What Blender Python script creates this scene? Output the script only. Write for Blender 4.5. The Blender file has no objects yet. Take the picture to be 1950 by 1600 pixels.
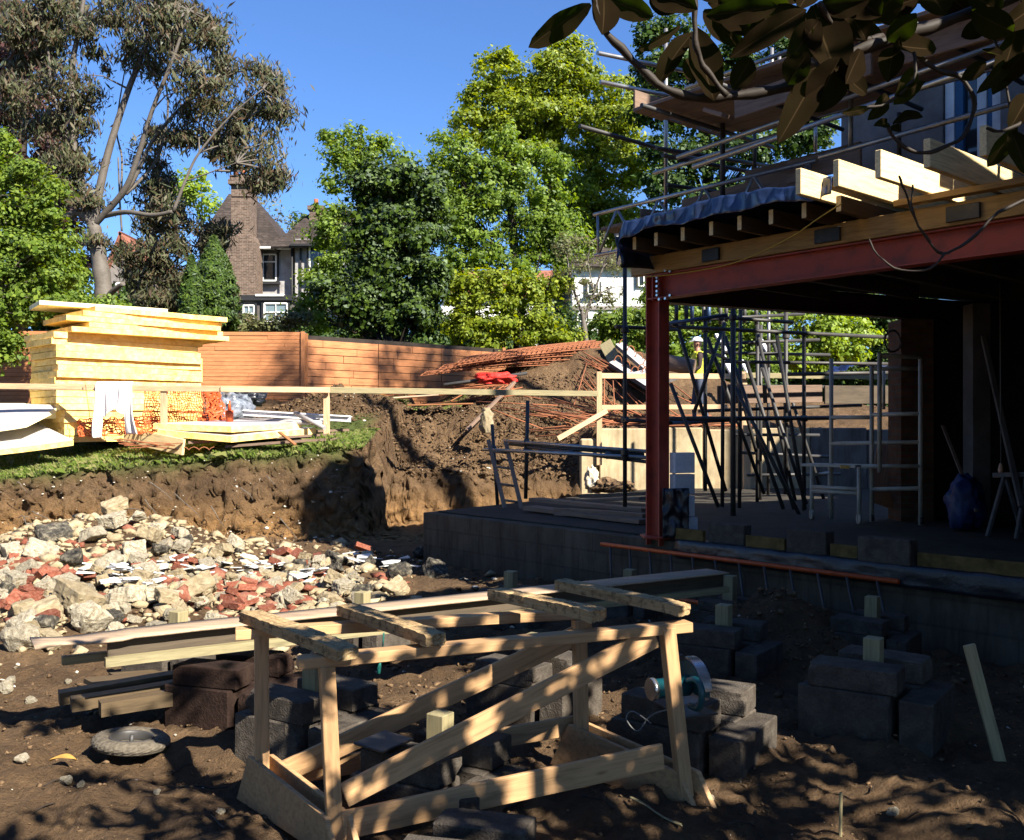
import bpy, bmesh, math, random
import numpy as np
from mathutils import Vector, Matrix, noise as mnoise
R = math.radians
random.seed(7)
rng = np.random.default_rng(7)
scene = bpy.context.scene
C = scene.collection

# ------------------------------------------------------------------ camera, sky, sun, exposure
F, CX, HY, EYE = 1850.0, 975.0, 815.0, 1.8          # focal length in photo pixels, centre column, horizon row, eye height
cd = bpy.data.cameras.new('camera'); cam = bpy.data.objects.new('camera', cd); C.objects.link(cam)
cam.location = (0, 0, EYE); cam.rotation_euler = (R(90), 0, 0)
cd.sensor_fit = 'HORIZONTAL'; cd.sensor_width = 36.0; cd.lens = 36.0 * F / 1950.0
cd.shift_y = (HY - 800.0) / 1950.0
cd.clip_start = 0.05; cd.clip_end = 2000
scene.camera = cam

SUN_AZ, SUN_EL = R(44), R(38)                        # to the right of straight behind the camera
sdir = Vector((math.sin(SUN_AZ) * math.cos(SUN_EL), -math.cos(SUN_AZ) * math.cos(SUN_EL), math.sin(SUN_EL)))
sl = bpy.data.lights.new('sun', 'SUN'); sun = bpy.data.objects.new('sun', sl); C.objects.link(sun)
sl.energy = 5.0; sl.angle = R(0.53); sl.color = (1.0, 0.935, 0.82)
sun.rotation_euler = sdir.to_track_quat('Z', 'Y').to_euler()
sun.location = (20, -30, 30)
world = bpy.data.worlds.new('World'); scene.world = world; world.use_nodes = True
wn = world.node_tree
sky = wn.nodes.new('ShaderNodeTexSky'); sky.sky_type = 'NISHITA'; sky.sun_disc = False
sky.sun_elevation = SUN_EL
sky.sun_rotation = math.atan2(sdir.x, sdir.y)
sky.air_density = 1.0; sky.dust_density = 0.1; sky.ozone_density = 5.0
bg = wn.nodes['Background']; bg.inputs[1].default_value = 0.050
tint = wn.nodes.new('ShaderNodeMix'); tint.data_type = 'RGBA'; tint.blend_type = 'MULTIPLY'; tint.inputs[0].default_value = 1
tint.inputs[7].default_value = (.78, .99, 1.30, 1)               # the deep blue of this camera's sky
wn.links.new(sky.outputs[0], tint.inputs[6]); wn.links.new(tint.outputs[2], bg.inputs[0])
scene.view_settings.view_transform = 'Standard'; scene.view_settings.look = 'None'
scene.view_settings.exposure = 1.68; scene.view_settings.gamma = 1.0
scene.cycles.max_bounces = 6; scene.cycles.diffuse_bounces = 3; scene.cycles.transparent_max_bounces = 8

# ------------------------------------------------------------------ photo-pixel to place helpers
def P(px, py, D): return Vector(((px - CX) / F * D, D, EYE - (py - HY) / F * D))
def PZ(px, py, z): return P(px, py, (EYE - z) * F / (py - HY))
A = Vector((1.4, 10.0, 0)); U = Vector((.65, -.76, 0)).normalized(); V = Vector((.76, .65, 0)).normalized()
def B(s, t, z): return A + U * s + V * t + Vector((0, 0, z))      # along the new building's front, into it, up
def PT(px, py, t):                                                 # the point of that vertical plane
    D = (t + A.dot(V)) / ((px - CX) / F * V.x + V.y); return P(px, py, D)

# ------------------------------------------------------------------ linking, naming
WM = {}
def link(o, parent=None, M=None):
    C.objects.link(o); M = M if M is not None else Matrix()
    if parent is not None:
        o.parent = parent; o.matrix_basis = WM[parent.name].inverted() @ M
    else: o.matrix_basis = M
    WM[o.name] = M.copy(); return o
def tag(o, label=None, cat=None, group=None, kind=None):
    if label: o['label'] = label
    if cat: o['category'] = cat
    if group: o['group'] = group
    if kind: o['kind'] = kind
    return o
def thing(name, label, cat, loc=(0, 0, 0), group=None, rz=0):
    o = bpy.data.objects.new(name, None); o.empty_display_size = .1
    link(o, None, Matrix.Translation(Vector(loc)) @ Matrix.Rotation(rz, 4, 'Z'))
    return tag(o, label, cat, group)
def from_mesh(name, me, mat, parent=None, M=None, smooth=False):
    me.name = name
    if mat is not None and not me.materials:
        for m in (mat if isinstance(mat, (list, tuple)) else [mat]): me.materials.append(m)
    if smooth: me.polygons.foreach_set('use_smooth', [True] * len(me.polygons))
    return link(bpy.data.objects.new(name, me), parent, M)
def pydata(name, v, f, mat, parent=None, M=None, smooth=False, mi=None):
    me = bpy.data.meshes.new(name); me.from_pydata([tuple(x) for x in v], [], f)
    if mi:
        for m in mat: me.materials.append(m)
        me.polygons.foreach_set('material_index', mi)
    me.update(); return from_mesh(name, me, mat, parent, M, smooth)
def frame(p0, p1, up=(0, 0, 1), roll=0):
    p0, p1 = Vector(p0), Vector(p1); x = (p1 - p0).normalized(); up = Vector(up)
    y = up.cross(x)
    if y.length < 1e-4: y = Vector((0, 1, 0)).cross(x)
    y.normalize(); z = x.cross(y)
    M = Matrix((x, y, z)).transposed().to_4x4()
    M.translation = (p0 + p1) / 2
    return M @ Matrix.Rotation(roll, 4, 'X')
def box_bm(bm, l, w, h, M=None, c=(0, 0, 0)):
    M = M or Matrix(); vs = []
    for k in (-1, 1):
        for (i, j) in ((-1, -1), (1, -1), (1, 1), (-1, 1)):
            vs.append(bm.verts.new(M @ Vector((c[0] + i * l / 2, c[1] + j * w / 2, c[2] + k * h / 2))))
    fs = []
    for q in ((3, 2, 1, 0), (4, 5, 6, 7), (0, 1, 5, 4), (1, 2, 6, 5), (2, 3, 7, 6), (3, 0, 4, 7)):
        fs.append(bm.faces.new([vs[i] for i in q]))
    return vs, fs
def fin(bm, name, mat, parent=None, M=None, smooth=False, bevel=0, seg=1):
    if bevel: bmesh.ops.bevel(bm, geom=bm.edges[:], offset=bevel, segments=seg, affect='EDGES', profile=.6)
    me = bpy.data.meshes.new(name); bm.to_mesh(me); bm.free()
    return from_mesh(name, me, mat, parent, M, smooth)
def beam(name, p0, p1, w, h, mat, parent=None, up=(0, 0, 1), bevel=.004, roll=0, warp=0, taper=None):
    """board from p0 to p1; w across (horizontal when up=z), h along up"""
    L = (Vector(p1) - Vector(p0)).length; bm = bmesh.new()
    if warp:
        n = 14; rings = []
        ph = random.uniform(0, 6)
        for i in range(n + 1):
            x = -L / 2 + L * i / n; dz = warp * math.sin(i / n * 3.1 + ph); tw = warp * 3 * math.sin(i / n * 2 + ph)
            ring = []
            for (a, b) in ((-1, -1), (1, -1), (1, 1), (-1, 1)):
                y = a * w / 2; z = b * h / 2; ring.append(bm.verts.new((x, y - z * tw, z + y * tw + dz)))
            rings.append(ring)
        for r0, r1 in zip(rings, rings[1:]):
            for k in range(4): bm.faces.new((r0[k], r0[(k + 1) % 4], r1[(k + 1) % 4], r1[k]))
        bm.faces.new(rings[0][::-1]); bm.faces.new(rings[-1])
    else: box_bm(bm, L, w, h)
    bmesh.ops.recalc_face_normals(bm, faces=bm.faces[:])
    return fin(bm, name, mat, parent, frame(p0, p1, up, roll), bevel=0 if warp else bevel)
def cyl_bm(bm, r0, r1, L, seg=10, M=None, cap=True):
    M = M or Matrix()
    a = [bm.verts.new(M @ Vector((-L / 2, r0 * math.cos(t), r0 * math.sin(t)))) for t in [2 * math.pi * i / seg for i in range(seg)]]
    b = [bm.verts.new(M @ Vector((L / 2, r1 * math.cos(t), r1 * math.sin(t)))) for t in [2 * math.pi * i / seg for i in range(seg)]]
    for i in range(seg):
        f = bm.faces.new((a[i], a[(i + 1) % seg], b[(i + 1) % seg], b[i])[::-1]); f.smooth = True
    if cap: bm.faces.new(a); bm.faces.new(b[::-1])
def tube(name, p0, p1, r, mat, parent=None, seg=12, r1=None):
    bm = bmesh.new(); L = (Vector(p1) - Vector(p0)).length
    cyl_bm(bm, r, r if r1 is None else r1, L, seg)
    bmesh.ops.recalc_face_normals(bm, faces=bm.faces[:])
    return fin(bm, name, mat, parent, frame(p0, p1))
def path_bm(bm, pts, rads, seg=8, cap=True):
    pts = [Vector(p) for p in pts]
    if not hasattr(rads, '__len__'): rads = [rads] * len(pts)
    prev = None; rings = []
    ref = Vector((0.3, 0.2, 1)).normalized()
    for i, p in enumerate(pts):
        d = (pts[min(i + 1, len(pts) - 1)] - pts[max(i - 1, 0)]).normalized()
        if prev is None: x = ref.cross(d).normalized() if abs(ref.dot(d)) < .95 else Vector((1, 0, 0)).cross(d).normalized()
        else: x = (prev - d * prev.dot(d)).normalized()
        prev = x; y = d.cross(x)
        rings.append([bm.verts.new(p + (x * math.cos(a) + y * math.sin(a)) * rads[i]) for a in [2 * math.pi * k / seg for k in range(seg)]])
    for r0, r1 in zip(rings, rings[1:]):
        for k in range(seg):
            f = bm.faces.new((r0[k], r0[(k + 1) % seg], r1[(k + 1) % seg], r1[k])); f.smooth = True
    if cap: bm.faces.new(rings[0][::-1]); bm.faces.new(rings[-1])
def path(name, pts, rads, mat, parent=None, seg=8):
    bm = bmesh.new(); path_bm(bm, pts, rads, seg); return fin(bm, name, mat, parent)
def smooth_pts(pts, n=6):
    pts = [Vector(p) for p in pts]; out = []
    for i in range(len(pts) - 1):
        a, b, c, d = pts[max(i - 1, 0)], pts[i], pts[i + 1], pts[min(i + 2, len(pts) - 1)]
        for k in range(n):
            t = k / n
            out.append(.5 * ((2 * b) + (c - a) * t + (2 * a - 5 * b + 4 * c - d) * t * t + (3 * b - a - 3 * c + d) * t ** 3))
    out.append(pts[-1]); return out
def kids(o): return [c for c in bpy.data.objects if c.parent is o]
def copy_tree(o, M, label=None, cat=None):
    """copy a thing with its parts and sub-parts; M places the new root"""
    def cp(x, par, M=None):
        n = x.copy(); C.objects.link(n)
        if par is not None: n.parent = par
        if M is not None: n.matrix_basis = M; WM[n.name] = M.copy()
        for ch in KID.get(x.name, []): cp(ch, n)
        return n
    KID = {}
    def reg(x):
        KID[x.name] = kids(x)
        for k in KID[x.name]: reg(k)
    reg(o); n = cp(o, None, M)
    if label: n['label'] = label
    return n
ORD = 'first second third fourth fifth sixth seventh eighth ninth tenth eleventh twelfth thirteenth fourteenth fifteenth sixteenth seventeenth eighteenth nineteenth twentieth twenty-first twenty-second twenty-third twenty-fourth twenty-fifth'.split()

# ------------------------------------------------------------------ materials
TONE = dict(damp_proof_membrane=.45, orange_plastic=.6, shaded_foam=.45, treated_timber=.55, galvanised_tube=.6, red_brick=.5, insulation_foam=1, insulation_facing=.95, white_paint=.9, white_plastic=.9, white_tile=.72, white_cotton=.95, white_cap=1, yellow_vest=1, joist_timber=.9, aerated_block=0.8, red_oxide_steel=0.8, guard_rail_timber=.8,
    dense_concrete_block=0.36, stained_block=0.28, dusty_slab=0.32, stained_concrete=0.3, dark_render=0.35, pale_render=0.5, grey_render=0.3, dull_tube=0.22, soil=1.15, soil_clods=1.0, broken_concrete=.8, tar_coated_concrete=.55, tan_block=.75,
    pale_stone=.8, sawn_timber=.78, crusted_timber=.7, paint_splashed_frame=.8, brown_brick=.5, far_render=.8, clay_roof_tiles=.5, cream_concrete=0.62, blue_sack=.4, teal_tool_plastic=0.4, wet_plywood=0.4, scaffold_board=0.5, yellow_timber=0.5, shaded_timber=0.45, cedar=.85, dark_bark=.38, dusty_tyre_rubber=.42, bark=.75, broken_brick=.6)
class NT:
    def __init__(s, name, rough=.7, spec=.3):
        s.tone = TONE.get(name, .7)
        s.m = bpy.data.materials.new(name); s.m.use_nodes = True; s.t = s.m.node_tree; s.n = s.t.nodes
        s.b = s.n['Principled BSDF']; s.b.inputs['Roughness'].default_value = rough
        s.b.inputs['Specular IOR Level'].default_value = spec; s.co = None
    def new(s, typ, **kw):
        n = s.n.new('ShaderNode' + typ)
        for k, v in kw.items(): setattr(n, k, v)
        return n
    def l(s, a, b): s.t.links.new(a, b)
    def coord(s, scale=(1, 1, 1), kind='Object'):
        tc = s.new('TexCoord'); mp = s.new('Mapping'); mp.inputs['Scale'].default_value = scale
        s.l(tc.outputs[kind], mp.inputs[0])
        if kind == 'Object':
            oi = s.new('ObjectInfo'); mu = s.new('Math', operation='MULTIPLY'); mu.inputs[1].default_value = 37.
            s.l(oi.outputs['Random'], mu.inputs[0]); s.l(mu.outputs[0], mp.inputs['Location'])
        return mp.outputs[0]
    def noise(s, co, scale, detail=5, rough=.6, dist=0):
        n = s.new('TexNoise'); n.inputs['Scale'].default_value = scale; n.inputs['Detail'].default_value = detail
        n.inputs['Roughness'].default_value = rough; n.inputs['Distortion'].default_value = dist
        s.l(co, n.inputs['Vector']); return n.outputs[0]
    def ramp(s, fac, stops, interp='LINEAR'):
        r = s.new('ValToRGB'); r.color_ramp.interpolation = interp; e = r.color_ramp.elements
        while len(e) < len(stops): e.new(.5)
        for el, (p, c) in zip(e, stops): el.position = p; el.color = (*c, 1) if len(c) == 3 else c
        s.l(fac, r.inputs[0]); return r.outputs[0]
    def mix(s, fac, a, b, mode='MIX'):
        m = s.new('Mix', data_type='RGBA', blend_type=mode)
        for sock, v in ((m.inputs[0], fac), (m.inputs[6], a), (m.inputs[7], b)):
            if isinstance(v, (int, float)): sock.default_value = v
            elif isinstance(v, tuple): sock.default_value = (*v, 1)
            else: s.l(v, sock)
        return m.outputs[2]
    def bump(s, h, strength=.3, dist=.01):
        b = s.new('Bump'); b.inputs['Strength'].default_value = strength; b.inputs['Distance'].default_value = dist
        s.l(h, b.inputs['Height']); s.l(b.outputs[0], s.b.inputs['Normal'])
    def rnd(s, amount=.15):
        """per-object brightness factor"""
        oi = s.new('ObjectInfo'); mr = s.new('MapRange'); mr.inputs[3].default_value = 1 - amount; mr.inputs[4].default_value = 1 + amount
        s.l(oi.outputs['Random'], mr.inputs[0]); return mr.outputs[0]
    def out(s, col, amount=.12):
        if isinstance(col, tuple): s.b.inputs['Base Color'].default_value = (*[x * s.tone for x in col], 1); return s.m
        hs = s.new('HueSaturation'); hs.inputs['Value'].default_value = s.tone
        if amount:
            mu = s.new('Math', operation='MULTIPLY'); mu.inputs[1].default_value = s.tone; s.l(s.rnd(amount), mu.inputs[0]); s.l(mu.outputs[0], hs.inputs['Value'])
        s.l(col, hs.inputs['Color']); col = hs.outputs[0]
        s.l(col, s.b.inputs['Base Color']); return s.m
def dk(c, f): return tuple(x * f for x in c)
def wood_mat(name, c, rough=.65, stain=.5, knots=True, amount=.12):
    t = NT(name, rough, .25); co = t.coord((1.2, 16, 16)); g = t.noise(co, 3.2, 6, .65, .6)
    col = t.ramp(g, [(.28, dk(c, .62)), (.5, c), (.72, dk(c, 1.25))])
    co2 = t.coord((1, 3, 3)); st = t.noise(co2, 2.3, 5, .6)
    col = t.mix(t.ramp(st, [(.5, (0, 0, 0)), (.72, (stain,) * 3)]), col, dk(c, .42), 'MIX')
    if knots:
        v = t.new('TexVoronoi'); v.inputs['Scale'].default_value = 2.2; t.l(t.coord((1, 3.2, 3.2)), v.inputs['Vector'])
        col = t.mix(t.ramp(v.outputs[0], [(.0, (.85,) * 3), (.09, (0, 0, 0))]), col, (c[0] * .3, c[1] * .2, c[2] * .15))
    t.bump(g, .25, .004); return t.out(col, amount)
M = {}
M['trestle'] = wood_mat('sawn_timber', (.50, .295, .14), stain=.25)
M['trestle_old'] = wood_mat('weathered_timber', (.40, .28, .15), stain=.75)
M['rail'] = wood_mat('guard_rail_timber', (.62, .42, .24), stain=.3)
M['rail_green'] = wood_mat('treated_timber', (.44, .37, .20), stain=.2)
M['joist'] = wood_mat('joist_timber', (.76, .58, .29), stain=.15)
M['shadedjoist'] = wood_mat('shaded_timber', (.20, .135, .07), stain=.4)  # darker wood that carries the shade under tarpaulin and plank
M['fascia'] = wood_mat('yellow_timber', (.55, .34, .12), stain=.2)
M['scafboard'] = wood_mat('scaffold_board', (.36, .24, .17), stain=.5)
M['ply'] = wood_mat('plywood', (.50, .36, .24), stain=.4)
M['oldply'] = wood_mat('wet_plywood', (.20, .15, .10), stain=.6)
M['orange_ply'] = wood_mat('red_plywood', (.36, .15, .06), stain=.3)
M['cedar'] = wood_mat('cedar', (.45, .185, .075), stain=.25, knots=False, amount=.1)
M['bark'] = wood_mat('bark', (.15, .128, .105), stain=.5, knots=False)
M['bark_dark'] = wood_mat('dark_bark', (.07, .05, .035), stain=.5, knots=False)

def soil_mat():
    t = NT('soil', .95, .15); co = t.coord(kind='Object')
    # world-fixed coordinates: the ground object sits at the origin
    g = t.new('NewGeometry'); co = g.outputs['Position']
    n1 = t.noise(co, 1.1, 8, .65); n2 = t.noise(co, 9, 8, .7); n3 = t.noise(co, 45, 6, .75)
    base = t.ramp(n1, [(.3, (.080, .048, .026)), (.5, (.145, .088, .045)), (.68, (.225, .142, .075))])
    base = t.mix(t.ramp(n2, [(.35, (0, 0, 0)), (.65, (.65,) * 3)]), base, (.065, .042, .026))
    base = t.mix(t.ramp(n3, [(.55, (0, 0, 0)), (.8, (.5,) * 3)]), base, (.27, .19, .11))
    # subsoil strata: an orange clay band low in the cut face
    sx = t.new('SeparateXYZ'); t.l(co, sx.inputs[0])
    clay = t.mix(t.ramp(n2, [(.3, (0, 0, 0)), (.6, (1, 1, 1))]), (.10, .055, .028), (.34, .19, .075))
    zf = t.new('MapRange'); zf.inputs[1].default_value = .75; zf.inputs[2].default_value = .2; t.l(sx.outputs[2], zf.inputs[0])
    yf = t.new('MapRange'); yf.inputs[1].default_value = 14.6; yf.inputs[2].default_value = 15.3; t.l(sx.outputs[1], yf.inputs[0])
    mu = t.new('Math', operation='MULTIPLY'); t.l(zf.outputs[0], mu.inputs[0]); t.l(yf.outputs[0], mu.inputs[1])
    mm = t.new('Math', operation='MULTIPLY'); mm.inputs[1].default_value = .8; t.l(mu.outputs[0], mm.inputs[0])
    base = t.mix(mm.outputs[0], base, clay)
    at = t.new('Attribute', attribute_name='grassy')
    gr = t.mix(n2, (.035, .06, .012), (.09, .12, .03))
    base = t.mix(at.outputs['Fac'], base, gr)
    h = t.new('Math', operation='ADD'); t.l(n2, h.inputs[0]); h2 = t.new('Math', operation='MULTIPLY'); h2.inputs[1].default_value = .55
    t.l(n3, h2.inputs[0]); t.l(h2.outputs[0], h.inputs[1]); t.bump(h.outputs[0], 1.0, .11)
    return t.out(base, 0)
M['soil'] = soil_mat()
def speck_mat(name, cols, s1=6, s2=40, rough=.9, bump=.5, bd=.02, amount=.15, spec=.2):
    """mottled mineral surface: three colours, two noise scales"""
    t = NT(name, rough, spec); co = t.coord()
    a = t.noise(co, s1, 6, .6); b = t.noise(co, s2, 4, .6)
    col = t.ramp(a, [(.32, cols[0]), (.5, cols[1]), (.66, cols[2])])
    col = t.mix(t.ramp(b, [(.45, (0, 0, 0)), (.7, (.55,) * 3)]), col, dk(cols[0], .6))
    h = t.new('Math', operation='ADD'); t.l(a, h.inputs[0]); t.l(b, h.inputs[1]); t.bump(h.outputs[0], bump, bd)
    return t.out(col, amount)
M['clod'] = speck_mat('soil_clods', [(.06, .038, .022), (.13, .08, .042), (.22, .14, .075)], 9, 50)
M['rubble'] = speck_mat('broken_concrete', [(.34, .28, .19), (.58, .50, .36), (.72, .65, .50)], 4, 22, bump=.9, bd=.03, amount=.25)
M['tarred'] = speck_mat('tar_coated_concrete', [(.03, .03, .03), (.16, .14, .11), (.48, .42, .30)], 3, 25, bump=.8, bd=.03, amount=.3)
M['mortarblock'] = speck_mat('tan_block', [(.26, .20, .12), (.38, .30, .18), (.46, .38, .25)], 3, 60)
M['brick'] = speck_mat('broken_brick', [(.20, .055, .032), (.33, .105, .062), (.42, .20, .13)], 4, 40, amount=.3)
M['tile'] = speck_mat('white_tile', [(.70, .70, .68), (.82, .82, .80), (.86, .86, .85)], 5, 30, rough=.35, bump=.05, amount=.08, spec=.5)
M['block'] = speck_mat('dense_concrete_block', [(.125, .10, .078), (.19, .155, .122), (.26, .22, .175)], 12, 90, bump=.9, bd=.01)
M['redblock'] = speck_mat('stained_block', [(.05, .025, .018), (.09, .045, .03), (.14, .08, .055)], 8, 70, bump=.7, bd=.01)
M['aircrete'] = speck_mat('aerated_block', [(.62, .64, .68), (.74, .76, .80), (.80, .82, .84)], 3, 80, bump=.15, bd=.004)
M['stone'] = speck_mat('pale_stone', [(.45, .38, .28), (.62, .56, .46), (.78, .74, .66)], 5, 40)
def wall_conc(name, c, streak=.6, courses=False):
    t = NT(name, .9, .2); co = t.coord((1, 1, 1)); a = t.noise(co, 2.2, 7, .65); b = t.noise(t.coord((4, 4, .5)), 2.0, 6, .7); d = t.noise(co, 70, 3, .6)
    col = t.ramp(a, [(.3, dk(c, .6)), (.55, c), (.75, dk(c, 1.2))])
    col = t.mix(t.ramp(b, [(.45, (0, 0, 0)), (.68, (streak,) * 3)]), col, (c[0] * .42, c[1] * .34, c[2] * .26))
    if courses:
        g = t.new('NewGeometry'); sp = t.new('SeparateXYZ'); t.l(g.outputs['Position'], sp.inputs[0]); su = t.new('Math', operation='SUBTRACT'); t.l(sp.outputs[0], su.inputs[0]); t.l(sp.outputs[1], su.inputs[1])
        cb = t.new('CombineXYZ'); t.l(su.outputs[0], cb.inputs[0]); t.l(sp.outputs[2], cb.inputs[1]); b_ = t.new('TexBrick'); b_.inputs['Scale'].default_value = 1; b_.inputs['Brick Width'].default_value = .63; b_.inputs['Row Height'].default_value = .225
        b_.inputs['Mortar Size'].default_value = .012; b_.inputs['Color1'].default_value = (1, 1, 1, 1); b_.inputs['Color2'].default_value = (.6, .6, .6, 1); b_.inputs['Mortar'].default_value = (.35, .32, .3, 1); t.l(cb.outputs[0], b_.inputs['Vector']); col = t.mix(.4, col, b_.outputs[0], 'MULTIPLY')
    h = t.new('Math', operation='ADD'); t.l(a, h.inputs[0]); t.l(d, h.inputs[1]); t.bump(h.outputs[0], .35, .015); return t.out(col, .05)
M['retain'] = wall_conc('cream_concrete', (.68, .54, .33), .55)
M['dirtyshadewall'] = wall_conc('dirty_shaded_wall', (.20, .18, .16), .8)  # grey wall colour holding both dirt and painted shade
M['slabwall'] = wall_conc('stained_concrete', (.30, .25, .18), .8, True)
M['slab'] = wall_conc('dusty_slab', (.15, .13, .10), .5)
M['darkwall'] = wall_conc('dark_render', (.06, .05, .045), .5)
M['greyrender'] = wall_conc('grey_render', (.34, .31, .29), .2)
M['farrender'] = wall_conc('far_render', (.40, .38, .37), .25)
M['render'] = wall_conc('pale_render', (.38, .34, .31), .15)
M['white'] = wall_conc('white_paint', (.80, .79, .76), .05)
def metal_mat(name, c, rough=.4, met=.7, dirt=.4, dc=(.25, .2, .15)):
    t = NT(name, rough, .5); co = t.coord(); a = t.noise(co, 7, 6, .65)
    t.b.inputs['Metallic'].default_value = met
    col = t.mix(t.ramp(a, [(.48, (0, 0, 0)), (.68, (dirt,) * 3)]), c, dc); t.bump(a, .12, .003); return t.out(col, .1)
M['galv'] = metal_mat('galvanised_tube', (.50, .50, .50), .42, .75, .5)
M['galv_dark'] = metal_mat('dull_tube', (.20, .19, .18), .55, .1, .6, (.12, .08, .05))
M['galv_blue'] = metal_mat('blue_tube', (.05, .10, .20), .45, .3, .3)
M['oxide_shaded'] = metal_mat('shaded_oxide_steel', (.06, .018, .014), .6, .0, .35, (.03, .015, .012))  # darkened copy of the red oxide for the beam in deep shade
M['oxide'] = metal_mat('red_oxide_steel', (.40, .055, .026), .6, .0, .75, (.16, .035, .022))
M['rust'] = metal_mat('rusty_steel', (.38, .13, .05), .85, .0, .55, (.19, .065, .03))
M['paleframe'] = metal_mat('paint_splashed_frame', (.50, .46, .38), .6, .2, .5, (.3, .26, .2))
M['steel'] = metal_mat('bright_steel', (.75, .76, .76), .25, .9, .2)
M['black_metal'] = metal_mat('black_metal', (.03, .03, .03), .5, .3, .3)
M['foil'] = metal_mat('foil_facing', (.74, .70, .68), .5, .35, .3, (.5, .45, .42))
def plain(name, c, rough=.5, spec=.4, bump=0, bs=20, var=.12, met=0):
    t = NT(name, rough, spec); t.b.inputs['Metallic'].default_value = met
    a = t.noise(t.coord(), bs, 5, .6)
    col = t.ramp(a, [(.3, dk(c, 1 - var * 2)), (.6, c), (.8, dk(c, 1 + var))])
    if bump: t.bump(a, bump, .02)
    return t.out(col, .06)
M['foam'] = plain('insulation_foam', (.88, .60, .19), .85, .1, .7, 9, .16)
def foam_mat():
    t = NT('insulation_foam', .85, .1); co = t.coord(); n = t.noise(co, 9, 6, .65); m = t.noise(t.coord((1, 1, 4)), 2.5, 7, .75)
    col = t.ramp(n, [(.3, (.70, .42, .10)), (.5, (.88, .60, .19)), (.7, (.92, .68, .28))]); col = t.mix(t.ramp(m, [(.60, (0, 0, 0)), (.70, (.7, .7, .7))]), col, (.45, .33, .18))
    t.bump(n, .8, .02); return t.out(col, .12)
M['foam'] = foam_mat()
M['shadedfoam'] = plain('shaded_foam', (.30, .20, .07), .9, .1, .3, 10, .3)  # darkened copy of the foam for strips lying in shade
M['foamface'] = plain('insulation_facing', (.85, .76, .45), .7, .1, .1, 6, .08)
M['orange_plastic'] = plain('orange_plastic', (.75, .12, .02), .5)
M['net'] = plain('orange_netting', (.85, .16, .04), .6)
M['rednet'] = plain('red_netting', (.80, .045, .03), .6, .3, .9, 30)
M['tarp_blue'] = plain('navy_tarpaulin', (.022, .042, .115), .28, .6, .5, 5, .3)
M['tarp_grey'] = plain('grey_plastic_sheet', (.30, .33, .38), .25, .7, .8, 7, .5)
M['membrane'] = plain('damp_proof_membrane', (.030, .034, .045), .35, .5, .6, 6, .3)
M['bluebag'] = plain('blue_sack', (.03, .07, .28), .5, .4, .6, 9, .3)
M['blue'] = plain('blue_paint', (.02, .12, .26), .5)
M['upvc'] = plain('white_plastic', (.80, .80, .82), .35)
M['pipe'] = plain('grey_pipe', (.45, .42, .40), .4)
M['cotton'] = plain('white_cotton', (.78, .73, .70), .9, .1, .2, 40, .06)
M['rope_y'] = plain('yellow_rope', (.55, .36, .04), .7)
M['rope_g'] = plain('green_cord', (.02, .25, .20), .7)
M['cable'] = plain('grey_cable', (.2, .2, .19), .5)
M['rubber'] = plain('dusty_tyre_rubber', (.27, .225, .165), .85, .2, .3, 40, .25)
M['teal'] = plain('teal_tool_plastic', (.01, .16, .19), .4, .5)
M['lamp'] = plain('lamp_plastic', (.7, .4, .25), .4)
M['glass'] = NT('window_glass', .06, .8).out((.03, .04, .045))
M['glass_pale'] = NT('curtained_glass', .15, .6).out((.20, .27, .30))
M['frame_dark'] = plain('dark_timber_trim', (.02, .02, .022), .6)
M['terracotta'] = plain('terracotta', (.42, .13, .06), .8, .2, .3)
M['hivis'] = plain('yellow_vest', (.70, .72, .05), .7)
M['skin'] = plain('skin', (.42, .21, .14), .5)
M['shirt_dark'] = plain('dark_shirt', (.05, .03, .03), .85)
M['denim'] = plain('denim', (.07, .09, .14), .85)
M['capwhite'] = plain('white_cap', (.8, .8, .78), .7)
M['hair'] = plain('dark_hair', (.03, .02, .015), .8)
M['leafdry'] = plain('dry_leaf', (.50, .28, .06), .7)

def brick_mat(name, c1, c2, mortar, sc=1.0, bw=.225, bh=.075, ax='x'):
    t = NT(name, .9, .15); tc = t.new('TexCoord'); sp = t.new('SeparateXYZ'); t.l(tc.outputs['Object'], sp.inputs[0])
    ad = t.new('Math', operation='ADD'); t.l(sp.outputs[0], ad.inputs[0]); t.l(sp.outputs[1], ad.inputs[1])
    cb = t.new('CombineXYZ'); t.l(ad.outputs[0], cb.inputs[0]); t.l(sp.outputs[2], cb.inputs[1])
    b = t.new('TexBrick'); b.inputs['Scale'].default_value = 1; b.inputs['Brick Width'].default_value = bw; b.inputs['Row Height'].default_value = bh
    b.inputs['Mortar Size'].default_value = .009; b.inputs['Color1'].default_value = (*c1, 1); b.inputs['Color2'].default_value = (*c2, 1)
    b.inputs['Mortar'].default_value = (*mortar, 1); b.inputs['Bias'].default_value = -.1; t.l(cb.outputs[0], b.inputs['Vector'])
    n = t.noise(tc.outputs['Object'], 6, 5, .6); col = t.mix(.6, b.outputs[0], t.ramp(n, [(.3, (.45,) * 3), (.65, (1.2,) * 3)]), 'MULTIPLY')
    t.bump(b.outputs[1], -.4, .01); return t.out(col, 0)
M['housebrick'] = brick_mat('brown_brick', (.16, .095, .065), (.30, .20, .145), (.36, .31, .26))
M['pierbrick'] = brick_mat('red_brick', (.20, .085, .045), (.26, .12, .065), (.16, .13, .10))
M['rooftile'] = brick_mat('clay_roof_tiles', (.075, .060, .052), (.13, .10, .085), (.035, .028, .024), bw=.3, bh=.16)
M['rooftile_red'] = brick_mat('red_roof_tiles', (.34, .13, .085), (.42, .18, .12), (.18, .08, .05), bw=.3, bh=.16)

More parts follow.
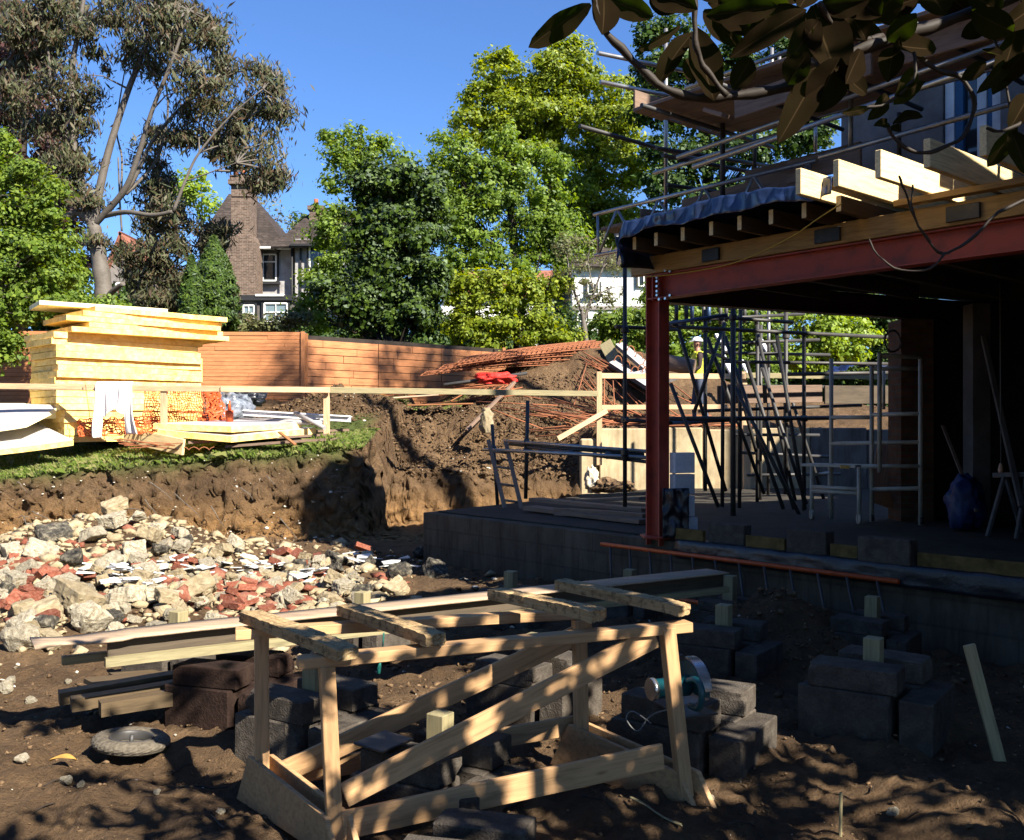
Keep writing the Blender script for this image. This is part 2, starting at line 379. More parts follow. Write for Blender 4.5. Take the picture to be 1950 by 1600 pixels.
def leaf_mat(name, cols, trans=.35, gloss=.03, rough=.55, wide=True, under=None):
    m = bpy.data.materials.new(name); m.use_nodes = True; n = m.node_tree.nodes; l = m.node_tree.links
    for x in list(n): n.remove(x)
    out = n.new('ShaderNodeOutputMaterial'); g = n.new('ShaderNodeNewGeometry'); r = n.new('ShaderNodeValToRGB')
    e = r.color_ramp.elements
    while len(e) < len(cols): e.new(.5)
    for i, (el, c) in enumerate(zip(e, cols)): el.position = i / max(1, len(cols) - 1); el.color = (*c, 1)
    l.new(g.outputs['Random Per Island'], r.inputs[0]); col = r.outputs[0]
    if under:
        mx = n.new('ShaderNodeMix'); mx.data_type = 'RGBA'; l.new(g.outputs['Backfacing'], mx.inputs[0]); l.new(col, mx.inputs[6]); mx.inputs[7].default_value = (*under, 1); dcol = mx.outputs[2]
    else: dcol = col
    d = n.new('ShaderNodeBsdfDiffuse'); t = n.new('ShaderNodeBsdfTranslucent'); gl = n.new('ShaderNodeBsdfGlossy')
    gl.inputs['Roughness'].default_value = rough; gl.inputs['Color'].default_value = (.8, .85, .9, 1)
    hs = n.new('ShaderNodeHueSaturation'); hs.inputs['Value'].default_value = 1.7; hs.inputs['Saturation'].default_value = 1.15; hs.inputs['Hue'].default_value = .485; l.new(col, hs.inputs['Color'])
    l.new(dcol, d.inputs[0]); l.new(hs.outputs[0], t.inputs[0])
    a = n.new('ShaderNodeMixShader'); a.inputs[0].default_value = trans; l.new(d.outputs[0], a.inputs[1]); l.new(t.outputs[0], a.inputs[2])
    b = n.new('ShaderNodeMixShader'); fr = n.new('ShaderNodeFresnel'); fr.inputs[0].default_value = 1.4
    mm = n.new('ShaderNodeMath'); mm.operation = 'MULTIPLY'; mm.inputs[1].default_value = gloss * 1.6; l.new(fr.outputs[0], mm.inputs[0])
    l.new(mm.outputs[0], b.inputs[0]); l.new(a.outputs[0], b.inputs[1]); l.new(gl.outputs[0], b.inputs[2]); l.new(b.outputs[0], out.inputs[0])
    return m
M['lf_gum'] = leaf_mat('gum_leaves', [(.035, .044, .020), (.065, .074, .034), (.10, .10, .052), (.08, .045, .028), (.14, .135, .085)], .25, .05, .4)
M['lf_lime'] = leaf_mat('lime_leaves', [(.065, .115, .014), (.12, .18, .025), (.19, .25, .04)], .42)
M['lf_green'] = leaf_mat('green_leaves', [(.06, .10, .012), (.13, .20, .028), (.22, .29, .05)], .48)
M['lf_oak'] = leaf_mat('fresh_tree_leaves', [(.08, .12, .010), (.17, .22, .018), (.30, .34, .035)], .48)
M['lf_ivy'] = leaf_mat('ivy_leaves', [(.018, .036, .005), (.035, .062, .009), (.085, .13, .018)], .22, .05)
M['lf_dark'] = leaf_mat('dark_leaves', [(.02, .045, .01), (.04, .075, .015), (.07, .11, .02)], .3)
M['lf_red'] = leaf_mat('copper_leaves', [(.05, .025, .02), (.09, .04, .035), (.06, .055, .03)], .25)
M['lf_con'] = leaf_mat('conifer_sprays', [(.025, .05, .008), (.045, .08, .012), (.08, .12, .02)], .15, .05)
M['lf_acer'] = leaf_mat('yellow_green_leaves', [(.12, .19, .02), (.20, .28, .03), (.28, .34, .05)], .45)
M['lf_pale'] = leaf_mat('pale_leaves', [(.10, .12, .05), (.16, .17, .07), (.13, .10, .06)], .35)
M['lf_mag'] = leaf_mat('magnolia_leaves', [(.010, .020, .004), (.020, .036, .006), (.034, .050, .008)], .30, .0, .4, under=(.013, .0085, .0045))
M['lf_rib'] = leaf_mat('leaf_ribs', [(.03, .035, .01), (.05, .05, .015)], .2, 0, under=(.03, .02, .01))
M['grass'] = leaf_mat('grass_blades', [(.075, .12, .02), (.14, .19, .04), (.27, .25, .11)], .35, .05)

# ------------------------------------------------------------------ terrain
_perm = np.random.default_rng(3).random((256, 256))
def vn(x, y):
    xi = np.floor(x).astype(int); yi = np.floor(y).astype(int); fx = x - xi; fy = y - yi
    fx = fx * fx * (3 - 2 * fx); fy = fy * fy * (3 - 2 * fy)
    g = lambda a, b: _perm[a & 255, b & 255]
    return (g(xi, yi) * (1 - fx) + g(xi + 1, yi) * fx) * (1 - fy) + (g(xi, yi + 1) * (1 - fx) + g(xi + 1, yi + 1) * fx) * fy
def fbm(x, y, sc, o=5, gain=.5):
    s = 0; a = 1; n = 0
    for i in range(o): s = s + a * (vn(x * sc + 17.3 * i, y * sc + 9.1 * i) - .5); n += a; a *= gain; sc *= 2.03
    return s / n * 2
def sst(a, b, x): t = np.clip((x - a) / (b - a), 0, 1); return t * t * (3 - 2 * t)
def gau(x, y, cx, cy, sx, sy): return np.exp(-((x - cx) / sx) ** 2 - ((y - cy) / sy) ** 2)
def H0(x, y):
    """smooth ground height"""
    floor = .02 + .62 * gau(x, y, -5.1, 12.1, 2.1, 1.6) + .22 * gau(x, y, -5, 9.6, 3, 1.3) + .12 * gau(x, y, -.9, 10.6, .9, .7)
    floor = floor + .42 * gau(x, y, 2.05, 7.75, .55, .5) + .1 * gau(x, y, -3.5, 4.2, 1.5, .6)
    # left cut face
    ye = 15.35 + .25 * fbm(x, y * 0 + 3.3, .8, 4)
    ze = 1.03 + np.clip((x + 8.3) / 5.9, -.3, 1) * .5
    plat = ze + np.clip(y - 15.9, 0, None) / 6.1 * (2.4 - ze) * (1 - sst(22, 22.01, y)) + sst(22, 22.01, y) * (2.4 - ze)
    left = floor + (plat - floor) * (sst(0, .42, y - ye) * .85 + .15 * sst(-.35, .9, y - ye))
    # middle spoil slope
    ym = 17.7 + .3 * fbm(x, y * 0 + 8.8, .9, 4)
    prof = .95 * sst(0, .5, y - ym) + 1.15 * sst(.4, 3.0, y - ym)
    back = 2.1 + .35 * sst(20, 23, y)
    mid = floor * (1 - sst(0, .6, y - ym)) + np.minimum(prof, back)
    # right terrace behind the retaining wall
    right = floor + (1.74 - floor) * sst(18.12, 18.2, y) + .5 * sst(19, 23, y)
    wl = sst(-2.45, -2.25, x + .15 * fbm(x * 0 + 1.7, y, 1.3, 3)); wr = sst(1.25, 1.6, x)
    h = left * (1 - wl) + mid * wl; h = h * (1 - wr) + right * wr
    h = h + 1.45 * gau(x, y, 2.6, 24.2, 3.2, 2.2) + .5 * gau(x, y, .2, 23.0, 2.0, 1.3)
    h = h + .45 * gau(x, y, -3.7, 20.4, .9, .8) + .4 * gau(x, y, -9.6, 20, 1.0, .7) + .22 * gau(x, y, -1.6, 19.9, 1.3, .6)
    return h
def rough_amp(x, y):
    lawn = sst(15.6, 15.9, y) * (1 - sst(-2.9, -2.4, x)) * (1 - sst(19, 20, y))
    far = sst(26, 30, y); return (1 - lawn * .85) * (1 - far * .8) * (1 - .75 * (1 - sst(17, 18, y)) * sst(.0, .5, (x - A.x) * V.x + (y - A.y) * V.y))
def H(x, y):
    x = np.asarray(x, float); y = np.asarray(y, float); a = rough_amp(x, y)
    heap = .35 * gau(x, y, -.6, 19.6, 2.2, 1.2) + .5 * gau(x, y, -3.7, 20.4, 1.0, .8) + .3 * gau(x, y, 2.05, 7.75, .6, .5)
    n1 = fbm(x, y, .55, 3); n2 = fbm(x + 5, y, 2.4, 5, .6); n3 = fbm(x, y + 7, 9, 3, .6)
    rg = 1 - np.abs(fbm(x + 3, y + 2, 3.0, 4, .6))
    rg2 = 1 - np.abs(fbm(x + 31, y + 12, 6.0, 4, .65)) * 1.6
    return H0(x, y) + a * (.07 * n1 + .085 * n2 + .05 * n3 + .03 * (rg2 - .7)) + heap * (n2 * .5 + .35 * (rg - .8))
def hz(x, y): return float(H(x, y))
def G(px, py, d0=3.0, d1=60):
    D = np.arange(d0, d1, .03); z = EYE - (py - HY) / F * D; h = H((px - CX) / F * D, D)
    k = np.argmax(h >= z); D = D[k] if h[k] >= z[k] else d1
    return Vector(((px - CX) / F * D, D, float(EYE - (py - HY) / F * D)))
def build_ground():
    def axis(lo, hi, st, far_lo, far_hi):
        a = list(np.arange(lo, hi, st)); s = st; x = hi
        while x < far_hi: a.append(x); s *= 1.22; x += s
        a.append(far_hi); s = st; x = lo; pre = []
        while x > far_lo: s *= 1.22; x -= s; pre.append(max(x, far_lo))
        return np.array(pre[::-1] + a)
    xs = axis(-9.5, 8.5, .045, -400, 400); xs = np.unique(np.concatenate([xs[(xs < -2.8) | (xs > -1.9)], np.arange(-2.8, -1.9, .014)])); ys = axis(3.2, 26, .05, -120, 700); ys = np.unique(np.concatenate([ys[(ys < 15.1) | ((ys > 15.98) & (ys < 17.5)) | (ys > 18.4)], np.arange(15.1, 15.98, .014), np.arange(17.5, 18.4, .025)]))
    X, Y = np.meshgrid(xs, ys); Z = H(X, Y); nx, ny = len(xs), len(ys)
    # sideways roughness so the cut faces are crumbly rather than a ruled sheet
    near = (sst(14.5, 15.2, Y) * (1 - sst(15.85, 16.1, Y)) + sst(17.2, 17.8, Y) * (1 - sst(20.2, 21, Y))) * (X > -9.4) * (X < 1.2)
    Y2 = Y.copy(); Z = Z.copy(); cx = (X > -2.78) * (X < -1.92) * sst(15.2, 15.5, Y) * (1 - sst(17.6, 18, Y)); near = np.maximum(near, cx * .8); X = X.copy(); ii, jj = np.nonzero(near > .02)
    for i, j in zip(ii, jj):
        p = Vector((X[i, j], Y[i, j] * .8, Z[i, j])); k = near[i, j]
        n1 = mnoise.fractal(p * 1.7, .9, 2.1, 3); n2 = mnoise.turbulence(p * 5.5, 4, False) - .55
        n3 = mnoise.turbulence(p * 17, 3, False) - .5; Y2[i, j] -= k * (.08 * n1 + .10 * n2 + .07 * n3); Z[i, j] += k * .07 * mnoise.noise(p * 9)
        if cx[i, j] > .05: X[i, j] += cx[i, j] * (.12 * mnoise.noise(p * 2 + Vector((9, 9, 9))) + .16 * mnoise.noise(p * 6))
    me = bpy.data.meshes.new('ground'); v = np.stack([X, Y2, Z], -1).reshape(-1, 3)
    idx = np.arange(nx * ny).reshape(ny, nx)
    f = np.stack([idx[:-1, :-1], idx[:-1, 1:], idx[1:, 1:], idx[1:, :-1]], -1).reshape(-1, 4)
    me.vertices.add(len(v)); me.vertices.foreach_set('co', v.ravel()); me.loops.add(f.size); me.loops.foreach_set('vertex_index', f.ravel())
    me.polygons.add(len(f)); me.polygons.foreach_set('loop_start', np.arange(0, f.size, 4)); me.polygons.foreach_set('loop_total', np.full(len(f), 4))
    me.update(calc_edges=True)
    gr = sst(15.65, 15.85, Y) * (1 - sst(-2.9, -2.5, X)) * (1 - sst(18.8, 19.6, Y)) * .9
    gr = np.maximum(gr, sst(26, 28, Y)); gr = np.maximum(gr, gau(X, Y, -1.9, 21.6, .9, .7) * .9)
    at = me.attributes.new('grassy', 'FLOAT', 'POINT'); at.data.foreach_set('value', np.clip(gr, 0, 1).ravel().astype(np.float32))
    o = from_mesh('ground', me, M['soil'], smooth=True); tag(o, kind='structure')
build_ground()
# ================================================================== new building: slab, steel frame, roof
sw = thing('concrete_slab', 'stained concrete ground slab with raised edge wall, under the steel frame', 'slab', B(0, 0, 0))
poly = [(-1.2, 13.1), tuple(B(8.5, 0, 0).xy), (14, 6.5), (14, 18.08), (2.6, 18.08)]
def prism(name, poly, z0, z1, mat, parent=None, bevel=0):
    bm = bmesh.new(); a = [bm.verts.new((*p, z0)) for p in poly]; b = [bm.verts.new((*p, z1)) for p in poly]; n = len(poly)
    bm.faces.new(a); bm.faces.new(b)
    for i in range(n): bm.faces.new((a[i], a[(i + 1) % n], b[(i + 1) % n], b[i]))
    bmesh.ops.recalc_face_normals(bm, faces=bm.faces[:]); return fin(bm, name, mat, parent, bevel=bevel)
prism('slab_body', poly, -.3, .66, M['slabwall'], sw, .012)
prism('floor_screed', [(-1.0, 13.12), tuple(B(8.4, .1, 0).xy), (13.9, 6.6), (13.9, 18.0), (2.65, 18.0)], .662, .68, M['slab'], sw, .004)
# kerb blocks along the slab edge
grp = 'blocks laid along the slab edge'
for i, (s, t, sz) in enumerate([(.95, .10, (.42, .12, .2)), (1.85, .06, (.40, .14, .215)), (2.6, .02, (.46, .14, .215))]):
    b = beam('concrete_block', B(s - sz[0] / 2, t, .68 + sz[2] / 2), B(s + sz[0] / 2, t, .68 + sz[2] / 2), sz[1], sz[2], M['block'], bevel=.008)
    tag(b, ['grey block on the slab edge, nearest the red steel post', 'grey block on the slab edge, second right of the red post', 'grey block on the slab edge, third and widest one right of the red post'][i], 'block', grp)
for i, (s0, s1) in enumerate([(.35, .7), (1.2, 1.62), (2.08, 2.34), (2.86, 6.5)]):
    b = beam('insulation_strip', B(s0, .03, .74), B(s1, .03, .74), .05, .115, M['shadedfoam'])
    tag(b, ['short yellow foam strip on the slab edge beside the red post', 'yellow foam strip on the slab edge between first and second block',
            'short yellow foam strip between second and third slab edge block', 'long yellow foam strip along the slab edge at the right'][i], 'foam strip', 'foam strips along the slab edge')
def sheet(name, fn, nu, nv, mat, parent=None, thick=0, smooth=True):
    v = [fn(i / nu, j / nv) for j in range(nv + 1) for i in range(nu + 1)]
    f = [(j * (nu + 1) + i, j * (nu + 1) + i + 1, (j + 1) * (nu + 1) + i + 1, (j + 1) * (nu + 1) + i) for j in range(nv) for i in range(nu)]
    o = pydata(name, v, f, mat, parent, smooth=smooth)
    if thick:
        m = o.modifiers.new('s', 'SOLIDIFY'); m.thickness = thick; m.offset = 0
    return o
def wav(u, v, a, k, sd=0): return a * (mnoise.noise(Vector((u * k, v * k, sd))) + .5 * mnoise.noise(Vector((u * k * 2.3, v * k * 2.3, sd + 5))))
def memb(u, v):
    s = .4 + 7 * u; t = .09 - .13 * min(1, v * 1.8); z = .69 - max(0, v - .55) * .38 - (.0 if v < .55 else .01)
    return B(s, t + wav(u * 9, v * 2, .012, 3) - .012, z + wav(u * 12, v * 2, .012, 3, 4))
tag(sheet('plastic_membrane', memb, 90, 12, M['membrane'], thick=.003), 'dark plastic membrane crumpled along the slab edge under the blocks', 'plastic membrane')

fr = thing('red_steelwork', 'red oxide steel post and beams carrying the new flat roof', 'steel frame', B(0, 0, .67))
def ibeam(name, p0, p1, w, h, mat, parent, up=(0, 0, 1), tf=.014, tw=.012):
    L = (Vector(p1) - Vector(p0)).length; bm = bmesh.new()
    box_bm(bm, L, w, tf, c=(0, 0, h / 2 - tf / 2)); box_bm(bm, L, w, tf, c=(0, 0, -h / 2 + tf / 2)); box_bm(bm, L, tw, h - 2 * tf, c=(0, 0, 0))
    return fin(bm, name, mat, parent, frame(p0, p1, up))
ft = Vector((0.35, -1, 0)).normalized()
bx = P(1252, 1015, 9.95)
post = ibeam('post', (bx.x, bx.y, .60), (bx.x, bx.y, 3.36), .155, .18, M['oxide'], fr, up=U)
beam('base_plate', (bx.x - .16, bx.y, .69), (bx.x + .16, bx.y, .69), .3, .02, M['oxide'], fr)
mb = ibeam('main_beam', B(.02, .02, 3.235), B(6.5, .02, 3.235), .15, .25, M['oxide'], fr)
Cc = P(1728, 605, 11.5); Cc.z = 3.22
sb = ibeam('side_beam', Vector((bx.x + .05, bx.y + .12, 3.22)), Cc + (Cc - Vector((bx.x, bx.y, 3.22))).normalized() * 3.0, .15, .25, M['oxide_shaded'], fr)
# end plate with bolts
bm = bmesh.new()
box_bm(bm, .012, .16, .28)
fin(bm, 'end_plate', M['oxide'], fr, frame(B(.10, .02, 3.235), B(.12, .02, 3.235)))
bm = bmesh.new()
for k, (s, z) in enumerate([(.19, z) for z in (3.14, 3.18, 3.23, 3.28, 3.32)] + [(.3, 3.375), (.22, 3.095), (.30, 3.095), (.36, 3.12), (.36, 3.36)]):
    cyl_bm(bm, .014, .014, .03, 6, frame(B(s, -.06, z), B(s, -.085, z)))
fin(bm, 'bolts', M['steel'], fr)
for s in (.9, 3.1, 4.7):
    pass
# timber wall plate over the beam with its dark packers
wp = thing('timber_wall_plate', 'long yellow timber plate bolted along the top of the red beam', 'timber plate', B(0, 0, 3.36))
beam('plate', B(-.16, -.04, 3.455), B(6.5, -.04, 3.455), .09, .175, M['fascia'], wp)
for i, s in enumerate((.78, 2.0, 3.15, 3.85)):
    L = (.2, .24, .26, .5)[i]
    beam('packer', B(s, -.10, 3.45), B(s + L, -.10, 3.45), .03, .12, M['black_metal'], wp)
b = beam('timber_batten', B(2.75, -.12, 3.60), B(6.5, -.12, 3.60), .10, .05, M['fascia'])
tag(b, 'thin yellow batten lying on the wall plate below the big joist ends', 'batten')
# small roof joists
jx = [1208, 1249, 1300, 1354, 1408, 1468, 1531, 1597]
for i, px in enumerate(jx):
    p = PT(px, 470, -.5); s = (p - A).dot(U)
    L = 2.6 + .25 * i
    b = beam('roof_joist', B(s, -.5, 3.60), B(s, L, 3.60), .05, .13, M['shadedjoist']); b.data.materials.append(M['joist'])
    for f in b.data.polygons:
        if f.normal.x < -.9: f.material_index = 1  # tarpaulin shade painted in: dark sides, paler ends
    tag(b, 'small roof joist under the navy tarpaulin, %s' % ('nearest the roof corner' if i == 0 else ORD[i] + ' from the roof corner'), 'joist', 'small roof joists under the tarpaulin')
lab = ['big pale joist end, leftmost and lowest of the protruding four', 'big pale joist end, second from the left of the protruding ones', 'big pale joist end, third from the left with a wide sunlit patch',
       'big pale joist end, fourth from the left with two sunlit stripes', 'big pale joist behind the magnolia leaves, fifth from the left', 'big pale joist at the right edge, sixth from the left']
for i, px in enumerate([1520, 1592, 1672, 1765, 1872, 1990]):
    t0 = -.9; p = PT(px, 345, t0); s = (p - A).dot(U)
    b = beam('deep_joist', B(s, t0, 3.735), B(s, 3.4, 3.735), .05, .205, M['joist'])
    tag(b, lab[i], 'joist', 'deep joists protruding above the beam')
# navy tarpaulin
def tp(u, v):
    s = .02 + 2.45 * u
    if v < .8:
        t = 2.6 - (2.6 + .60) * (v / .8); z = 3.80
    else: t = -.60 - .02 * (v - .8) * 5; z = 3.80 - (v - .8) / .2 * .15
    if u < .1: z -= (1 - u / .1) ** 2 * .28; s += .12 * (1 - u / .1) ** 2
    z += wav(u * 3, v * 1.0, .04, 2) + wav(u * 11, v * 1.5, .010, 2, 8) + .04 * (1 - abs(2 * u - 1)) * (v > .6)
    return B(s, t + wav(u * 6, v, .04, 3, 9), z)
tag(sheet('tarpaulin', tp, 110, 40, M['tarp_blue'], thick=.004), 'navy blue tarpaulin draped over the small roof joists', 'tarpaulin')
def tp2(u, v):
    p0, p1 = P(1168, 462, 9.9), P(1232, 520, 9.8); q0, q1 = P(1188, 500, 10.2), P(1240, 520, 10.6)
    a = Vector((p0.x, p0.y, 3.70)); s = -.55 + .02 * v
    return B(.05 + .10 * v + wav(u * 3, v, .03, 2), -.56 + 1.9 * u, 3.72 - .35 * v + .03 * math.sin(u * 7))
tag(sheet('black_sheet', tp2, 30, 8, M['membrane'], thick=.004), 'black plastic sheet hanging round the corner end of the roof', 'plastic sheet')
# roof deck (dark underside)
roofp = [tuple(B(-.35, .25, 0).xy), tuple(B(6.5, .25, 0).xy), tuple(B(6.5, 9, 0).xy), (10.5, 15), tuple((Cc + Vector((2.2, 1.0, 0))).xy), tuple(Cc.xy)]
rd = thing('roof_deck', 'dark board deck of the new flat roof above the steel beams', 'roof deck', B(2, 1, 3.3))
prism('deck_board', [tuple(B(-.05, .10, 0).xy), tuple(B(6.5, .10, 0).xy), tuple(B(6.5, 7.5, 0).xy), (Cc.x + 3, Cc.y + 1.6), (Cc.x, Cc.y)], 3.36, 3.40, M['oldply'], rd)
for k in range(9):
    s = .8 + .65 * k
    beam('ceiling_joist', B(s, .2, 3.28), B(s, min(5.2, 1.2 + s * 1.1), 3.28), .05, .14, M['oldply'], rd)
# yellow rope looping along the plate
pts = [PT(1228, 528, -.12), PT(1300, 520, -.14), PT(1400, 500, -.3), PT(1500, 455, -.45), PT(1560, 415, -.55), PT(1603, 388, -.6)]
tag(path('yellow_rope', smooth_pts(pts, 6), .006, M['rope_y'], seg=5), 'thin yellow rope slung across the timber plate', 'rope')

# interior walls at the right, brick pier
iw = thing('brick_pier', 'red brick pier at the far right end of the side beam', 'brick pier', (Cc.x + .2, Cc.y, .68))
D0 = 11.6
pa, pb = P(1716, 900, D0), P(1778, 900, D0)
prism('brickwork', [(pa.x, D0), (pb.x, D0), (pb.x, D0 + .4), (pa.x, D0 + .4)], .68, 3.1, M['pierbrick'], iw)
w = thing('interior_wall', 'unlit rendered wall at the back of the new room with a paler column', 'wall', (6, 11.5, .68))
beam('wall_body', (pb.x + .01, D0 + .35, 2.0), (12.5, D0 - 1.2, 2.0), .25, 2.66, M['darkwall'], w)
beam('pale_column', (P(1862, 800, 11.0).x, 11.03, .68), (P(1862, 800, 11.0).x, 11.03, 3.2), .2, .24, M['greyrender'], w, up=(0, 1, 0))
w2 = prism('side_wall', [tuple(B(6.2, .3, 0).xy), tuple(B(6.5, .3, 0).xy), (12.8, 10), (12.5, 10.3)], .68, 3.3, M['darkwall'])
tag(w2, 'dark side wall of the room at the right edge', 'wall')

# retaining wall at the back of the slab
rw = thing('retaining_wall', 'long cream concrete retaining wall lit by the sun behind the scaffold', 'retaining wall', (4, 18.1, .6))
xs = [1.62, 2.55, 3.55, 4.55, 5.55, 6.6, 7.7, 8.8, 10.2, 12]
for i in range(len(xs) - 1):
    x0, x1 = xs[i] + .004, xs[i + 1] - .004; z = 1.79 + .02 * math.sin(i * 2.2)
    beam('wall_panel', (x0, 18.14 + .01 * (i % 2), (z + .3) / 2), (x1, 18.14 + .01 * (i % 2), (z + .3) / 2), .17, z - .3, M['retain'] if x0 < 5 else M['dirtyshadewall'], rw, bevel=.02)  # panels past the sunlit stretch take the shade-darkened wall colour
beam('wall_end', P(1104, 0, 18.1).xy.to_3d() + Vector((0, 0, 1.05)), P(1137, 0, 18.1).xy.to_3d() + Vector((0, 0, 1.05)), .22, 1.1, M['retain'], rw, bevel=.03)

# ================================================================== existing house at the right
hs = thing('existing_house', 'grey rendered house wall above the new roof with blue window frames', 'house', B(3, 3, 3.4))
pL = PT(1602, 250, 3.0); sL = (pL - A).dot(U)
T3 = 3.0
def hp(px, py, t=T3): p = PT(px, py, t); return (p - A).dot(U), p.z
# wall with an opening between px 1795 and 1868
s1, ztop = hp(1795, 170); s2, _ = hp(1905, 100)
sM = min(s1 - .2, sL + 1.5)
prism('wall', [tuple(B(sL, 3, 0).xy), tuple(B(sM, 3, 0).xy), tuple(B(sM, 3.3, 0).xy), tuple(B(sL, 3.3, 0).xy)], 3.42, 5.7, M['render'], hs)
prism('wall', [tuple(B(sM, 3, 0).xy), tuple(B(s1, 3, 0).xy), tuple(B(s1, 3.3, 0).xy), tuple(B(sM, 3.3, 0).xy)], 3.42, 7.0, M['render'], hs)
prism('wall', [tuple(B(s1, 3.002, 0).xy), tuple(B(s2, 3.002, 0).xy), tuple(B(s2, 3.3, 0).xy), tuple(B(s1, 3.3, 0).xy)], 3.42, 4.35, M['render'], hs)
prism('wall', [tuple(B(s1, 3.002, 0).xy), tuple(B(s2, 3.002, 0).xy), tuple(B(s2, 3.3, 0).xy), tuple(B(s1, 3.3, 0).xy)], 6.1, 7.2, M['render'], hs)
prism('wall', [tuple(B(s2, 3, 0).xy), tuple(B(s2 + 6, 3, 0).xy), tuple(B(s2 + 6, 3.3, 0).xy), tuple(B(s2, 3.3, 0).xy)], 3.42, 7.2, M['render'], hs)
wi = beam('window', B(s1, 3.12, 5.22), B(s2, 3.12, 5.22), .03, 1.75, M['glass'], hs)
for s in (s1 + .06, (s1 + s2) / 2 + .1, s2 - .05):
    beam('frame', B(s, 3.07, 4.36), B(s, 3.07, 6.1), .1, .07, M['white'], wi, up=V)
    beam('blue_trim', B(s + .1, 3.075, 4.36), B(s + .1, 3.075, 6.1), .09, .06, M['blue'], wi, up=V)
# eaves: white soffit and brown fascia board
s3, z3 = hp(1690, 70, 2.3); 
prism('soffit', [tuple(B(sM - .1, 2.3, 0).xy), tuple(B(s2 + 6, 2.3, 0).xy), tuple(B(s2 + 6, 2.99, 0).xy), tuple(B(sM - .1, 2.99, 0).xy)], 6.86, 6.9, M['white'], hs)
beam('eaves_board', B(sM - .1, 2.29, 7.0), B(s2 + 6, 2.29, 7.0), .03, .2, M['white'], hs)
prism('roof', [tuple(B(sM - .2, 2.2, 0).xy), tuple(B(s2 + 6.2, 2.2, 0).xy), tuple(B(s2 + 6.2, 3.7, 0).xy), tuple(B(sM - .2, 3.7, 0).xy)], 7.1, 7.16, M['rooftile'], hs)
# unseen block added just right of the picture to shade the trench
nw = thing('trench_shade_block', 'unseen block added beside the trench to shade it', 'house', B(7, -1, 0))
q = [tuple(B(5.3, -1.9, 0).xy), tuple(B(14, -1.9, 0).xy), tuple(B(14, 2.0, 0).xy), tuple(B(5.9, 2.0, 0).xy)]
prism('wall', q, -.2, 5.3, M['render'], nw)
prism('roof', [tuple(B(5.2, -2.0, 0).xy), tuple(B(14.1, -2.0, 0).xy), tuple(B(14.1, 2.1, 0).xy), tuple(B(5.8, 2.1, 0).xy)], 5.3, 5.42, M['rooftile'], nw)

mh = thing('sky_blocker', 'tall unseen mass added at the right to hold off skylight', 'house', B(9, 2, 0))  # unseen mass added to cut skylight over the shaded ground
prism('wall', [tuple(B(9, -2.2, 0).xy), tuple(B(19, -2.2, 0).xy), tuple(B(19, 8, 0).xy), tuple(B(9, 8, 0).xy)], -.2, 7.6, M['render'], mh)
gb = thing('bank_shade_block', 'tall narrow unseen block added at the right to shade the cut bank', 'house', B(6, 1, 0))  # unseen caster added for the dark shadow on the bank
v = [B(5.0, .75, 0), B(8.5, .75, 0), B(8.5, 2.75, 0), B(5.0, 2.75, 0)]; w_ = [p + Vector((0, 0, 10.5)) for p in v]; r_ = [B(5.0, 1.2, 10.9), B(8.5, 1.2, 10.9)]
pydata('wall', v + w_ + r_, [(0, 1, 5, 4), (2, 3, 7, 6), (3, 0, 4, 8, 7), (1, 2, 6, 9, 5), (4, 5, 9, 8), (6, 7, 8, 9)], M['render'], gb)
rwg = thing('wall_shade_block', 'unseen block with a slanted top added to shade the retaining wall', 'house', B(3, 8, 0))  # unseen caster added to shade the right part of the retaining wall
v = [B(3.2, 6.9, .7), B(9, 6.9, .7), B(9, 10.4, .7), B(3.2, 10.4, .7), B(3.2, 6.9, 5.4), B(9, 6.9, 5.4), B(9, 10.4, 9.4), B(3.2, 10.4, 9.4)]
pydata('wall', v, [(0, 3, 2, 1), (4, 5, 6, 7), (0, 1, 5, 4), (1, 2, 6, 5), (2, 3, 7, 6), (3, 0, 4, 7)], M['render'], rwg)

# ================================================================== scaffolding
rT = .0242
sc = thing('scaffold', 'galvanised tube scaffold with boarded lifts around the new roof', 'scaffold', B(0, 1, .68))
def stube(p0, p1, nm='tube', m='galv', r=rT): return tube(nm, p0, p1, r, M[m], sc, seg=10)
def coupler(p):
    bm = bmesh.new(); box_bm(bm, .085, .085, .085); return fin(bm, 'coupler', M['galv_dark'], sc, Matrix.Translation(p) @ Matrix.Rotation(.4, 4, 'Z'), bevel=.015)
# outer standards
x = P(1190, 700, 12.2)
stube((x.x, 12.2, .68), (x.x, 12.2, 3.95), 'standard', 'galv_dark', .027)
for py in (628, 800, 862): coupler(P(1190, py, 12.2))
def vert(px, py0, py1, D, m='galv', r=rT): a, b = P(px, py0, D), P(px, py1, D); stube(a, (a.x, a.y, b.z), 'standard', m, r)
vert(1268, 55, 415, 11.9); vert(1376, 190, 400, 10.7, 'galv_dark', .03); vert(1470, 92, 185, 12.0); vert(1484, 100, 180, 12.4); vert(1620, 140, 310, 9.6); vert(1437, 200, 330, 12.2, 'galv_dark'); vert(1553, 215, 290, 12.5); vert(1712, 215, 320, 9.9, 'galv_dark')
# outrigger guard tubes (upper left)
stube(P(1138, 101, 10.6), P(1462, 168, 12.6), 'guard_tube'); stube(P(1143, 156, 10.6), P(1376, 203, 11.3), 'guard_tube')
coupler(P(1268, 182, 11.0)); coupler(P(1268, 128, 11.3))
stube(PT(1305, 168, 1.6), PT(1600, 62, 1.6), 'guard_tube')
# ledgers along the front of the upper lift
for (a, b, t) in (((1290, 300), (1930, 75), .35), ((1320, 318), (1930, 105), .15), ((1245, 330), (1700, 190), 1.3)):
    stube(PT(*a, t), PT(*b, t), 'ledger')
stube(PT(1560, 300, .55), PT(1960, 188, .55), 'ledger')
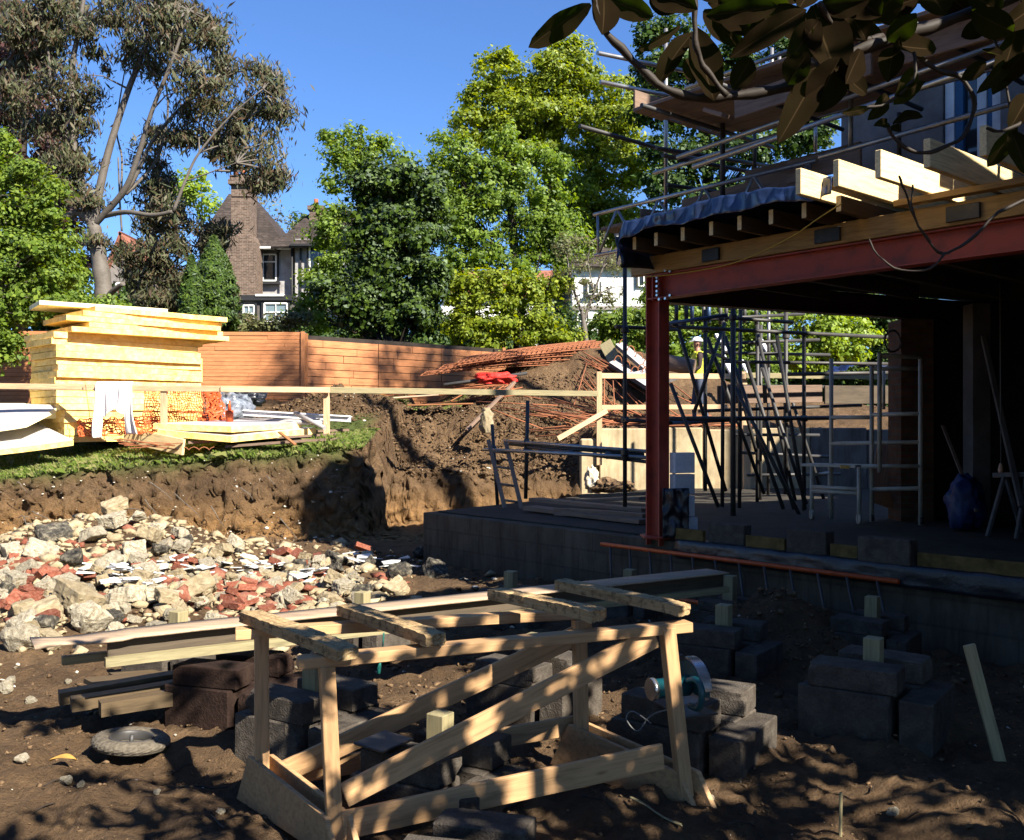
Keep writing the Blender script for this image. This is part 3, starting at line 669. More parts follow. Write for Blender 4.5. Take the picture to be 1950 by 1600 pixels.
# transoms under upper lift
for s in (-.9, .0, .9, 1.8, 2.8):
    stube(B(s, -.1, 5.10), B(s, 2.2, 5.10), 'transom', 'galv_dark')
for (a, b, D1, D2) in (((1262, 296), (1560, 352), 11, 13), ((1250, 282), (1550, 330), 11.2, 13.2), ((1270, 352), (1500, 385), 11.6, 13.4)):
    stube(P(*a, D1), P(*b, D2), 'transom', 'galv_dark')
# upper lift boards
pz = 5.17
def board(p0, p1, w, h, lab, grp='scaffold boards of the upper lift', m='scafboard', name='scaffold_board', up=(0, 0, 1)):
    return tag(beam(name, p0, p1, w, h, M[m], up=up), lab, 'scaffold board', grp)
pA = PT(1216, 262, .2); sA = (pA - A).dot(U)
nb = 7
for k in range(nb):
    t = .22 + k * .235
    off = (.0, .0, .12, .05, .22, .1, .3)[k]
    board(B(sA + off, t, pz), B(4.9, t, pz), .225, .038, 'scaffold board of the upper lift, %s from the front edge' % ORD[k])
board(B(sA - .01, .14, pz + .12), B(sA - .01, 1.7, pz + .12), .03, .21, 'short sunlit toe board across the left end of the upper lift', 'toe boards', up=(0, 0, 1))
board(B(.35, 1.9, pz + .13), B(5, 1.9, pz + .13), .035, .22, 'long brown toe board along the back of the upper lift', 'toe boards')
s4, z4 = (PT(1790, 75, .3) - A).dot(U), PT(1790, 75, .3).z
board(B(s4 - .35, .3, z4), B(6.2, .3, z4), .035, .24, 'brown toe board below the white eaves at the top right', 'toe boards')
board(PT(1400, 205, .18), PT(1660, 118, .18), .035, .22, 'long brown toe board along the front of the upper lift behind the leaves', 'toe boards')
board(PT(1350, 212, .3), PT(1386, 222, .3) , .2, .04, 'short sunlit board end sticking out of the upper lift', None)
for i, (p, q, t) in enumerate(((( 1420, 345), (1640, 290), 1.7), ((1300, 398), (1560, 330), 1.9), ((1500, 330), (1640, 296), .9))):
    board(PT(*p, t), PT(*q, t), .04, .22, ['brown board on edge high behind the lattice beam', 'grey brown board on edge low behind the lattice beam', 'short board on edge by the deep joists'][i], 'toe boards')
# lattice beam of the lower lift
lt = thing('lattice_beam', 'galvanised lattice beam running along the roof edge above the tarpaulin', 'lattice beam', PT(1130, 480, .8))
a0, a1 = PT(1131, 409, .8), PT(1545, 308, .8); b0 = PT(1133, 487, .8); b1 = a1 + (b0 - a0)
def lt_t(p, q, nm): return tube(nm, p, q, .022 if nm == 'chord' else .016, M['galv'], lt, seg=10)
lt_t(a0, a0 + (a1 - a0) * 1.02, 'chord'); lt_t(b0, b1, 'chord'); lt_t(a0 + (a1 - a0) * .02, b0 + (b1 - b0) * .02, 'web'); lt_t(a0 + (a1 - a0) * .995, b0 + (b1 - b0) * .995, 'web')
n = 9
for k in range(n):
    u0, u1 = .02 + k / n * .97, .02 + (k + 1) / n * .97
    if k % 2: lt_t(a0.lerp(a1, u0), b0.lerp(b1, u1), 'web')
    else: lt_t(b0.lerp(b1, u0), a0.lerp(a1, u1), 'web')
board(PT(1318, 405, 1.3), PT(1560, 348, 1.3), .035, .24, 'grey toe board standing behind the lattice beam', 'toe boards')
board(PT(1222, 414, 1.1), PT(1325, 424, 2.6), .035, .2, 'dark toe board end at the left of the lower lift', 'toe boards')
board(PT(1160, 440, .95), PT(1400, 380, .95), .3, .04, 'scaffold board lying flat on the lower lift by the lattice beam', None)
# tubes seen through the open room
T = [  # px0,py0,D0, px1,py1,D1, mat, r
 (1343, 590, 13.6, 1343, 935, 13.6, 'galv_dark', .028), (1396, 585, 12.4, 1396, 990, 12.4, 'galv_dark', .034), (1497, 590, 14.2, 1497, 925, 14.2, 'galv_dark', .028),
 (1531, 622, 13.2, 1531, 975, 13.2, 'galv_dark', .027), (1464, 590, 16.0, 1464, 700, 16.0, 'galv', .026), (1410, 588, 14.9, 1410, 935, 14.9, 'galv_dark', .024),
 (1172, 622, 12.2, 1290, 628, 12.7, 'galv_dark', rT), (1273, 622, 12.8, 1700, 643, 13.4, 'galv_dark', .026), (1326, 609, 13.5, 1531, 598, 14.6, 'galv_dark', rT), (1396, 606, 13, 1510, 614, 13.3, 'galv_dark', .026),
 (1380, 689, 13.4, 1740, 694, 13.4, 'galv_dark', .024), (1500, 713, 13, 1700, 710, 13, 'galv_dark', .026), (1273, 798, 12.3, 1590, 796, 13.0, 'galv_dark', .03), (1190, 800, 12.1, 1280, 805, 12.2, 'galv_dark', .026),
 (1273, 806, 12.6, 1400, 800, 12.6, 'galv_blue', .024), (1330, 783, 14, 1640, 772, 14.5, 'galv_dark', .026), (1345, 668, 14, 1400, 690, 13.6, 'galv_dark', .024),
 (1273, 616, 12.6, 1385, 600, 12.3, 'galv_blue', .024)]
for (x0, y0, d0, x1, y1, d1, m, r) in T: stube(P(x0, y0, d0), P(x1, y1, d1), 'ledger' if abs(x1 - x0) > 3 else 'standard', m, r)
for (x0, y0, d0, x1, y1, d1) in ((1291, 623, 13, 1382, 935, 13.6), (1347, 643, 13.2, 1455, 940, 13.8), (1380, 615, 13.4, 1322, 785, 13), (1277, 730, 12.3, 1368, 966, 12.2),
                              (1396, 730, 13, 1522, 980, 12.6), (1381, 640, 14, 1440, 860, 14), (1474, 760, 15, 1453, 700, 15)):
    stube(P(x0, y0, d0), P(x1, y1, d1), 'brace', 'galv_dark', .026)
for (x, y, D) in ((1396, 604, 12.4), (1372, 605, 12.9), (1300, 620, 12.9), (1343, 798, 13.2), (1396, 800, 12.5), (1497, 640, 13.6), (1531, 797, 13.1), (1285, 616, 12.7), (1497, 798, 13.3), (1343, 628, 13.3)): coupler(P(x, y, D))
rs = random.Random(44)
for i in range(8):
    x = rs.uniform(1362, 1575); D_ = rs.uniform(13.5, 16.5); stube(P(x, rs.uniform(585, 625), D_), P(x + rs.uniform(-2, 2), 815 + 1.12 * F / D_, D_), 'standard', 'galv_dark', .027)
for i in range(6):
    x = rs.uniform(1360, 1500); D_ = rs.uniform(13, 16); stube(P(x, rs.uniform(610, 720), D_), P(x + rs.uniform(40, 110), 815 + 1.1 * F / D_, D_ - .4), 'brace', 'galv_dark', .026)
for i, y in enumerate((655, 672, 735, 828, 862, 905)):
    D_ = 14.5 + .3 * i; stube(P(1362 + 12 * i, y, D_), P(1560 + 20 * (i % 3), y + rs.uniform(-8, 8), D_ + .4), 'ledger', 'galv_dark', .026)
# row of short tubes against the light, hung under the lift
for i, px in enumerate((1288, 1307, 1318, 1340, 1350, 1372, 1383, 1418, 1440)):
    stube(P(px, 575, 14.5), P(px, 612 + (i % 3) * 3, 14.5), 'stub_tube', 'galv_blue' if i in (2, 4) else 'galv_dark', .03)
b = beam('brown_plank', P(1366, 752, 13.9), P(1565, 750, 14.1), .035, .255, M['scafboard']); tag(b, 'wide brown plank on edge between the dark scaffold standards', 'plank')
b = beam('dark_plank', P(1570, 752, 14.3), P(1725, 752, 14.6), .035, .27, M['oldply']); tag(b, 'dark wet plank on edge behind the rolling tower', 'plank')
def bs(u, v): p = P(1590 + 110 * u, 715 - 22 * math.sin(min(1, u * 1.5) * 2.2), 14.2); return p + Vector((0, .6 * v, .05 * v + wav(u * 4, v, .05, 2)))
tag(sheet('blue_sheet', bs, 20, 8, M['bluebag'], thick=.004), 'small blue plastic sheet lying over the planks by the brick pier', 'plastic sheet')
# low ledger cluster by the ladder
lc = thing('tube_handrail', 'scaffold tube handrail on two short uprights beside the ladder', 'handrail', P(950, 940, 14.2))
def lct(x0, y0, d0, x1, y1, d1, m='galv_dark', r=.025, nm='tube'): return tube(nm, P(x0, y0, d0), P(x1, y1, d1), r, M[m], lc, seg=10)
lct(937, 808, 14.5, 948, 968, 14.5, r=.027, nm='upright'); lct(1005, 763, 14.3, 1001, 950, 14.3, r=.03, nm='upright')
lct(922, 856, 14.3, 1240, 872, 12.2, 'galv'); lct(960, 840, 14.6, 1235, 860, 12.4, 'galv'); lct(970, 846, 14.6, 1225, 866, 12.5, r=.024); lct(1005, 852, 14.2, 1235, 880, 12.2, r=.024)
for (x, y, D) in ((1003, 842, 14.25), (1003, 857, 14.25), (940, 855, 14.3), (1086, 864, 13.3), (1158, 867, 12.8), (1190, 871, 12.4)):
    bm = bmesh.new(); box_bm(bm, .09, .09, .09); fin(bm, 'coupler', M['galv_dark'], lc, Matrix.Translation(P(x, y, D)) @ Matrix.Rotation(.5, 4, 'X'), bevel=.02)
# timber ladder leaning at the slab end
ld = thing('timber_ladder', 'short weathered wooden ladder leaning at the end of the slab', 'ladder', P(970, 980, 13.6))
l0, l1 = P(963, 975, 13.6), P(930, 838, 14.2); r0, r1 = P(996, 980, 13.5), P(963, 842, 14.1)
beam('stile', l0, l1, .06, .03, M['scafboard'], ld, up=(0, 1, 0)); beam('stile', r0, r1, .06, .03, M['scafboard'], ld, up=(0, 1, 0))
for k in (.16, .38, .62, .84): tube('rung', l0.lerp(l1, k), r0.lerp(r1, k), .018, M['scafboard'], ld, seg=8)
# orange-railed ladder lying against the slab wall
ol = thing('orange_ladder', 'orange railed ladder lying on its side along the slab wall', 'ladder', PT(1145, 1038, -.1))
o0, o1 = PT(1145, 1036, -.08), PT(1712, 1108, -.08)
q0 = o0 + Vector((-.02, -.32, -.40)) ; q1 = o1 + Vector((-.02, -.32, -.40))
tube('rail', o0, o1, .022, M['orange_plastic'], ol, seg=8); tube('rail', q0, q1, .022, M['orange_plastic'], ol, seg=8)
for k in range(12):
    u = .04 + k * .082; tube('rung', o0.lerp(o1, u), q0.lerp(q1, u) , .012, M['galv_dark'], ol, seg=8)
# planks piled on slab end
pl = [((1008, 968, 13.0), (1230, 992, 11.2), .22, .05), ((1100, 955, 13.6), (1228, 948, 12.8), .25, .04), ((1020, 950, 13.8), (1235, 972, 12.0), .25, .045), ((1060, 975, 12.4), (1228, 985, 11.4), .1, .09), ((1110, 944, 14.4), (1230, 940, 13.8), .22, .05)]
pn = ['lowest and longest plank', 'short plank across the top', 'wide plank in the middle', 'square timber at the front', 'plank lying behind']
for (a, b, w, h), nme in zip(pl, pn):
    pa, pb = P(*a), P(*b); tag(beam('loose_plank', pa, pb, w, h, M['scafboard'], warp=.008), nme + ' in the pile left of the red post', 'plank', 'planks piled on the slab')
# aircrete blocks beside the post
ap = P(1300, 1000, 9.85)
for i, (z, dx) in enumerate(((.68, .03), (.90, 0), (1.12, 0), (1.34, 0))):
    c = Vector((1.735 + dx, 9.9, z + .105)); ang = Vector((math.cos(.55), math.sin(.55), 0))
    b = beam('aerated_block', c - Vector((.11, .05, 0)), c + Vector((.11, .05, 0)), .10, .208, M['aircrete'], bevel=.004)
    tag(b, 'pale aerated block beside the red post, %s of the stack' % ['bottom one', 'second from the bottom', 'third from the bottom', 'topmost'][i], 'block', 'pale block stack beside the post')
b = sheet('dark_cloth', lambda u, v: P(1262 + 50 * u, 930 + 95 * v, 9.75) + Vector((0, wav(u * 2, v * 2, .06, 2), 0)), 14, 14, M['membrane'], thick=.004)
tag(b, 'dark damp proof sheet crumpled round the foot of the post', 'plastic sheet')

# rolling tower and hop-up inside the room
def frame_thing(name, label, segs, D_, mat='paleframe'):
    t = thing(name, label, 'access tower', P(segs[0][0], segs[0][1], segs[0][2]))
    for (x0, y0, d0, x1, y1, d1, nm) in segs:
        tube(nm, P(x0, y0, d0), P(x1, y1, d1), .026 if nm != 'brace' else .02, M[mat], t, seg=10)
    return t
tw = frame_thing('rolling_tower', 'pale paint splashed rolling tower standing inside the new room', [
 (1583, 1000, 12.0, 1583, 683, 12.0, 'leg'), (1675, 900, 11.0, 1675, 672, 11.0, 'leg'), (1660, 1000, 11.6, 1660, 697, 11.6, 'leg'), (1753, 1004, 11.2, 1753, 683, 11.2, 'leg'), (1724, 700, 12.4, 1724, 785, 12.4, 'brace'), (1683, 700, 12.5, 1683, 780, 12.5, 'brace'),
 (1675, 678, 11.0, 1753, 680, 11.2, 'crossbar'), (1660, 702, 11.6, 1753, 702, 11.6, 'crossbar'), (1583, 795, 12, 1660, 795, 11.6, 'crossbar'), (1660, 790, 11.6, 1753, 788, 11.2, 'crossbar'), (1583, 845, 12, 1753, 842, 11.2, 'crossbar'), (1640, 888, 11.4, 1753, 888, 11.2, 'crossbar'), (1660, 932, 11.6, 1753, 930, 11.2, 'crossbar')], 11.5)
for (x, y, D) in ((1660, 1004, 11.6), (1753, 1008, 11.2)):
    bm = bmesh.new(); cyl_bm(bm, .05, .05, .03, 14); fin(bm, 'castor', M['black_metal'], tw, Matrix.Translation(Vector((P(x, y, D).x, D, .73))))
hu = frame_thing('hop_up', 'low pale work platform frame on castors in front of the rolling tower', [
 (1546, 985, 11.9, 1546, 886, 11.9, 'leg'), (1636, 1000, 11.3, 1636, 890, 11.3, 'leg'), (1580, 970, 12.6, 1580, 886, 12.6, 'leg'), (1546, 927, 11.9, 1636, 932, 11.3, 'crossbar'), (1546, 935, 11.9, 1636, 940, 11.3, 'crossbar'), (1580, 900, 12.6, 1546, 905, 11.9, 'brace')], 11.5)
pa, pb = P(1541, 885, 12.1), P(1645, 888, 11.5); beam('platform', pa, pb, .35, .035, M['paleframe'], hu)
beam('label_plate', P(1600, 889, 11.3), P(1618, 890, 11.3), .004, .04, M['foam'], hu)
for (x, y, D) in ((1546, 995, 11.9), (1636, 1006, 11.3)):
    bm = bmesh.new(); cyl_bm(bm, .06, .06, .035, 14); fin(bm, 'castor', M['paleframe'], hu, Matrix.Translation(Vector((P(x, y, D).x, D, .74))))
for i, (x, y0, y1, D, wd) in enumerate(((1685, 850, 962, 12.1, .28), (1712, 855, 950, 12.2, .2))):
    a, c = P(x - 8, y1, D - .3), P(x + 6, y0, D + .3)
    tag(beam('plywood_offcut', a, c, wd, .018, M['orange_ply'], up=(0, -1, .3)), ['wide reddish plywood offcut leaning behind the rolling tower', 'narrow reddish plywood offcut leaning beside the wider one'][i], 'plywood')
# work trestle far right, leaning pole, cable, blue sack, hanging coil
st = thing('saw_horse', 'small pale saw horse standing at the right edge of the room', 'saw horse', P(1915, 975, 10))
beam('top_bar', P(1895, 905, 10.2), P(1968, 903, 9.8), .09, .05, M['greyrender'], st)
for (x0, x1, d) in ((1912, 1880, 10), (1915, 1945, 10.4), (1955, 1935, 9.8), (1958, 1985, 10)): beam('leg', P(x0, 908, d), PZ(x1, 815 + 1.12 * F / d, .68), .05, .03, M['greyrender'], st)
tag(beam('leaning_pole', P(1872, 640, 10.9), P(1945, 965, 9.7), .05, .05, M['greyrender']), 'thin pole leaning against the dark wall at the right', 'pole')
tag(beam('leaning_batten', P(1795, 810, 11.3), P(1860, 975, 10.4), .04, .02, M['scafboard']), 'short batten leaning low against the dark interior wall', 'batten')
lp = thing('inspection_lamp', 'work lamp hanging on a long cable at the right of the room', 'lamp', P(1906, 890, 10.2))
tube('cable', P(1904, 520, 10.2), P(1906, 885, 10.2), .005, M['cable'], lp, seg=6)
bm = bmesh.new(); path_bm(bm, [P(1906, 882, 10.2), P(1906, 888, 10.2), P(1906, 895, 10.2), P(1906, 903, 10.2)], [.012, .022, .03, .022], 10); fin(bm, 'lamp_body', M['lamp'], lp)
def sack(name, c, r, mat, seed, k=.25):
    bm = bmesh.new(); bmesh.ops.create_icosphere(bm, subdivisions=4, radius=1)
    for v in bm.verts:
        n = mnoise.noise(v.co * 2.2 + Vector((seed, 0, 0))) + .5 * mnoise.noise(v.co * 5 + Vector((seed, 3, 0)))
        v.co *= 1 + k * n; v.co = Vector((v.co.x * r[0], v.co.y * r[1], v.co.z * r[2])); v.co.z = max(v.co.z, -r[2] * .75)
    o = fin(bm, name, mat, smooth=True); o.matrix_basis = Matrix.Translation(c); return o
tag(sack('blue_sack', Vector((P(1815, 950, 10.9).x, 10.6, .95)), (.2, .18, .33), M['bluebag'], 4), 'blue plastic sack slumped on the floor by the dark wall', 'sack')
ring = [P(1700, 650, 11.3) + Vector((.1 * math.cos(a), .03 * math.sin(a * 3), .13 * math.sin(a))) for a in [i / 20 * 2 * math.pi * 3 for i in range(61)]]
tag(path('cable_coil', ring, .009, M['greyrender'], seg=6), 'pale cable coil hanging in the opening beside the brick pier', 'cable coil')
rl_ = random.Random(5)
# ================================================================== trestle in the foreground
tr = thing('timber_trestle', 'home made sawn timber trestle with diagonal braces in the foreground', 'trestle', P(900, 1600, 4.5))
mt = M['trestle']
def bd(nm, a, b, w, h, m=mt, up=(0, 0, 1), **k): return beam(nm, P(*a), P(*b), w, h, m, tr, up=up, bevel=.003, **k)
nF = Vector((.55, -1.56, 0)).normalized()                # outward normal of the front side
def leg(px0, y0, px1, D, zb=0):
    a = P(px0, y0, D); b = PZ(px1, HY + (EYE - zb) * F / D, zb)
    beam('leg', a, (b.x, D - .01, zb), .065, .06, mt, tr, up=nF, bevel=.003)
leg(622, 1268, 640, 4.12); leg(498, 1208, 500, 4.62); leg(1270, 1196, 1306, 4.62); leg(1103, 1180, 1108, 5.05)
bd('top_rail', (566, 1262, 4.10), (1312, 1192, 4.68), .085, .048); bd('top_rail', (448, 1207, 4.60), (1150, 1165, 5.12), .085, .048)
bd('brace', (655, 1515, 4.14), (1248, 1212, 4.62), .024, .105, up=(0, 0, 1)); bd('brace', (498, 1490, 4.66), (1128, 1196, 5.10), .024, .105)
bd('lower_rail', (652, 1572, 4.10), (1262, 1440, 4.56), .024, .12); bd('lower_rail', (520, 1480, 4.72), (1098, 1380, 5.12), .024, .1)
def foot(name, pts, off):
    """board on edge with slanted ends; pts: bottom-front, bottom-back, top-back, top-front"""
    n = Vector((.96, .28, 0)) * .012
    v = [p + off + n for p in pts] + [p + off - n for p in pts]
    f = [(0, 1, 2, 3), (7, 6, 5, 4), (0, 4, 5, 1), (1, 5, 6, 2), (2, 6, 7, 3), (3, 7, 4, 0)]
    bm = bmesh.new(); vs = [bm.verts.new(x) for x in v]
    for q in f: bm.faces.new([vs[i] for i in q])
    bmesh.ops.recalc_face_normals(bm, faces=bm.faces[:]); return fin(bm, name, mt, tr, bevel=.002)
def footpts(F_, B_, ht=.17, ext=.12):
    d = (F_ - B_).normalized()
    return [F_ + d * ext, B_ - d * ext * 1.2, B_ - d * .02 + Vector((0, 0, ht + .07)), F_ + d * .02 + Vector((0, 0, ht))]
fl = Vector((P(640, 0, 4.1).x, 4.1, .0)); bl = Vector((P(500, 0, 4.62).x, 4.62, .0)); frr = Vector((P(1306, 0, 4.62).x, 4.62, .0)); br = Vector((P(1108, 0, 5.05).x, 5.05, .02))
for a, b in ((fl, bl), (frr, br)):
    for sgn in (-1, 1): foot('foot_board', footpts(a, b), Vector((.046 * sgn, .012 * sgn, 0)))
# loose crusted pieces across the top: ragged mortar crust
def crusted(a, b, w, h, lab, seed):
    p0, p1 = P(*a), P(*b); L = (p1 - p0).length; bm = bmesh.new(); nx, ny, nz = 40, 8, 4
    bmesh.ops.create_grid(bm, x_segments=1, y_segments=1, size=1); bm.clear()
    box_bm(bm, L, w, h)
    bmesh.ops.subdivide_edges(bm, edges=[e for e in bm.edges if abs((e.verts[0].co - e.verts[1].co).x) > .1], cuts=44)
    bmesh.ops.subdivide_edges(bm, edges=[e for e in bm.edges if abs((e.verts[0].co - e.verts[1].co).x) < .001], cuts=4, use_grid_fill=True)
    for v in bm.verts:
        e = 1 + .0 * v.co.x
        fray = max(0, abs(v.co.x) / (L / 2) - .75) * 4
        n = mnoise.noise(v.co * 28 + Vector((seed, 0, 0))); n2 = mnoise.noise(v.co * 80 + Vector((seed, 7, 0)))
        notch = -.003 if (math.sin(v.co.x * 60 + seed) > .9 and v.co.z > 0) else 0
        v.co += Vector((n2 * .01 * fray, n * .0015 + n2 * .003 * fray, (n * .002 + n2 * .002) * (1 if v.co.z > 0 else .3) + notch))
        if v.co.x > 0: v.co.z -= .008 * fray * (1 + n)
    o = fin(bm, 'timber_offcut', M['crust'], M=frame(p0, p1), smooth=False)
    return tag(o, lab, 'timber offcut', 'crusted timber offcuts laid across the trestle')
t = NT('crusted_timber', .9, .15); co = t.coord((1, 1, 1)); g = t.noise(t.coord((1.2, 16, 16)), 3.2, 6, .65, .6)
col = t.ramp(g, [(.28, (.30, .19, .09)), (.5, (.50, .34, .17)), (.72, (.62, .46, .25))])
n_ = t.noise(co, 26, 7, .7); col = t.mix(t.ramp(n_, [(.50, (0, 0, 0)), (.62, (.8, .8, .8))]), col, (.12, .085, .05)); t.bump(n_, .8, .012); M['crust'] = t.out(col, .1)
crusted((474, 1172, 4.72), (662, 1243, 4.05), .105, .05, 'leftmost crusted offcut across the trestle, over its left end', 3)
crusted((658, 1160, 4.78), (830, 1216, 4.20), .10, .05, 'second crusted offcut from the left across the trestle', 8)
crusted((942, 1130, 5.02), (1138, 1170, 4.50), .10, .052, 'third crusted offcut from the left across the trestle', 13)
crusted((1066, 1112, 5.18), (1304, 1160, 4.64), .095, .05, 'rightmost crusted offcut across the trestle, over its right end', 21)
gc = thing('dangling_string', 'short green cord dangling from the trestle rail', 'cord', P(728, 1225, 4.7))
path('cord', smooth_pts([P(731, 1205, 4.75), P(729, 1230, 4.74), P(727, 1250, 4.72), P(724, 1262, 4.72)], 4), .004, M['rope_g'], gc, 6)
path('frayed_end', [P(724, 1262, 4.72), P(722, 1272, 4.72), P(721, 1283, 4.72)], [.005, .011, .009], M['rope_g'], gc, 6)

# ================================================================== block piers with timber stubs
def block_mesh(l, w, h, seed):
    bm = bmesh.new(); box_bm(bm, l, w, h); bmesh.ops.bevel(bm, geom=bm.edges[:], offset=.006, segments=1, affect='EDGES')
    bmesh.ops.triangulate(bm, faces=[f for f in bm.faces if len(f.verts) > 4])
    bmesh.ops.subdivide_edges(bm, edges=[e for e in bm.edges if e.calc_length() > .05], cuts=5, use_grid_fill=True)
    for v in bm.verts:
        n = mnoise.noise(v.co * 25 + Vector((seed, 0, 0))); n2 = mnoise.noise(v.co * 7 + Vector((seed, 9, 0)))
        v.co += v.co.normalized() * (.0025 * n + .001 * n2)
    for _ in range(2):
        k = Vector((random.choice((-1, 1)) * l / 2, random.choice((-1, 1)) * w / 2, random.choice((-1, 1)) * h / 2)); r = random.uniform(.03, .07)
        for v in bm.verts:
            dd = (v.co - k).length
            if dd < r: v.co += (Vector((0, 0, 0)) - k).normalized() * (r - dd) * .6 * (1 + mnoise.noise(v.co * 60))
    return bm
def pier(px, D, rot, label, mat='block', base=True, stub=True, sc_=1.0, z0=0, stub_h=.26, zt=None, x=None):
    X = (px - CX) / F * D if x is None else x; g = hz(X, D) - .05 if z0 is None else z0
    t = thing('block_pier', label, 'block pier', (X, D, g), 'concrete block piers with timber stubs', R(rot))
    W = WM[t.name]
    def blk(l, w, h, c, rz=0, m=mat): return fin(block_mesh(l, w, h, random.uniform(0, 99)), 'block', M[m], t, W @ Matrix.Translation(c) @ Matrix.Rotation(rz, 4, 'Z'))
    hb = .27 * sc_
    if base:
        blk(.46 * sc_, .26 * sc_, hb, (-.06, -.15 * sc_, hb / 2), R(random.uniform(-3, 3))); blk(.46 * sc_, .26 * sc_, hb, (.02, .15 * sc_, hb / 2), R(random.uniform(-3, 3)))
        blk(.16 * sc_, .5 * sc_, hb * .96, (.29 * sc_, -.0, hb * .48), R(random.uniform(-2, 2)))
    else: hb = 0
    zt_ = hb + .062 * sc_
    blk(.44 * sc_, .20 * sc_, .12 * sc_, (-.02, -.165 * sc_, zt_), R(random.uniform(-5, 5))); blk(.44 * sc_, .20 * sc_, .12 * sc_, (.04, .165 * sc_, zt_), R(random.uniform(-5, 5)))
    if stub: beam('timber_stub', W @ Vector((.02, 0, .0)), W @ Vector((.02 + .006, 0, hb + stub_h)), .095, .095, M['rail_green'], t, up=(W.to_3x3() @ Vector((0, 1, 0))), bevel=.003)
    return t
pier(335, 6.9, -28, 'pier half hidden by the long plank, at the left in front of the rubble', sc_=.9)
pier(685, 7.7, -28, 'sunlit pier just behind the trestle, at the right end of the rubble', sc_=.9)
pier(968, 8.9, -30, 'shaded pier behind the trestle, third crosspiece pointing at it', sc_=.85)
pier(1195, 9.2, -35, 'small pier against the slab wall below the red post', sc_=.75)
pier(592, 5.30, -32, 'pier with a sunlit block inside the left end of the trestle')
pier(830, 4.62, -32, z0=-.08, label= 'dark pier in the middle under the trestle with a slate on top')
pier(1010, 6.0, -32, 'dark pier seen under the trestle between its two braces')
pier(1310, 5.32, -34, 'pier behind the right leg of the trestle that carries the circular saw', sc_=1.1, z0=-.06, stub=False)
pier(1372, 7.0, -34, 'shaded pier right of the trestle, left of the soil heap')
pier(1655, 5.75, -36, 'large isolated dark pier at the right with a pale timber stub', sc_=1.12)
pier(1655, 7.5, -38, 'pier against the slab wall behind the large isolated one', sc_=.9)
pier(1385, 8.55, -38, 'pier at the right end of the long plank', sc_=.75, stub_h=.3)
pier(445, 5.95, -20, 'reddish brown pier in deep shade under the long plank', mat='redblock', stub=False, sc_=1.0)
pier(885, 3.78, -14, 'nearest low pier at the bottom of the view beneath the lower rail', stub=False, sc_=.88, z0=-.12)
b = beam('slate', P(700, 1425, 4.45), P(760, 1400, 4.6), .2, .012, M['black_metal']); tag(b, 'broken dark slate lying on the middle pier', 'slate')

# ================================================================== long plank on the piers
z1 = .47
lp0 = PZ(200, 1263, z1); lp1 = PZ(1385, 1122, z1)
d_ = (lp1 - lp0).normalized(); nrm = Vector((-d_.y, d_.x, 0))
fm = thing('long_formwork_plank', 'long plywood topped plank running from the rubble to behind the trestle', 'plank', lp0)
beam('front_batten', lp0, lp1, .05, .05, M['rail_green'], fm, warp=.004)
beam('web', lp0 + nrm * .05 + d_ * .02 + Vector((0, 0, .06)), lp1 + nrm * .05 + Vector((0, 0, .06)), .022, .14, M['oldply'], fm)
beam('back_batten', lp0 + nrm * .19 - d_ * .2, lp1 + nrm * .19, .05, .05, M['rail_green'], fm)
def tops(u, v):
    p = (lp0 - d_ * .36).lerp(lp1, u) + nrm * (-.03 + .27 * v); p.z = z1 + .135
    if u < .1: p.z += .012 * math.sin(u * 60 + v * 2) * (1 - u / .1) - .008
    p.z += wav(u * 12, v, .0025, 1); return p
sheet('plywood_top', tops, 80, 3, M['ply'], fm, thick=.012)
# stacked timbers beneath
for i, (a, b, w, h) in enumerate((((112, 1328, 5.85), (345, 1290, 6.2), .1, .075), ((135, 1340, 5.7), (340, 1308, 6.0), .1, .075), ((190, 1350, 5.6), (350, 1325, 5.85), .1, .08), ((168, 1302, 6.2), (290, 1285, 6.5), .15, .03), ((215, 1290, 6.4), (340, 1278, 6.7), .15, .03))):
    pa, pb = P(*a), P(*b)
    tag(beam('stacked_timber', pa, pb, w, h, M['shadedjoist'], warp=.004), 'greenish timber under the long plank, %s' % ['rearmost of the three thick ones', 'middle one of the three thick ones', 'frontmost of the three thick ones', 'thin sunlit board behind at the left', 'thin board behind at the right'][i], 'timber', 'timbers stacked under the long plank')  # darker wood puts the plank's shade into the colour

# ================================================================== tyre
tg = G(250, 1440, 4); tx, ty = tg.x, 5.28; tx = P(250, 0, ty).x
tz = hz(tx, ty) + .045
ty_o = thing('wheelbarrow_tyre', 'dusty pneumatic wheelbarrow wheel lying flat on the soil', 'tyre', (tx, ty, tz))
def torus(name, Rm, rx, rz, mat, parent, M_, tread=False, n=96, m=26):
    v = []; f = []
    for i in range(n):
        a = 2 * math.pi * i / n
        for j in range(m):
            b = 2 * math.pi * j / m; r = 1
            if tread and math.cos(b) > .0:
                row = int((b + math.pi * 2) / (2 * math.pi / m)) ; g = ((i + (row % 2) * 2) % 4) == 0 or (abs(math.sin(b)) > .1 and j % 3 == 0)
                r = .93 if g else 1.0
            v.append(((Rm + rx * math.cos(b) * r) * math.cos(a), (Rm + rx * math.cos(b) * r) * math.sin(a), rz * math.sin(b) * (r if abs(math.cos(b)) > .2 else 1)))
    for i in range(n):
        for j in range(m): f.append((i * m + j, ((i + 1) % n) * m + j, ((i + 1) % n) * m + (j + 1) % m, i * m + (j + 1) % m))
    return pydata(name, v, f, mat, parent, M_, smooth=not tread)
Mt = Matrix.Translation((tx, ty, tz + .02)) @ Matrix.Rotation(R(5), 4, 'Y') @ Matrix.Rotation(R(-3), 4, 'X')
torus('tyre', .156, .048, .036, M['rubber'], ty_o, Mt, True)
rim = torus('rim', .112, .008, .030, M['galv_dark'], ty_o, Mt, False, 48, 12)
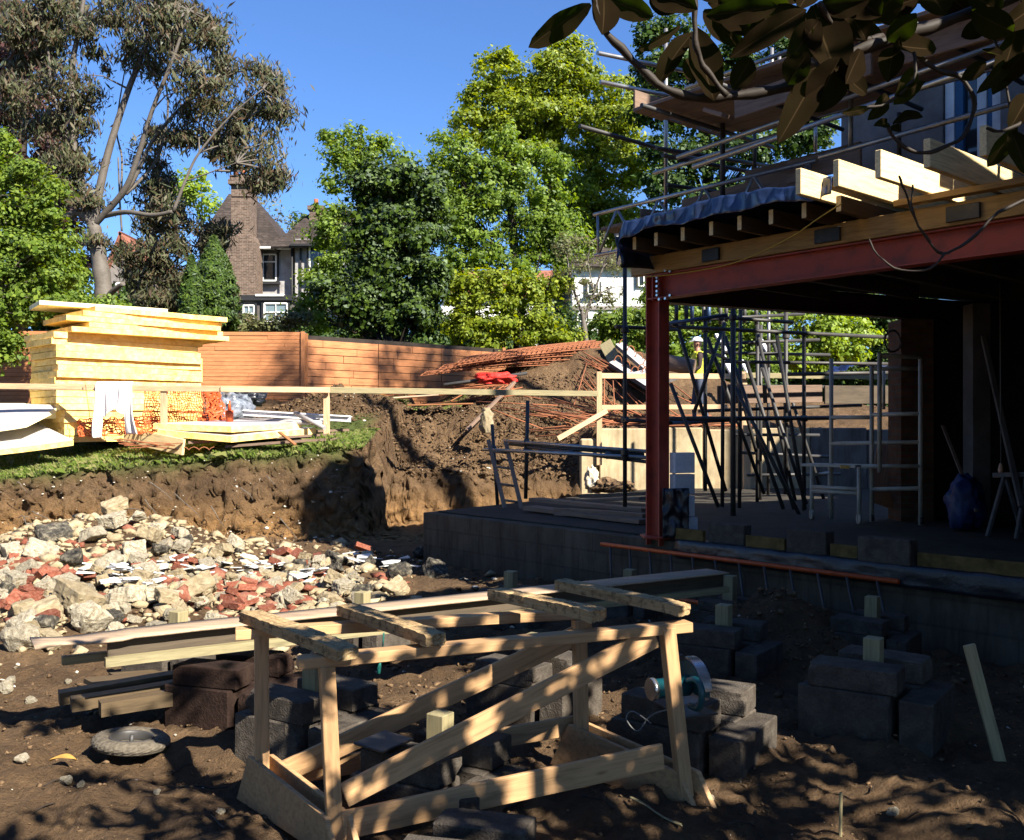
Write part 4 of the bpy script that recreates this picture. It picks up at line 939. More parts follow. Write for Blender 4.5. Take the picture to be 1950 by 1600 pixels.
bm = bmesh.new()
bmesh.ops.create_circle(bm, cap_ends=True, radius=.1, segments=40); bmesh.ops.translate(bm, verts=bm.verts, vec=(0, 0, -.02)); fin(bm, 'wheel_disc', M['rubber'], ty_o, Mt)
bm = bmesh.new(); cyl_bm(bm, .012, .012, .07, 12, Matrix.Rotation(R(90), 4, 'Y')); fin(bm, 'hub', M['galv_dark'], ty_o, Mt @ Matrix.Translation((0, 0, .0)))

# ================================================================== circular saw
cs_c = Vector((P(1285, 0, 5.2).x, 5.2, .0)); sz_ = .27 * 1.1 + .125
saw = thing('circular_saw', 'teal circular saw with a bright blade guard standing on a block pier', 'circular saw', (cs_c.x, cs_c.y, sz_))
q = P(1290, 1310, 5.15)
Ms = Matrix.Translation(P(1314, 1306, 4.98)) @ Matrix.Rotation(R(112), 4, 'Z') @ Matrix.Scale(1.18, 4)
def disc_arc(name, r, w, a0, a1, mat, rin=0, c=(0, 0, 0), n=28):
    bm = bmesh.new(); rings = []
    for k in range(n + 1):
        a = a0 + (a1 - a0) * k / n
        rings.append([bm.verts.new((c[0] + rr * math.cos(a), c[1] + yy, c[2] + rr * math.sin(a))) for rr, yy in ((rin, -w / 2), (r, -w / 2), (r, w / 2), (rin, w / 2))])
    for q0, q1 in zip(rings, rings[1:]):
        for j in range(4): bm.faces.new((q0[j], q0[(j + 1) % 4], q1[(j + 1) % 4], q1[j]))
    bm.faces.new(rings[0]); bm.faces.new(rings[-1][::-1]); bmesh.ops.recalc_face_normals(bm, faces=bm.faces[:]); return fin(bm, name, mat, saw, Ms, bevel=0)
disc_arc('upper_guard', .118, .05, R(-5), R(190), M['teal'], .0, (0, 0, 0))
disc_arc('guard_rim', .126, .05, R(25), R(178), M['steel'], .116, (0, -.004, 0))
disc_arc('blade', .105, .003, 0, R(359.9), M['steel'], .008, (0, 0, 0))
bm = bmesh.new(); cyl_bm(bm, .045, .04, .17, 20, Matrix.Rotation(R(90), 4, 'Z')); fin(bm, 'motor', M['teal'], saw, Ms @ Matrix.Translation((-.02, .11, .01)))
bm = bmesh.new(); cyl_bm(bm, .047, .047, .02, 20, Matrix.Rotation(R(90), 4, 'Z')); fin(bm, 'motor_cap', M['steel'], saw, Ms @ Matrix.Translation((-.02, .20, .01)))
path('rear_handle', [Ms @ Vector(p) for p in smooth_pts([(-.06, .05, .04), (-.13, .05, .06), (-.17, .05, .02), (-.15, .05, -.05), (-.08, .05, -.06)], 5)], .017, M['teal'], saw, 10)
path('front_handle', [Ms @ Vector(p) for p in smooth_pts([(.06, .05, .03), (.09, .05, .08), (.05, .05, .13), (-.02, .05, .13)], 5)], .015, M['black_metal'], saw, 10)
bm = bmesh.new(); box_bm(bm, .28, .16, .006, c=(0, .03, -.09)); fin(bm, 'base_plate', M['black_metal'], saw, Ms)
g0 = Ms @ Vector((-.15, .06, -.03))
path('power_cable', smooth_pts([g0, P(1245, 1360, 5.0), P(1215, 1392, 4.95), P(1193, 1370, 4.98), P(1205, 1355, 5.0), P(1240, 1378, 4.95)], 8), .004, M['cable'], saw, 6)

# stakes, leaf, strip on the ground
sp = G(1915, 1455, 4); a = P(1882, 1245, 4.95)
tag(beam('timber_stake', (sp.x, sp.y, sp.z - .1), (a.x, sp.y + .05, a.z), .062, .022, M['rail_green'], up=(0, 1, 0)), 'pale wooden stake leaning in the ground near the right edge', 'stake')
sp = G(1600, 1590, 3.6); tag(beam('timber_peg', (sp.x, sp.y, sp.z - .05), (sp.x + .01, sp.y + .02, sp.z + .18), .014, .014, M['rail_green']), 'thin pale peg standing in the soil at the bottom edge', 'peg')
l = G(1200, 1545, 3.8); l2 = G(1300, 1595, 3.6)
def strip(u, v):
    x = l.x + (l2.x - l.x) * u; y = l.y + (l2.y - l.y) * u + .03 * v; return Vector((x, y, hz(l.x, l.y) * (1 - u) + hz(l2.x, l2.y) * u + .03 + .006 * math.sin(u * 7)))
tag(sheet('yellow_strip', strip, 20, 2, M['rail_green'], thick=.002), 'narrow yellowish strip lying on the soil by the right foot of the trestle', 'strip')
g = G(105, 1460, 4)
def lf(u, v): return Vector((g.x - .03 + .14 * u, g.y + (v - .5) * .07 * math.sin(max(.02, u) * math.pi), hz(g.x, g.y) + .02 + .02 * math.sin(u * 3) + .02 * abs(v - .5)))
tag(sheet('dry_leaf', lf, 10, 6, M['leafdry']), 'yellow brown dry leaf on the soil left of the tyre', 'leaf')

# ================================================================== rubble
def chunk_mesh(kind, seed):
    r = random.Random(seed); bm = bmesh.new()
    if kind in ('rock', 'half'):
        for _ in range(16 if kind == 'rock' else 8):
            v = Vector((r.gauss(0, 1), r.gauss(0, 1), r.gauss(0, 1))).normalized() * r.uniform(.8, 1); v = Vector((v.x, v.y * .85, v.z * .72))
            if kind == 'half':
                k_ = _ % 8; v = Vector(((1 if k_ & 1 else -1) * r.uniform(.72, 1), (.68 if k_ & 2 else -.68) * r.uniform(.85, 1.05), (.48 if k_ & 4 else -.48) * r.uniform(.85, 1.05)))
                if k_ == r.randrange(8): v *= .72
            bm.verts.new(v)
        bmesh.ops.convex_hull(bm, input=bm.verts[:]); 
        for v in [v for v in bm.verts if not v.link_faces]: bm.verts.remove(v)
        bmesh.ops.bevel(bm, geom=bm.edges[:], offset=.05, segments=1, affect='EDGES')
        bmesh.ops.triangulate(bm, faces=bm.faces[:])
        for _ in range(3): bmesh.ops.subdivide_edges(bm, edges=[e for e in bm.edges if e.calc_length() > .2], cuts=1); bmesh.ops.triangulate(bm, faces=bm.faces[:])
        for v in bm.verts:
            v.co += v.co.normalized() * (.07 * mnoise.noise(v.co * 2.5 + Vector((seed, 0, 0))) + .07 * mnoise.noise(v.co * 7 + Vector((seed, 0, 0))))
    elif kind == 'brick':
        cut = r.uniform(.3, .9)
        box_bm(bm, 2, .95, .6)
        bmesh.ops.subdivide_edges(bm, edges=bm.edges[:], cuts=3, use_grid_fill=True)
        for v in bm.verts:
            if v.co.x > cut: v.co.x = cut + (v.co.x - cut) * .3 + .18 * mnoise.noise(v.co * 4 + Vector((seed, 0, 0)))
            v.co += v.co.normalized() * .04 * mnoise.noise(v.co * 5 + Vector((seed, 0, 0)))
    elif kind == 'shard':
        n = r.randint(3, 5); a0 = r.uniform(0, 6); pts = [(math.cos(a0 + i / n * 6.28 + r.uniform(-.3, .3)) * r.uniform(.6, 1), math.sin(a0 + i / n * 6.28) * r.uniform(.5, 1)) for i in range(n)]
        a = [bm.verts.new((x, y, -.045)) for x, y in pts]; b = [bm.verts.new((x, y, .045)) for x, y in pts]
        bm.faces.new(a[::-1]); bm.faces.new(b)
        for i in range(n): bm.faces.new((a[i], a[(i + 1) % n], b[(i + 1) % n], b[i]))
    bmesh.ops.recalc_face_normals(bm, faces=bm.faces[:])
    me = bpy.data.meshes.new(kind); bm.to_mesh(me); bm.free(); return me
V_ = {}
for k, mats, n in (('rock', ('rubble', 'tarred', 'mortarblock'), 7), ('half', ('rubble', 'mortarblock', 'tarred'), 5), ('brick', ('brick',), 6), ('shard', ('tile',), 6)):
    for m in mats:
        V_[(k, m)] = []
        for i in range(n):
            me = chunk_mesh(k, 11 * i + len(V_)); me.materials.append(M[m]); V_[(k, m)].append(me)
LB = {'rubble': ('concrete_chunk', 'pale rough lump of broken concrete in the rubble pile', 'concrete chunk', 'pale concrete lumps in the rubble pile'),
      'tarred': ('tarred_chunk', 'lump of concrete blackened with tar in the rubble pile', 'concrete chunk', 'tar blackened lumps in the rubble pile'),
      'mortarblock': ('block_fragment', 'tan broken block in the rubble pile', 'block fragment', 'tan block pieces in the rubble pile'),
      'brick': ('broken_brick', 'broken red brick in the rubble pile', 'brick', 'broken red bricks in the rubble pile'),
      'tile': ('tile_shard', 'thin white tile shard lying on the rubble pile', 'tile shard', 'white tile shards on the rubble pile')}
def put(kind, m, px, py, size, lift=.3, rot=None, lab=None, flat=False, st=(1, 1, 1)):
    g = G(px, py + size * 20, 4.5, 16); x, y = g.x, g.y
    s = size; me = random.choice(V_[(kind, m)]); nm, l0, cat, grp = LB[m]
    o = bpy.data.objects.new(nm, me); z = hz(x, y) + s * lift
    if rot is None: rot = (random.uniform(-.5, .5), random.uniform(-.5, .5), random.uniform(0, 6.28)) if not flat else (random.uniform(-.25, .35), random.uniform(-.3, .3), random.uniform(0, 6.28))
    from mathutils import Euler
    Mx = Matrix.Translation((x, y, z)) @ Euler(rot).to_matrix().to_4x4() @ Matrix.Diagonal((s * st[0], s * st[1], s * st[2], 1))
    link(o, None, Mx)
    if not lab:
        where = 'at the left edge' if px < 60 else 'by the long plank' if py > 1165 and px < 470 else 'left of centre in' if px < 200 else 'in the middle of' if px < 380 else 'right of centre in' if px < 530 else 'at the right end of'
        hgt = 'top of ' if py < 1075 and px < 560 else ''
        sz = 'big' if s > .2 else 'medium' if s > .11 else 'small'
        lab = '%s %s %s' % (sz, {'rubble': 'pale concrete lump', 'tarred': 'tar blackened concrete lump', 'mortarblock': 'tan block piece', 'brick': 'broken red brick', 'tile': 'white tile shard'}[m], where)
        lab += ' the rubble pile' if where.endswith(('in', 'of')) else ' of the rubble pile' if 'edge' in where else ''
        if hgt: lab += ', near its top'
    tag(o, lab, cat, grp); return o
# the biggest lumps, where the photograph has them
put('half', 'mortarblock', 222, 988, .19, .9, (.3, -.4, .7), 'pointed tan slab standing at the very top of the rubble pile')
for (k, m, x, y, s, lf_) in (('half', 'rubble', 215, 1012, .24, .9), ('rock', 'rubble', 265, 1005, .17, 1.1), ('half', 'rubble', 175, 1028, .23, .6), ('half', 'mortarblock', 285, 1035, .24, .7), ('half', 'tarred', 100, 1030, .28, .4), ('half', 'rubble', 75, 1062, .27, .5), ('rock', 'tarred', 140, 1080, .28, .5), ('half', 'rubble', 205, 1085, .26, .5), ('half', 'rubble', 255, 1062, .26, .6), ('rock', 'tarred', 305, 1055, .22, .5), ('rock', 'rubble', 300, 1020, .18, .8), ('half', 'rubble', 345, 1032, .17, .8), ('half', 'tarred', 350, 1045, .18, .6), ('rock', 'rubble', 385, 1060, .19, .5), ('half', 'rubble', 360, 1072, .17, .5), ('half', 'mortarblock', 425, 1055, .16, .5), ('half', 'rubble', 452, 1045, .18, .6), ('half', 'mortarblock', 410, 1065, .16, .6),
    ('half', 'mortarblock', 378, 1140, .26, .6), ('half', 'mortarblock', 150, 1155, .30, .4), ('half', 'rubble', 240, 1150, .24, .5), ('half', 'rubble', 298, 1150, .22, .6), ('half', 'mortarblock', 75, 1180, .26, .4), ('rock', 'rubble', 175, 1205, .30, .5), ('rock', 'rubble', 42, 1205, .24, .5), ('rock', 'rubble', 40, 1235, .28, .3), ('rock', 'tarred', 88, 1205, .20, .6), ('rock', 'rubble', 225, 1215, .20, .4), ('half', 'rubble', 25, 1060, .20, .4), ('half', 'mortarblock', 640, 1120, .22, .6), ('rock', 'tarred', 575, 1090, .22, .5), ('half', 'tarred', 640, 1075, .2, .6), ('rock', 'rubble', 555, 1110, .18, .5), ('half', 'rubble', 560, 1150, .18, .5), ('half', 'mortarblock', 525, 1115, .16, .6), ('rock', 'rubble', 480, 1180, .13, .5),
    ('half', 'tarred', 880, 1058, .30, .5), ('rock', 'tarred', 800, 1060, .22, .5), ('rock', 'tarred', 760, 1100, .26, .4), ('rock', 'tarred', 700, 1080, .22, .4), ('half', 'mortarblock', 755, 1130, .2, .3), ('rock', 'rubble', 700, 1062, .16, .4), ('half', 'tarred', 830, 1095, .24, .3)):
    put(k, m, x, y, s * .70, lf_)
for i in range(215):
    px = random.uniform(-20, 690); c = 1115 + 20 * math.sin(px * .01); py = random.gauss(c, 45)
    if py < 1040 + abs(px - 240) * .06 or py > 1235: continue
    km = random.choices(('rubble', 'tarred', 'mortarblock'), (6, 1, 2))[0]; put(random.choice(('rock', 'half', 'half', 'half')), km, px, py, random.uniform(.05, .12), random.uniform(.2, 1.1))
for (cx, cy, n, sx, sy) in ((40, 1140, 26, 45, 25), (465, 1145, 24, 38, 18), (300, 1085, 14, 60, 12), (90, 1105, 14, 50, 12), (560, 1080, 8, 60, 15), (30, 1085, 6, 20, 8)):
    for _ in range(n): put('brick', 'brick', random.gauss(cx, sx), random.gauss(cy, sy), random.uniform(.06, .115), random.uniform(.3, 1.0))
for (cx, cy, n, sx, sy) in ((270, 1100, 34, 65, 9), (480, 1085, 30, 45, 8), (590, 1100, 8, 30, 12), (700, 1070, 12, 35, 6), (240, 1115, 12, 30, 8), (750, 1085, 4, 20, 5)):
    for _ in range(n): put('shard', 'tile', random.gauss(cx, sx), random.gauss(cy, sy), random.uniform(.06, .16), .75, flat=True)
for i, (x, y, s) in enumerate(((40, 1455, .05), (125, 1492, .045), (152, 1502, .028), (20, 1300, .06), (130, 1308, .03), (12, 1318, .07), (60, 1340, .05), (1352, 1530, .03), (300, 1512, .025), (30, 1275, .02), (420, 1550, .03), (1460, 1400, .03), (1700, 1560, .04), (1130, 1300, .03))):
    put('rock', 'rubble', x, y, s, .3, lab='pale stone lying on the soil, %s' % ['left of the dry leaf', 'below the dry leaf', 'small one below the dry leaf', 'at the left edge under the rubble', 'left of the stacked timbers', 'biggest at the left edge under the rubble', 'left of the stacked timbers, lower one', 'by the right foot of the trestle', 'below the tyre', 'smallest at the left edge', 'left of the left trestle foot', 'in shade right of the saw pier', 'in the dappled soil at the lower right', 'under the trestle between the legs'][i])
for i in range(14):
    x = rl_.uniform(60, 1850); y = rl_.uniform(1480, 1590); g_ = G(x, y, 3.4); an = rl_.uniform(0, 3.1); l_ = rl_.uniform(.06, .2); q = [Vector((g_.x + l_ * k * math.cos(an), g_.y + l_ * k * math.sin(an), 0)) for k in (0, .35, .7, 1)]
    for p in q: p.z = hz(p.x, p.y) + .012
    tag(path('twig', smooth_pts(q, 3), .0035, M['bark_dark'], seg=5), 'thin dead twig lying on the near soil', 'twig', 'dead twigs on the near soil')
# fine rubble and stones that nobody could count
def scatter(name, n, pos, size, mat, seed=1, kind='stuff', flat=.6):
    rg = np.random.default_rng(seed); ico = bmesh.new(); bmesh.ops.create_icosphere(ico, subdivisions=1, radius=1)
    bv = np.array([v.co[:] for v in ico.verts]); bf = np.array([[v.index for v in f.verts] for f in ico.faces]); ico.free()
    xy = pos(rg, n); n = len(xy); s = size(rg, n) * np.clip((xy[:, 1] - 1.5) / 8, .35, 1)
    j = 1 + .35 * rg.standard_normal((n, len(bv), 1)); v = bv[None] * j * s[:, None, None] * np.stack([1 + .3 * rg.standard_normal(n), 1 + .3 * rg.standard_normal(n), np.full(n, flat)], -1)[:, None, :]
    a = rg.uniform(0, 6.28, n); ca, sa = np.cos(a)[:, None], np.sin(a)[:, None]
    v = np.stack([v[..., 0] * ca - v[..., 1] * sa, v[..., 0] * sa + v[..., 1] * ca, v[..., 2]], -1)
    z = H(xy[:, 0], xy[:, 1]) + s * .25
    v += np.stack([xy[:, 0], xy[:, 1], z], -1)[:, None, :]
    f = (bf[None] + (np.arange(n) * len(bv))[:, None, None]).reshape(-1, 3); v = v.reshape(-1, 3)
    me = bpy.data.meshes.new(name); me.vertices.add(len(v)); me.vertices.foreach_set('co', v.ravel()); me.loops.add(f.size); me.loops.foreach_set('vertex_index', f.ravel())
    me.polygons.add(len(f)); me.polygons.foreach_set('loop_start', np.arange(0, f.size, 3)); me.polygons.foreach_set('loop_total', np.full(len(f), 3)); me.update(calc_edges=True)
    o = from_mesh(name, me, M[mat]); return tag(o, None, None, None, kind)
def uni(x0, x1, y0, y1): return lambda rg, n: np.stack([rg.uniform(x0, x1, n), rg.uniform(y0, y1, n)], -1)
def off_slab(p): 
    t = (p[:, 0] - A.x) * V.x + (p[:, 1] - A.y) * V.y; return p[~((t > -.05) & (p[:, 1] < 18.2))]
o = scatter('pale_gravel', 900, lambda rg, n: off_slab(uni(-9, 4, 3.4, 21)(rg, n)), lambda rg, n: rg.gamma(2, .0055, n) + .005, 'stone', 2); o['label'] = 'small pale stones strewn through the soil'; o['category'] = 'stones'
o = scatter('pale_gravel', 150, lambda rg, n: uni(-8.8, -2.5, 15.15, 15.75)(rg, n), lambda rg, n: rg.gamma(2, .004, n) + .005, 'stone', 12); o['label'] = 'small pale stones stuck in the cut soil face'; o['category'] = 'stones'
o = scatter('soil_clods', 22000, lambda rg, n: off_slab(np.concatenate([uni(-7, -1.2, 8.6, 13.6)(rg, n // 10), uni(-9, 4, 3.4, 15.4)(rg, n // 4), uni(-3, 3.6, 3.4, 7.5)(rg, n // 5), uni(-8.5, -2.4, 14.7, 15.5)(rg, n // 12), uni(-2.5, 2.2, 17.9, 22.5)(rg, n // 2), uni(-5.2, -2.4, 18.8, 21.5)(rg, n // 8), uni(1.2, 3.2, 7, 8.6)(rg, n // 12)])), lambda rg, n: np.minimum(rg.gamma(1.3, .0075, n) + .004, .04), 'clod', 3, flat=.75); o['label'] = 'loose brown clods of soil'; o['category'] = 'soil clods'
o = scatter('fine_rubble', 3800, lambda rg, n: np.concatenate([np.stack([rg.normal(-4.6, 1.3, n // 2), rg.normal(11.3, 1.3, n // 2)], -1), np.stack([rg.uniform(-6.0, -1.2, n // 2), rg.normal(9.6, 1.0, n // 2)], -1)]), lambda rg, n: rg.gamma(2.2, .013, n) + .008, 'mortarblock', 4); o['label'] = 'fine crushed rubble between the larger lumps'; o['category'] = 'rubble'
o = scatter('brick_crumbs', 700, lambda rg, n: np.concatenate([np.stack([rg.normal(-5.0, .6, n // 2), rg.normal(10, .8, n // 2)], -1), np.stack([rg.normal(-2.6, .5, n // 2), rg.normal(9.7, .6, n // 2)], -1)]), lambda rg, n: rg.gamma(2.2, .014, n) + .01, 'brick', 5); o['label'] = 'red brick crumbs in the rubble pile'; o['category'] = 'rubble'
# ================================================================== insulation boards
e1 = Vector((.705, .709, 0)); e2 = Vector((-.709, .705, 0)); fc = Vector((-7.62, 16.35, 0)); zb = 1.56
def foam(z, th, dx, dy, L, W, ang, lab, n=0, tilt=0):
    c = fc + e1 * (L / 2 + dx) + e2 * (W / 2 + dy) + Vector((0, 0, z + th / 2))
    bm = bmesh.new(); box_bm(bm, L, W, th)
    bmesh.ops.subdivide_edges(bm, edges=[e for e in bm.edges if e.calc_length() > 1], cuts=22)
    for v in bm.verts:
        q = mnoise.noise(v.co * 6 + Vector((n * 3, 0, 0))); v.co += Vector((0, .008 * q, .005 * mnoise.noise(v.co * 3 + Vector((0, n, 5)))))
    Mx = Matrix.Translation(c) @ Matrix.Rotation(R(45) + ang, 4, 'Z') @ Matrix.Rotation(tilt, 4, 'Y')
    o = fin(bm, 'insulation_board', M['foam'], M=Mx, bevel=0)
    return tag(o, lab, 'insulation board', 'yellow insulation boards in the tall stack')
z = zb; nB = 22
for i in range(nB):
    th = .110 if i < 17 else .092
    if i < 16: dx = .0 + .09 * mnoise.noise(Vector((i * 1.7, 0, 3))) + (.09 if i < 5 else 0) - i * .004; L = 2.62; W = 1.22; a = .012 * math.sin(i * 1.9); dy = .04 * math.sin(i * 2.3 + i * i)
    elif i == 16: dx, L, W, a, dy = -.1, 2.72, 1.3, .03, .05
    else:
        dx = (.16, .42, .10, .32, .55)[i - 17]; L = (2.85, 2.5, 2.75, 2.6, 2.45)[i - 17]; a = (-.03, .02, -.05, .03, -.02)[i - 17]; dy = (-.22, -.16, -.2, -.12, -.18)[i - 17]; W = 1.25
    nm = 'yellow insulation board, %s from the bottom of the tall stack' % ORD[i] if i < 17 else 'yellow insulation board, loose top layers of the stack, ' + ['lowest of the five', 'second from below', 'middle one of the five', 'second from above', 'topmost of all'][i - 17]
    foam(z, th - .006, dx, dy, L, W, a, nm, i, .004 * math.sin(i)); z += th
bq = fc + e1 * .9 + e2 * .75 + Vector((0, 0, z + .04)); b = beam('insulation_board', bq - e1 * 1.0 + e2 * .12, bq + e1 * 1.1 - e2 * .25, 1.0, .075, M['foamface']); tag(b, 'pale board sticking out leftwards from the very top of the stack', 'insulation board')
def slab4(name, c, th, mat_top, mat_side, lab, cat, grp=None, curl=0, nu=24, nv=8):
    """bent board from four corners (front-left, front-right, back-right, back-left)"""
    def top(u, v):
        p = c[0].lerp(c[1], u).lerp(c[3].lerp(c[2], u), v); p.z += curl * math.sin(u * 3.1) * (v - .3); return p
    vs = []; fs = []; mi = []
    for j in range(nv + 1):
        for i in range(nu + 1): vs.append(top(i / nu, j / nv))
    N = len(vs)
    for k in range(N): vs.append(vs[k] - Vector((0, 0, th)))
    w_ = nu + 1
    for j in range(nv):
        for i in range(nu):
            q = (j * w_ + i, j * w_ + i + 1, (j + 1) * w_ + i + 1, (j + 1) * w_ + i); fs.append(q); mi.append(0); fs.append(tuple(x + N for x in q[::-1])); mi.append(1)
    edge = [i for i in range(w_)] + [j * w_ + nu for j in range(1, nv + 1)] + [nv * w_ + i for i in range(nu - 1, -1, -1)] + [j * w_ for j in range(nv - 1, 0, -1)]
    for a, b in zip(edge, edge[1:] + edge[:1]): fs.append((a, a + N, b + N, b)); mi.append(1)
    return tag(pydata(name, vs, fs, [mat_top, mat_side], mi=mi), lab, cat, grp)
gI = 'foil faced boards at the left edge'
slab4('foil_board', [P(-60, 862, 15.75), P(140, 838, 16.0), P(60, 800, 17.0), P(-90, 806, 16.9)], .09, M['foil'], M['foam'], 'foil faced yellow board lying lowest on the grass at the left edge', 'insulation board', gI, .04)
slab4('foil_board', [P(-60, 818, 15.85), P(50, 806, 16.0), P(118, 772, 16.5), P(-70, 778, 16.6)], .07, M['foil'], M['foamface'], 'curled foil faced board resting on the lower one at the left edge', 'insulation board', gI, .06)
slab4('foil_board', [P(-60, 782, 16.4), P(118, 778, 16.7), P(112, 768, 17.3), P(-70, 768, 17.3)], .17, M['foamface'], M['foamface'], 'thick pale board behind the curled foil board at the left edge', 'insulation board', gI, .0)
gL = 'yellow boards lying flat on the grass'
slab4('flat_board', [P(300, 818, 16.0), P(440, 831, 15.7), P(602, 815, 16.6), P(480, 806, 17.0)], .10, M['foil'], M['foam'], 'lower of the two flat boards near the guard rail post', 'insulation board', gL)
slab4('flat_board', [P(292, 806, 16.05), P(440, 812, 15.75), P(575, 804, 16.6), P(480, 798, 17.0)], .10, M['foil'], M['foam'], 'upper of the two flat boards near the guard rail post', 'insulation board', gL)
# ================================================================== guard rails
g1 = thing('timber_guard_rail', 'weathered timber guard rail along the grass edge at the left', 'guard rail', P(312, 850, 16))
z_ = 2.44
beam('rail', P(-40, 735, 16.0), P(186, 738, 16.0), .045, .095, M['rail'], g1); beam('rail', P(180, 739, 16.03), P(424, 741, 16.03), .045, .095, M['rail'], g1); beam('rail', P(420, 741, 16.0), P(629, 743, 16.3), .045, .095, M['rail'], g1)
for (px, D, yt, yb) in ((312, 16.07, 740, 845), (622, 16.4, 738, 830), (-30, 16.07, 738, 860)): beam('post', P(px, yb, D), (P(px, yt, D).x, P(px, yt, D).y, P(px, yt, D).z), .1, .075, M['rail'], g1, up=(0, 1, 0))
g2 = thing('timber_guard_rail', 'greenish single rail spanning from the grass edge to the spoil heap', 'guard rail', P(880, 750, 17))
beam('rail', P(629, 743, 16.36), P(1138, 750, 17.85), .045, .10, M['rail_green'], g2)
g3 = thing('timber_guard_rail', 'tall double timber guard rail above the retaining wall', 'guard rail', P(1140, 800, 18))
for (px, yt, yb) in ((1141, 708, 886),): a = P(px, yb, 17.96); b_ = P(px, yt, 17.96); beam('post', a, (a.x, a.y, b_.z), .1, .075, M['rail'], g3, up=(0, 1, 0))
for (px, yt) in ((1417, 708), (1700, 700)):
    b_ = P(px, yt, 18.3); beam('post', (b_.x, 18.3, 1.7), (b_.x, 18.3, b_.z), .1, .075, M['rail'], g3, up=(0, 1, 0))
beam('rail', P(1143, 716, 18.03), P(1420, 717, 18.2), .04, .10, M['rail'], g3); beam('rail', P(1420, 715, 18.2), P(1700, 718, 18.2), .04, .10, M['rail_green'], g3); beam('rail', P(1146, 776, 18.03), P(1385, 775, 18.2), .04, .09, M['rail'], g3)
beam('brace', P(1062, 836, 17.6), P(1156, 782, 17.9), .04, .09, M['rail'], g3)
pp = thing('timber_prop', 'timber post standing in front of the retaining wall, behind the scaffold', 'post', P(1422, 930, 17.9)); a = P(1422, 925, 17.9)
beam('post_body', (a.x, 17.9, .66), (a.x, 17.9, 1.85), .13, .08, M['rail'], pp, up=(0, 1, 0))
# long-sleeved shirt over the rail
def shirt(u, v):
    # u across 0..1, v down 0..1 (over the rail: the first tenth lies on top)
    w_ = .62; x = -7.62 + 0; x0 = P(184, 740, 15.93).x; xx = x0 + w_ * u
    z0 = P(184, 728, 15.93).z
    yy = 15.93 - .035 - .05 * math.sin(u * 19 + v * 2) * v - .02 * math.sin(u * 41) * v
    L = .92 if u < .16 else (.52 + .07 * math.sin(u * 9)) if u < .8 else .86
    drift = -.02 * v if u < .16 else (.10 * v * v if u > .8 else 0)
    return Vector((xx + drift + .02 * math.sin(v * 6 + u * 8) * v, yy - (.03 if v > .05 else -.03), z0 + .01 - L * v + (.0)))
o = thing('white_shirt', 'white long sleeved top hung over the guard rail to dry', 'shirt', P(220, 730, 15.9))
def part_sheet(nm, fn, nu, nv, th=.004, mat='cotton'):
    return sheet(nm, fn, nu, nv, M[mat], o, thick=th)
def seg_(u0, u1): return lambda u, v: shirt(u0 + (u1 - u0) * u, v)
part_sheet('body', lambda u, v: shirt(.16 + .64 * u, v), 44, 26)
part_sheet('sleeve', lambda u, v: shirt(.0 + .16 * u, v) + Vector((0, -.02 * math.sin(u * 3.1), 0)), 10, 30)
part_sheet('sleeve', lambda u, v: shirt(.80 + .17 * u, v) + Vector((0, -.02 * math.sin(u * 3.1), 0)), 10, 30)
tag(path('wire', [P(162, 728, 15.9), P(167, 765, 15.9), P(176, 828, 15.95)], .006, M['rust'], seg=5), 'thin rusty wire hanging from the rail left of the shirt', 'wire')
# orange safety netting
def netting(name, fn, nu, nv, mat, lab, w=.008, rows=1):
    bm = bmesh.new()
    g = [[fn(i / nu, j / nv) for i in range(nu + 1)] for j in range(nv + 1)]
    def ribbon(a, b, up):
        n = (b - a).cross(Vector((0, -1, 0)));
        if n.length < 1e-6: return
        n = n.normalized() * w; vs = [bm.verts.new(p) for p in (a - n, b - n, b + n, a + n)]; bm.faces.new(vs)
    for j in range(nv + 1):
        for i in range(nu + 1):
            if i < nu: ribbon(g[j][i], g[j][i + 1], 0)
            if j < nv: ribbon(g[j][i], g[j + 1][i], 0)
    me = bpy.data.meshes.new(name); bm.to_mesh(me); bm.free(); ob = from_mesh(name, me, M[mat]); mo = ob.modifiers.new('s', 'SOLIDIFY'); mo.thickness = .003
    return tag(ob, lab, 'netting')
def nfn(u, v):
    p = P(275 + 140 * u + 22 * v * u, 740 + (66 + 16 * (1 - u)) * v, 16.25 + .55 * u)
    return p + Vector((wav(u * 7, v * 7, .05, 1, 2) + .0, wav(u * 6, v * 6, .12, 1, 3), wav(u * 8, v * 5, .04, 1, 5)))
netting('safety_netting', nfn, 34, 17, 'net', 'orange plastic safety netting hanging in front of the foam stack', .007)
def nfn2(u, v):
    p = P(150 + 170 * u, 800 + 30 * v - 8 * u, 16.05 + .5 * (1 - v)); return p + Vector((wav(u * 11, v * 4, .08, 1, 2), wav(u * 9, v * 5, .1, 1, 3), wav(u * 12, v * 5, .07, 1, 5)))
netting('safety_netting', nfn2, 40, 8, 'net', 'orange plastic netting slumped on the grass at the foot of the foam stack', .009)
def nfn3(u, v):
    p = P(392 + 24 * u + 8 * v, 742 + 64 * v, 16.6 + .2 * u); return p + Vector((wav(u * 5, v * 7, .09, 1, 2), wav(u * 6, v * 6, .1, 1, 3), wav(u * 8, v * 5, .08, 1, 5)))
netting('safety_netting', nfn3, 9, 14, 'net', 'bunched edge of orange netting beside the grey plastic bundle', .012)
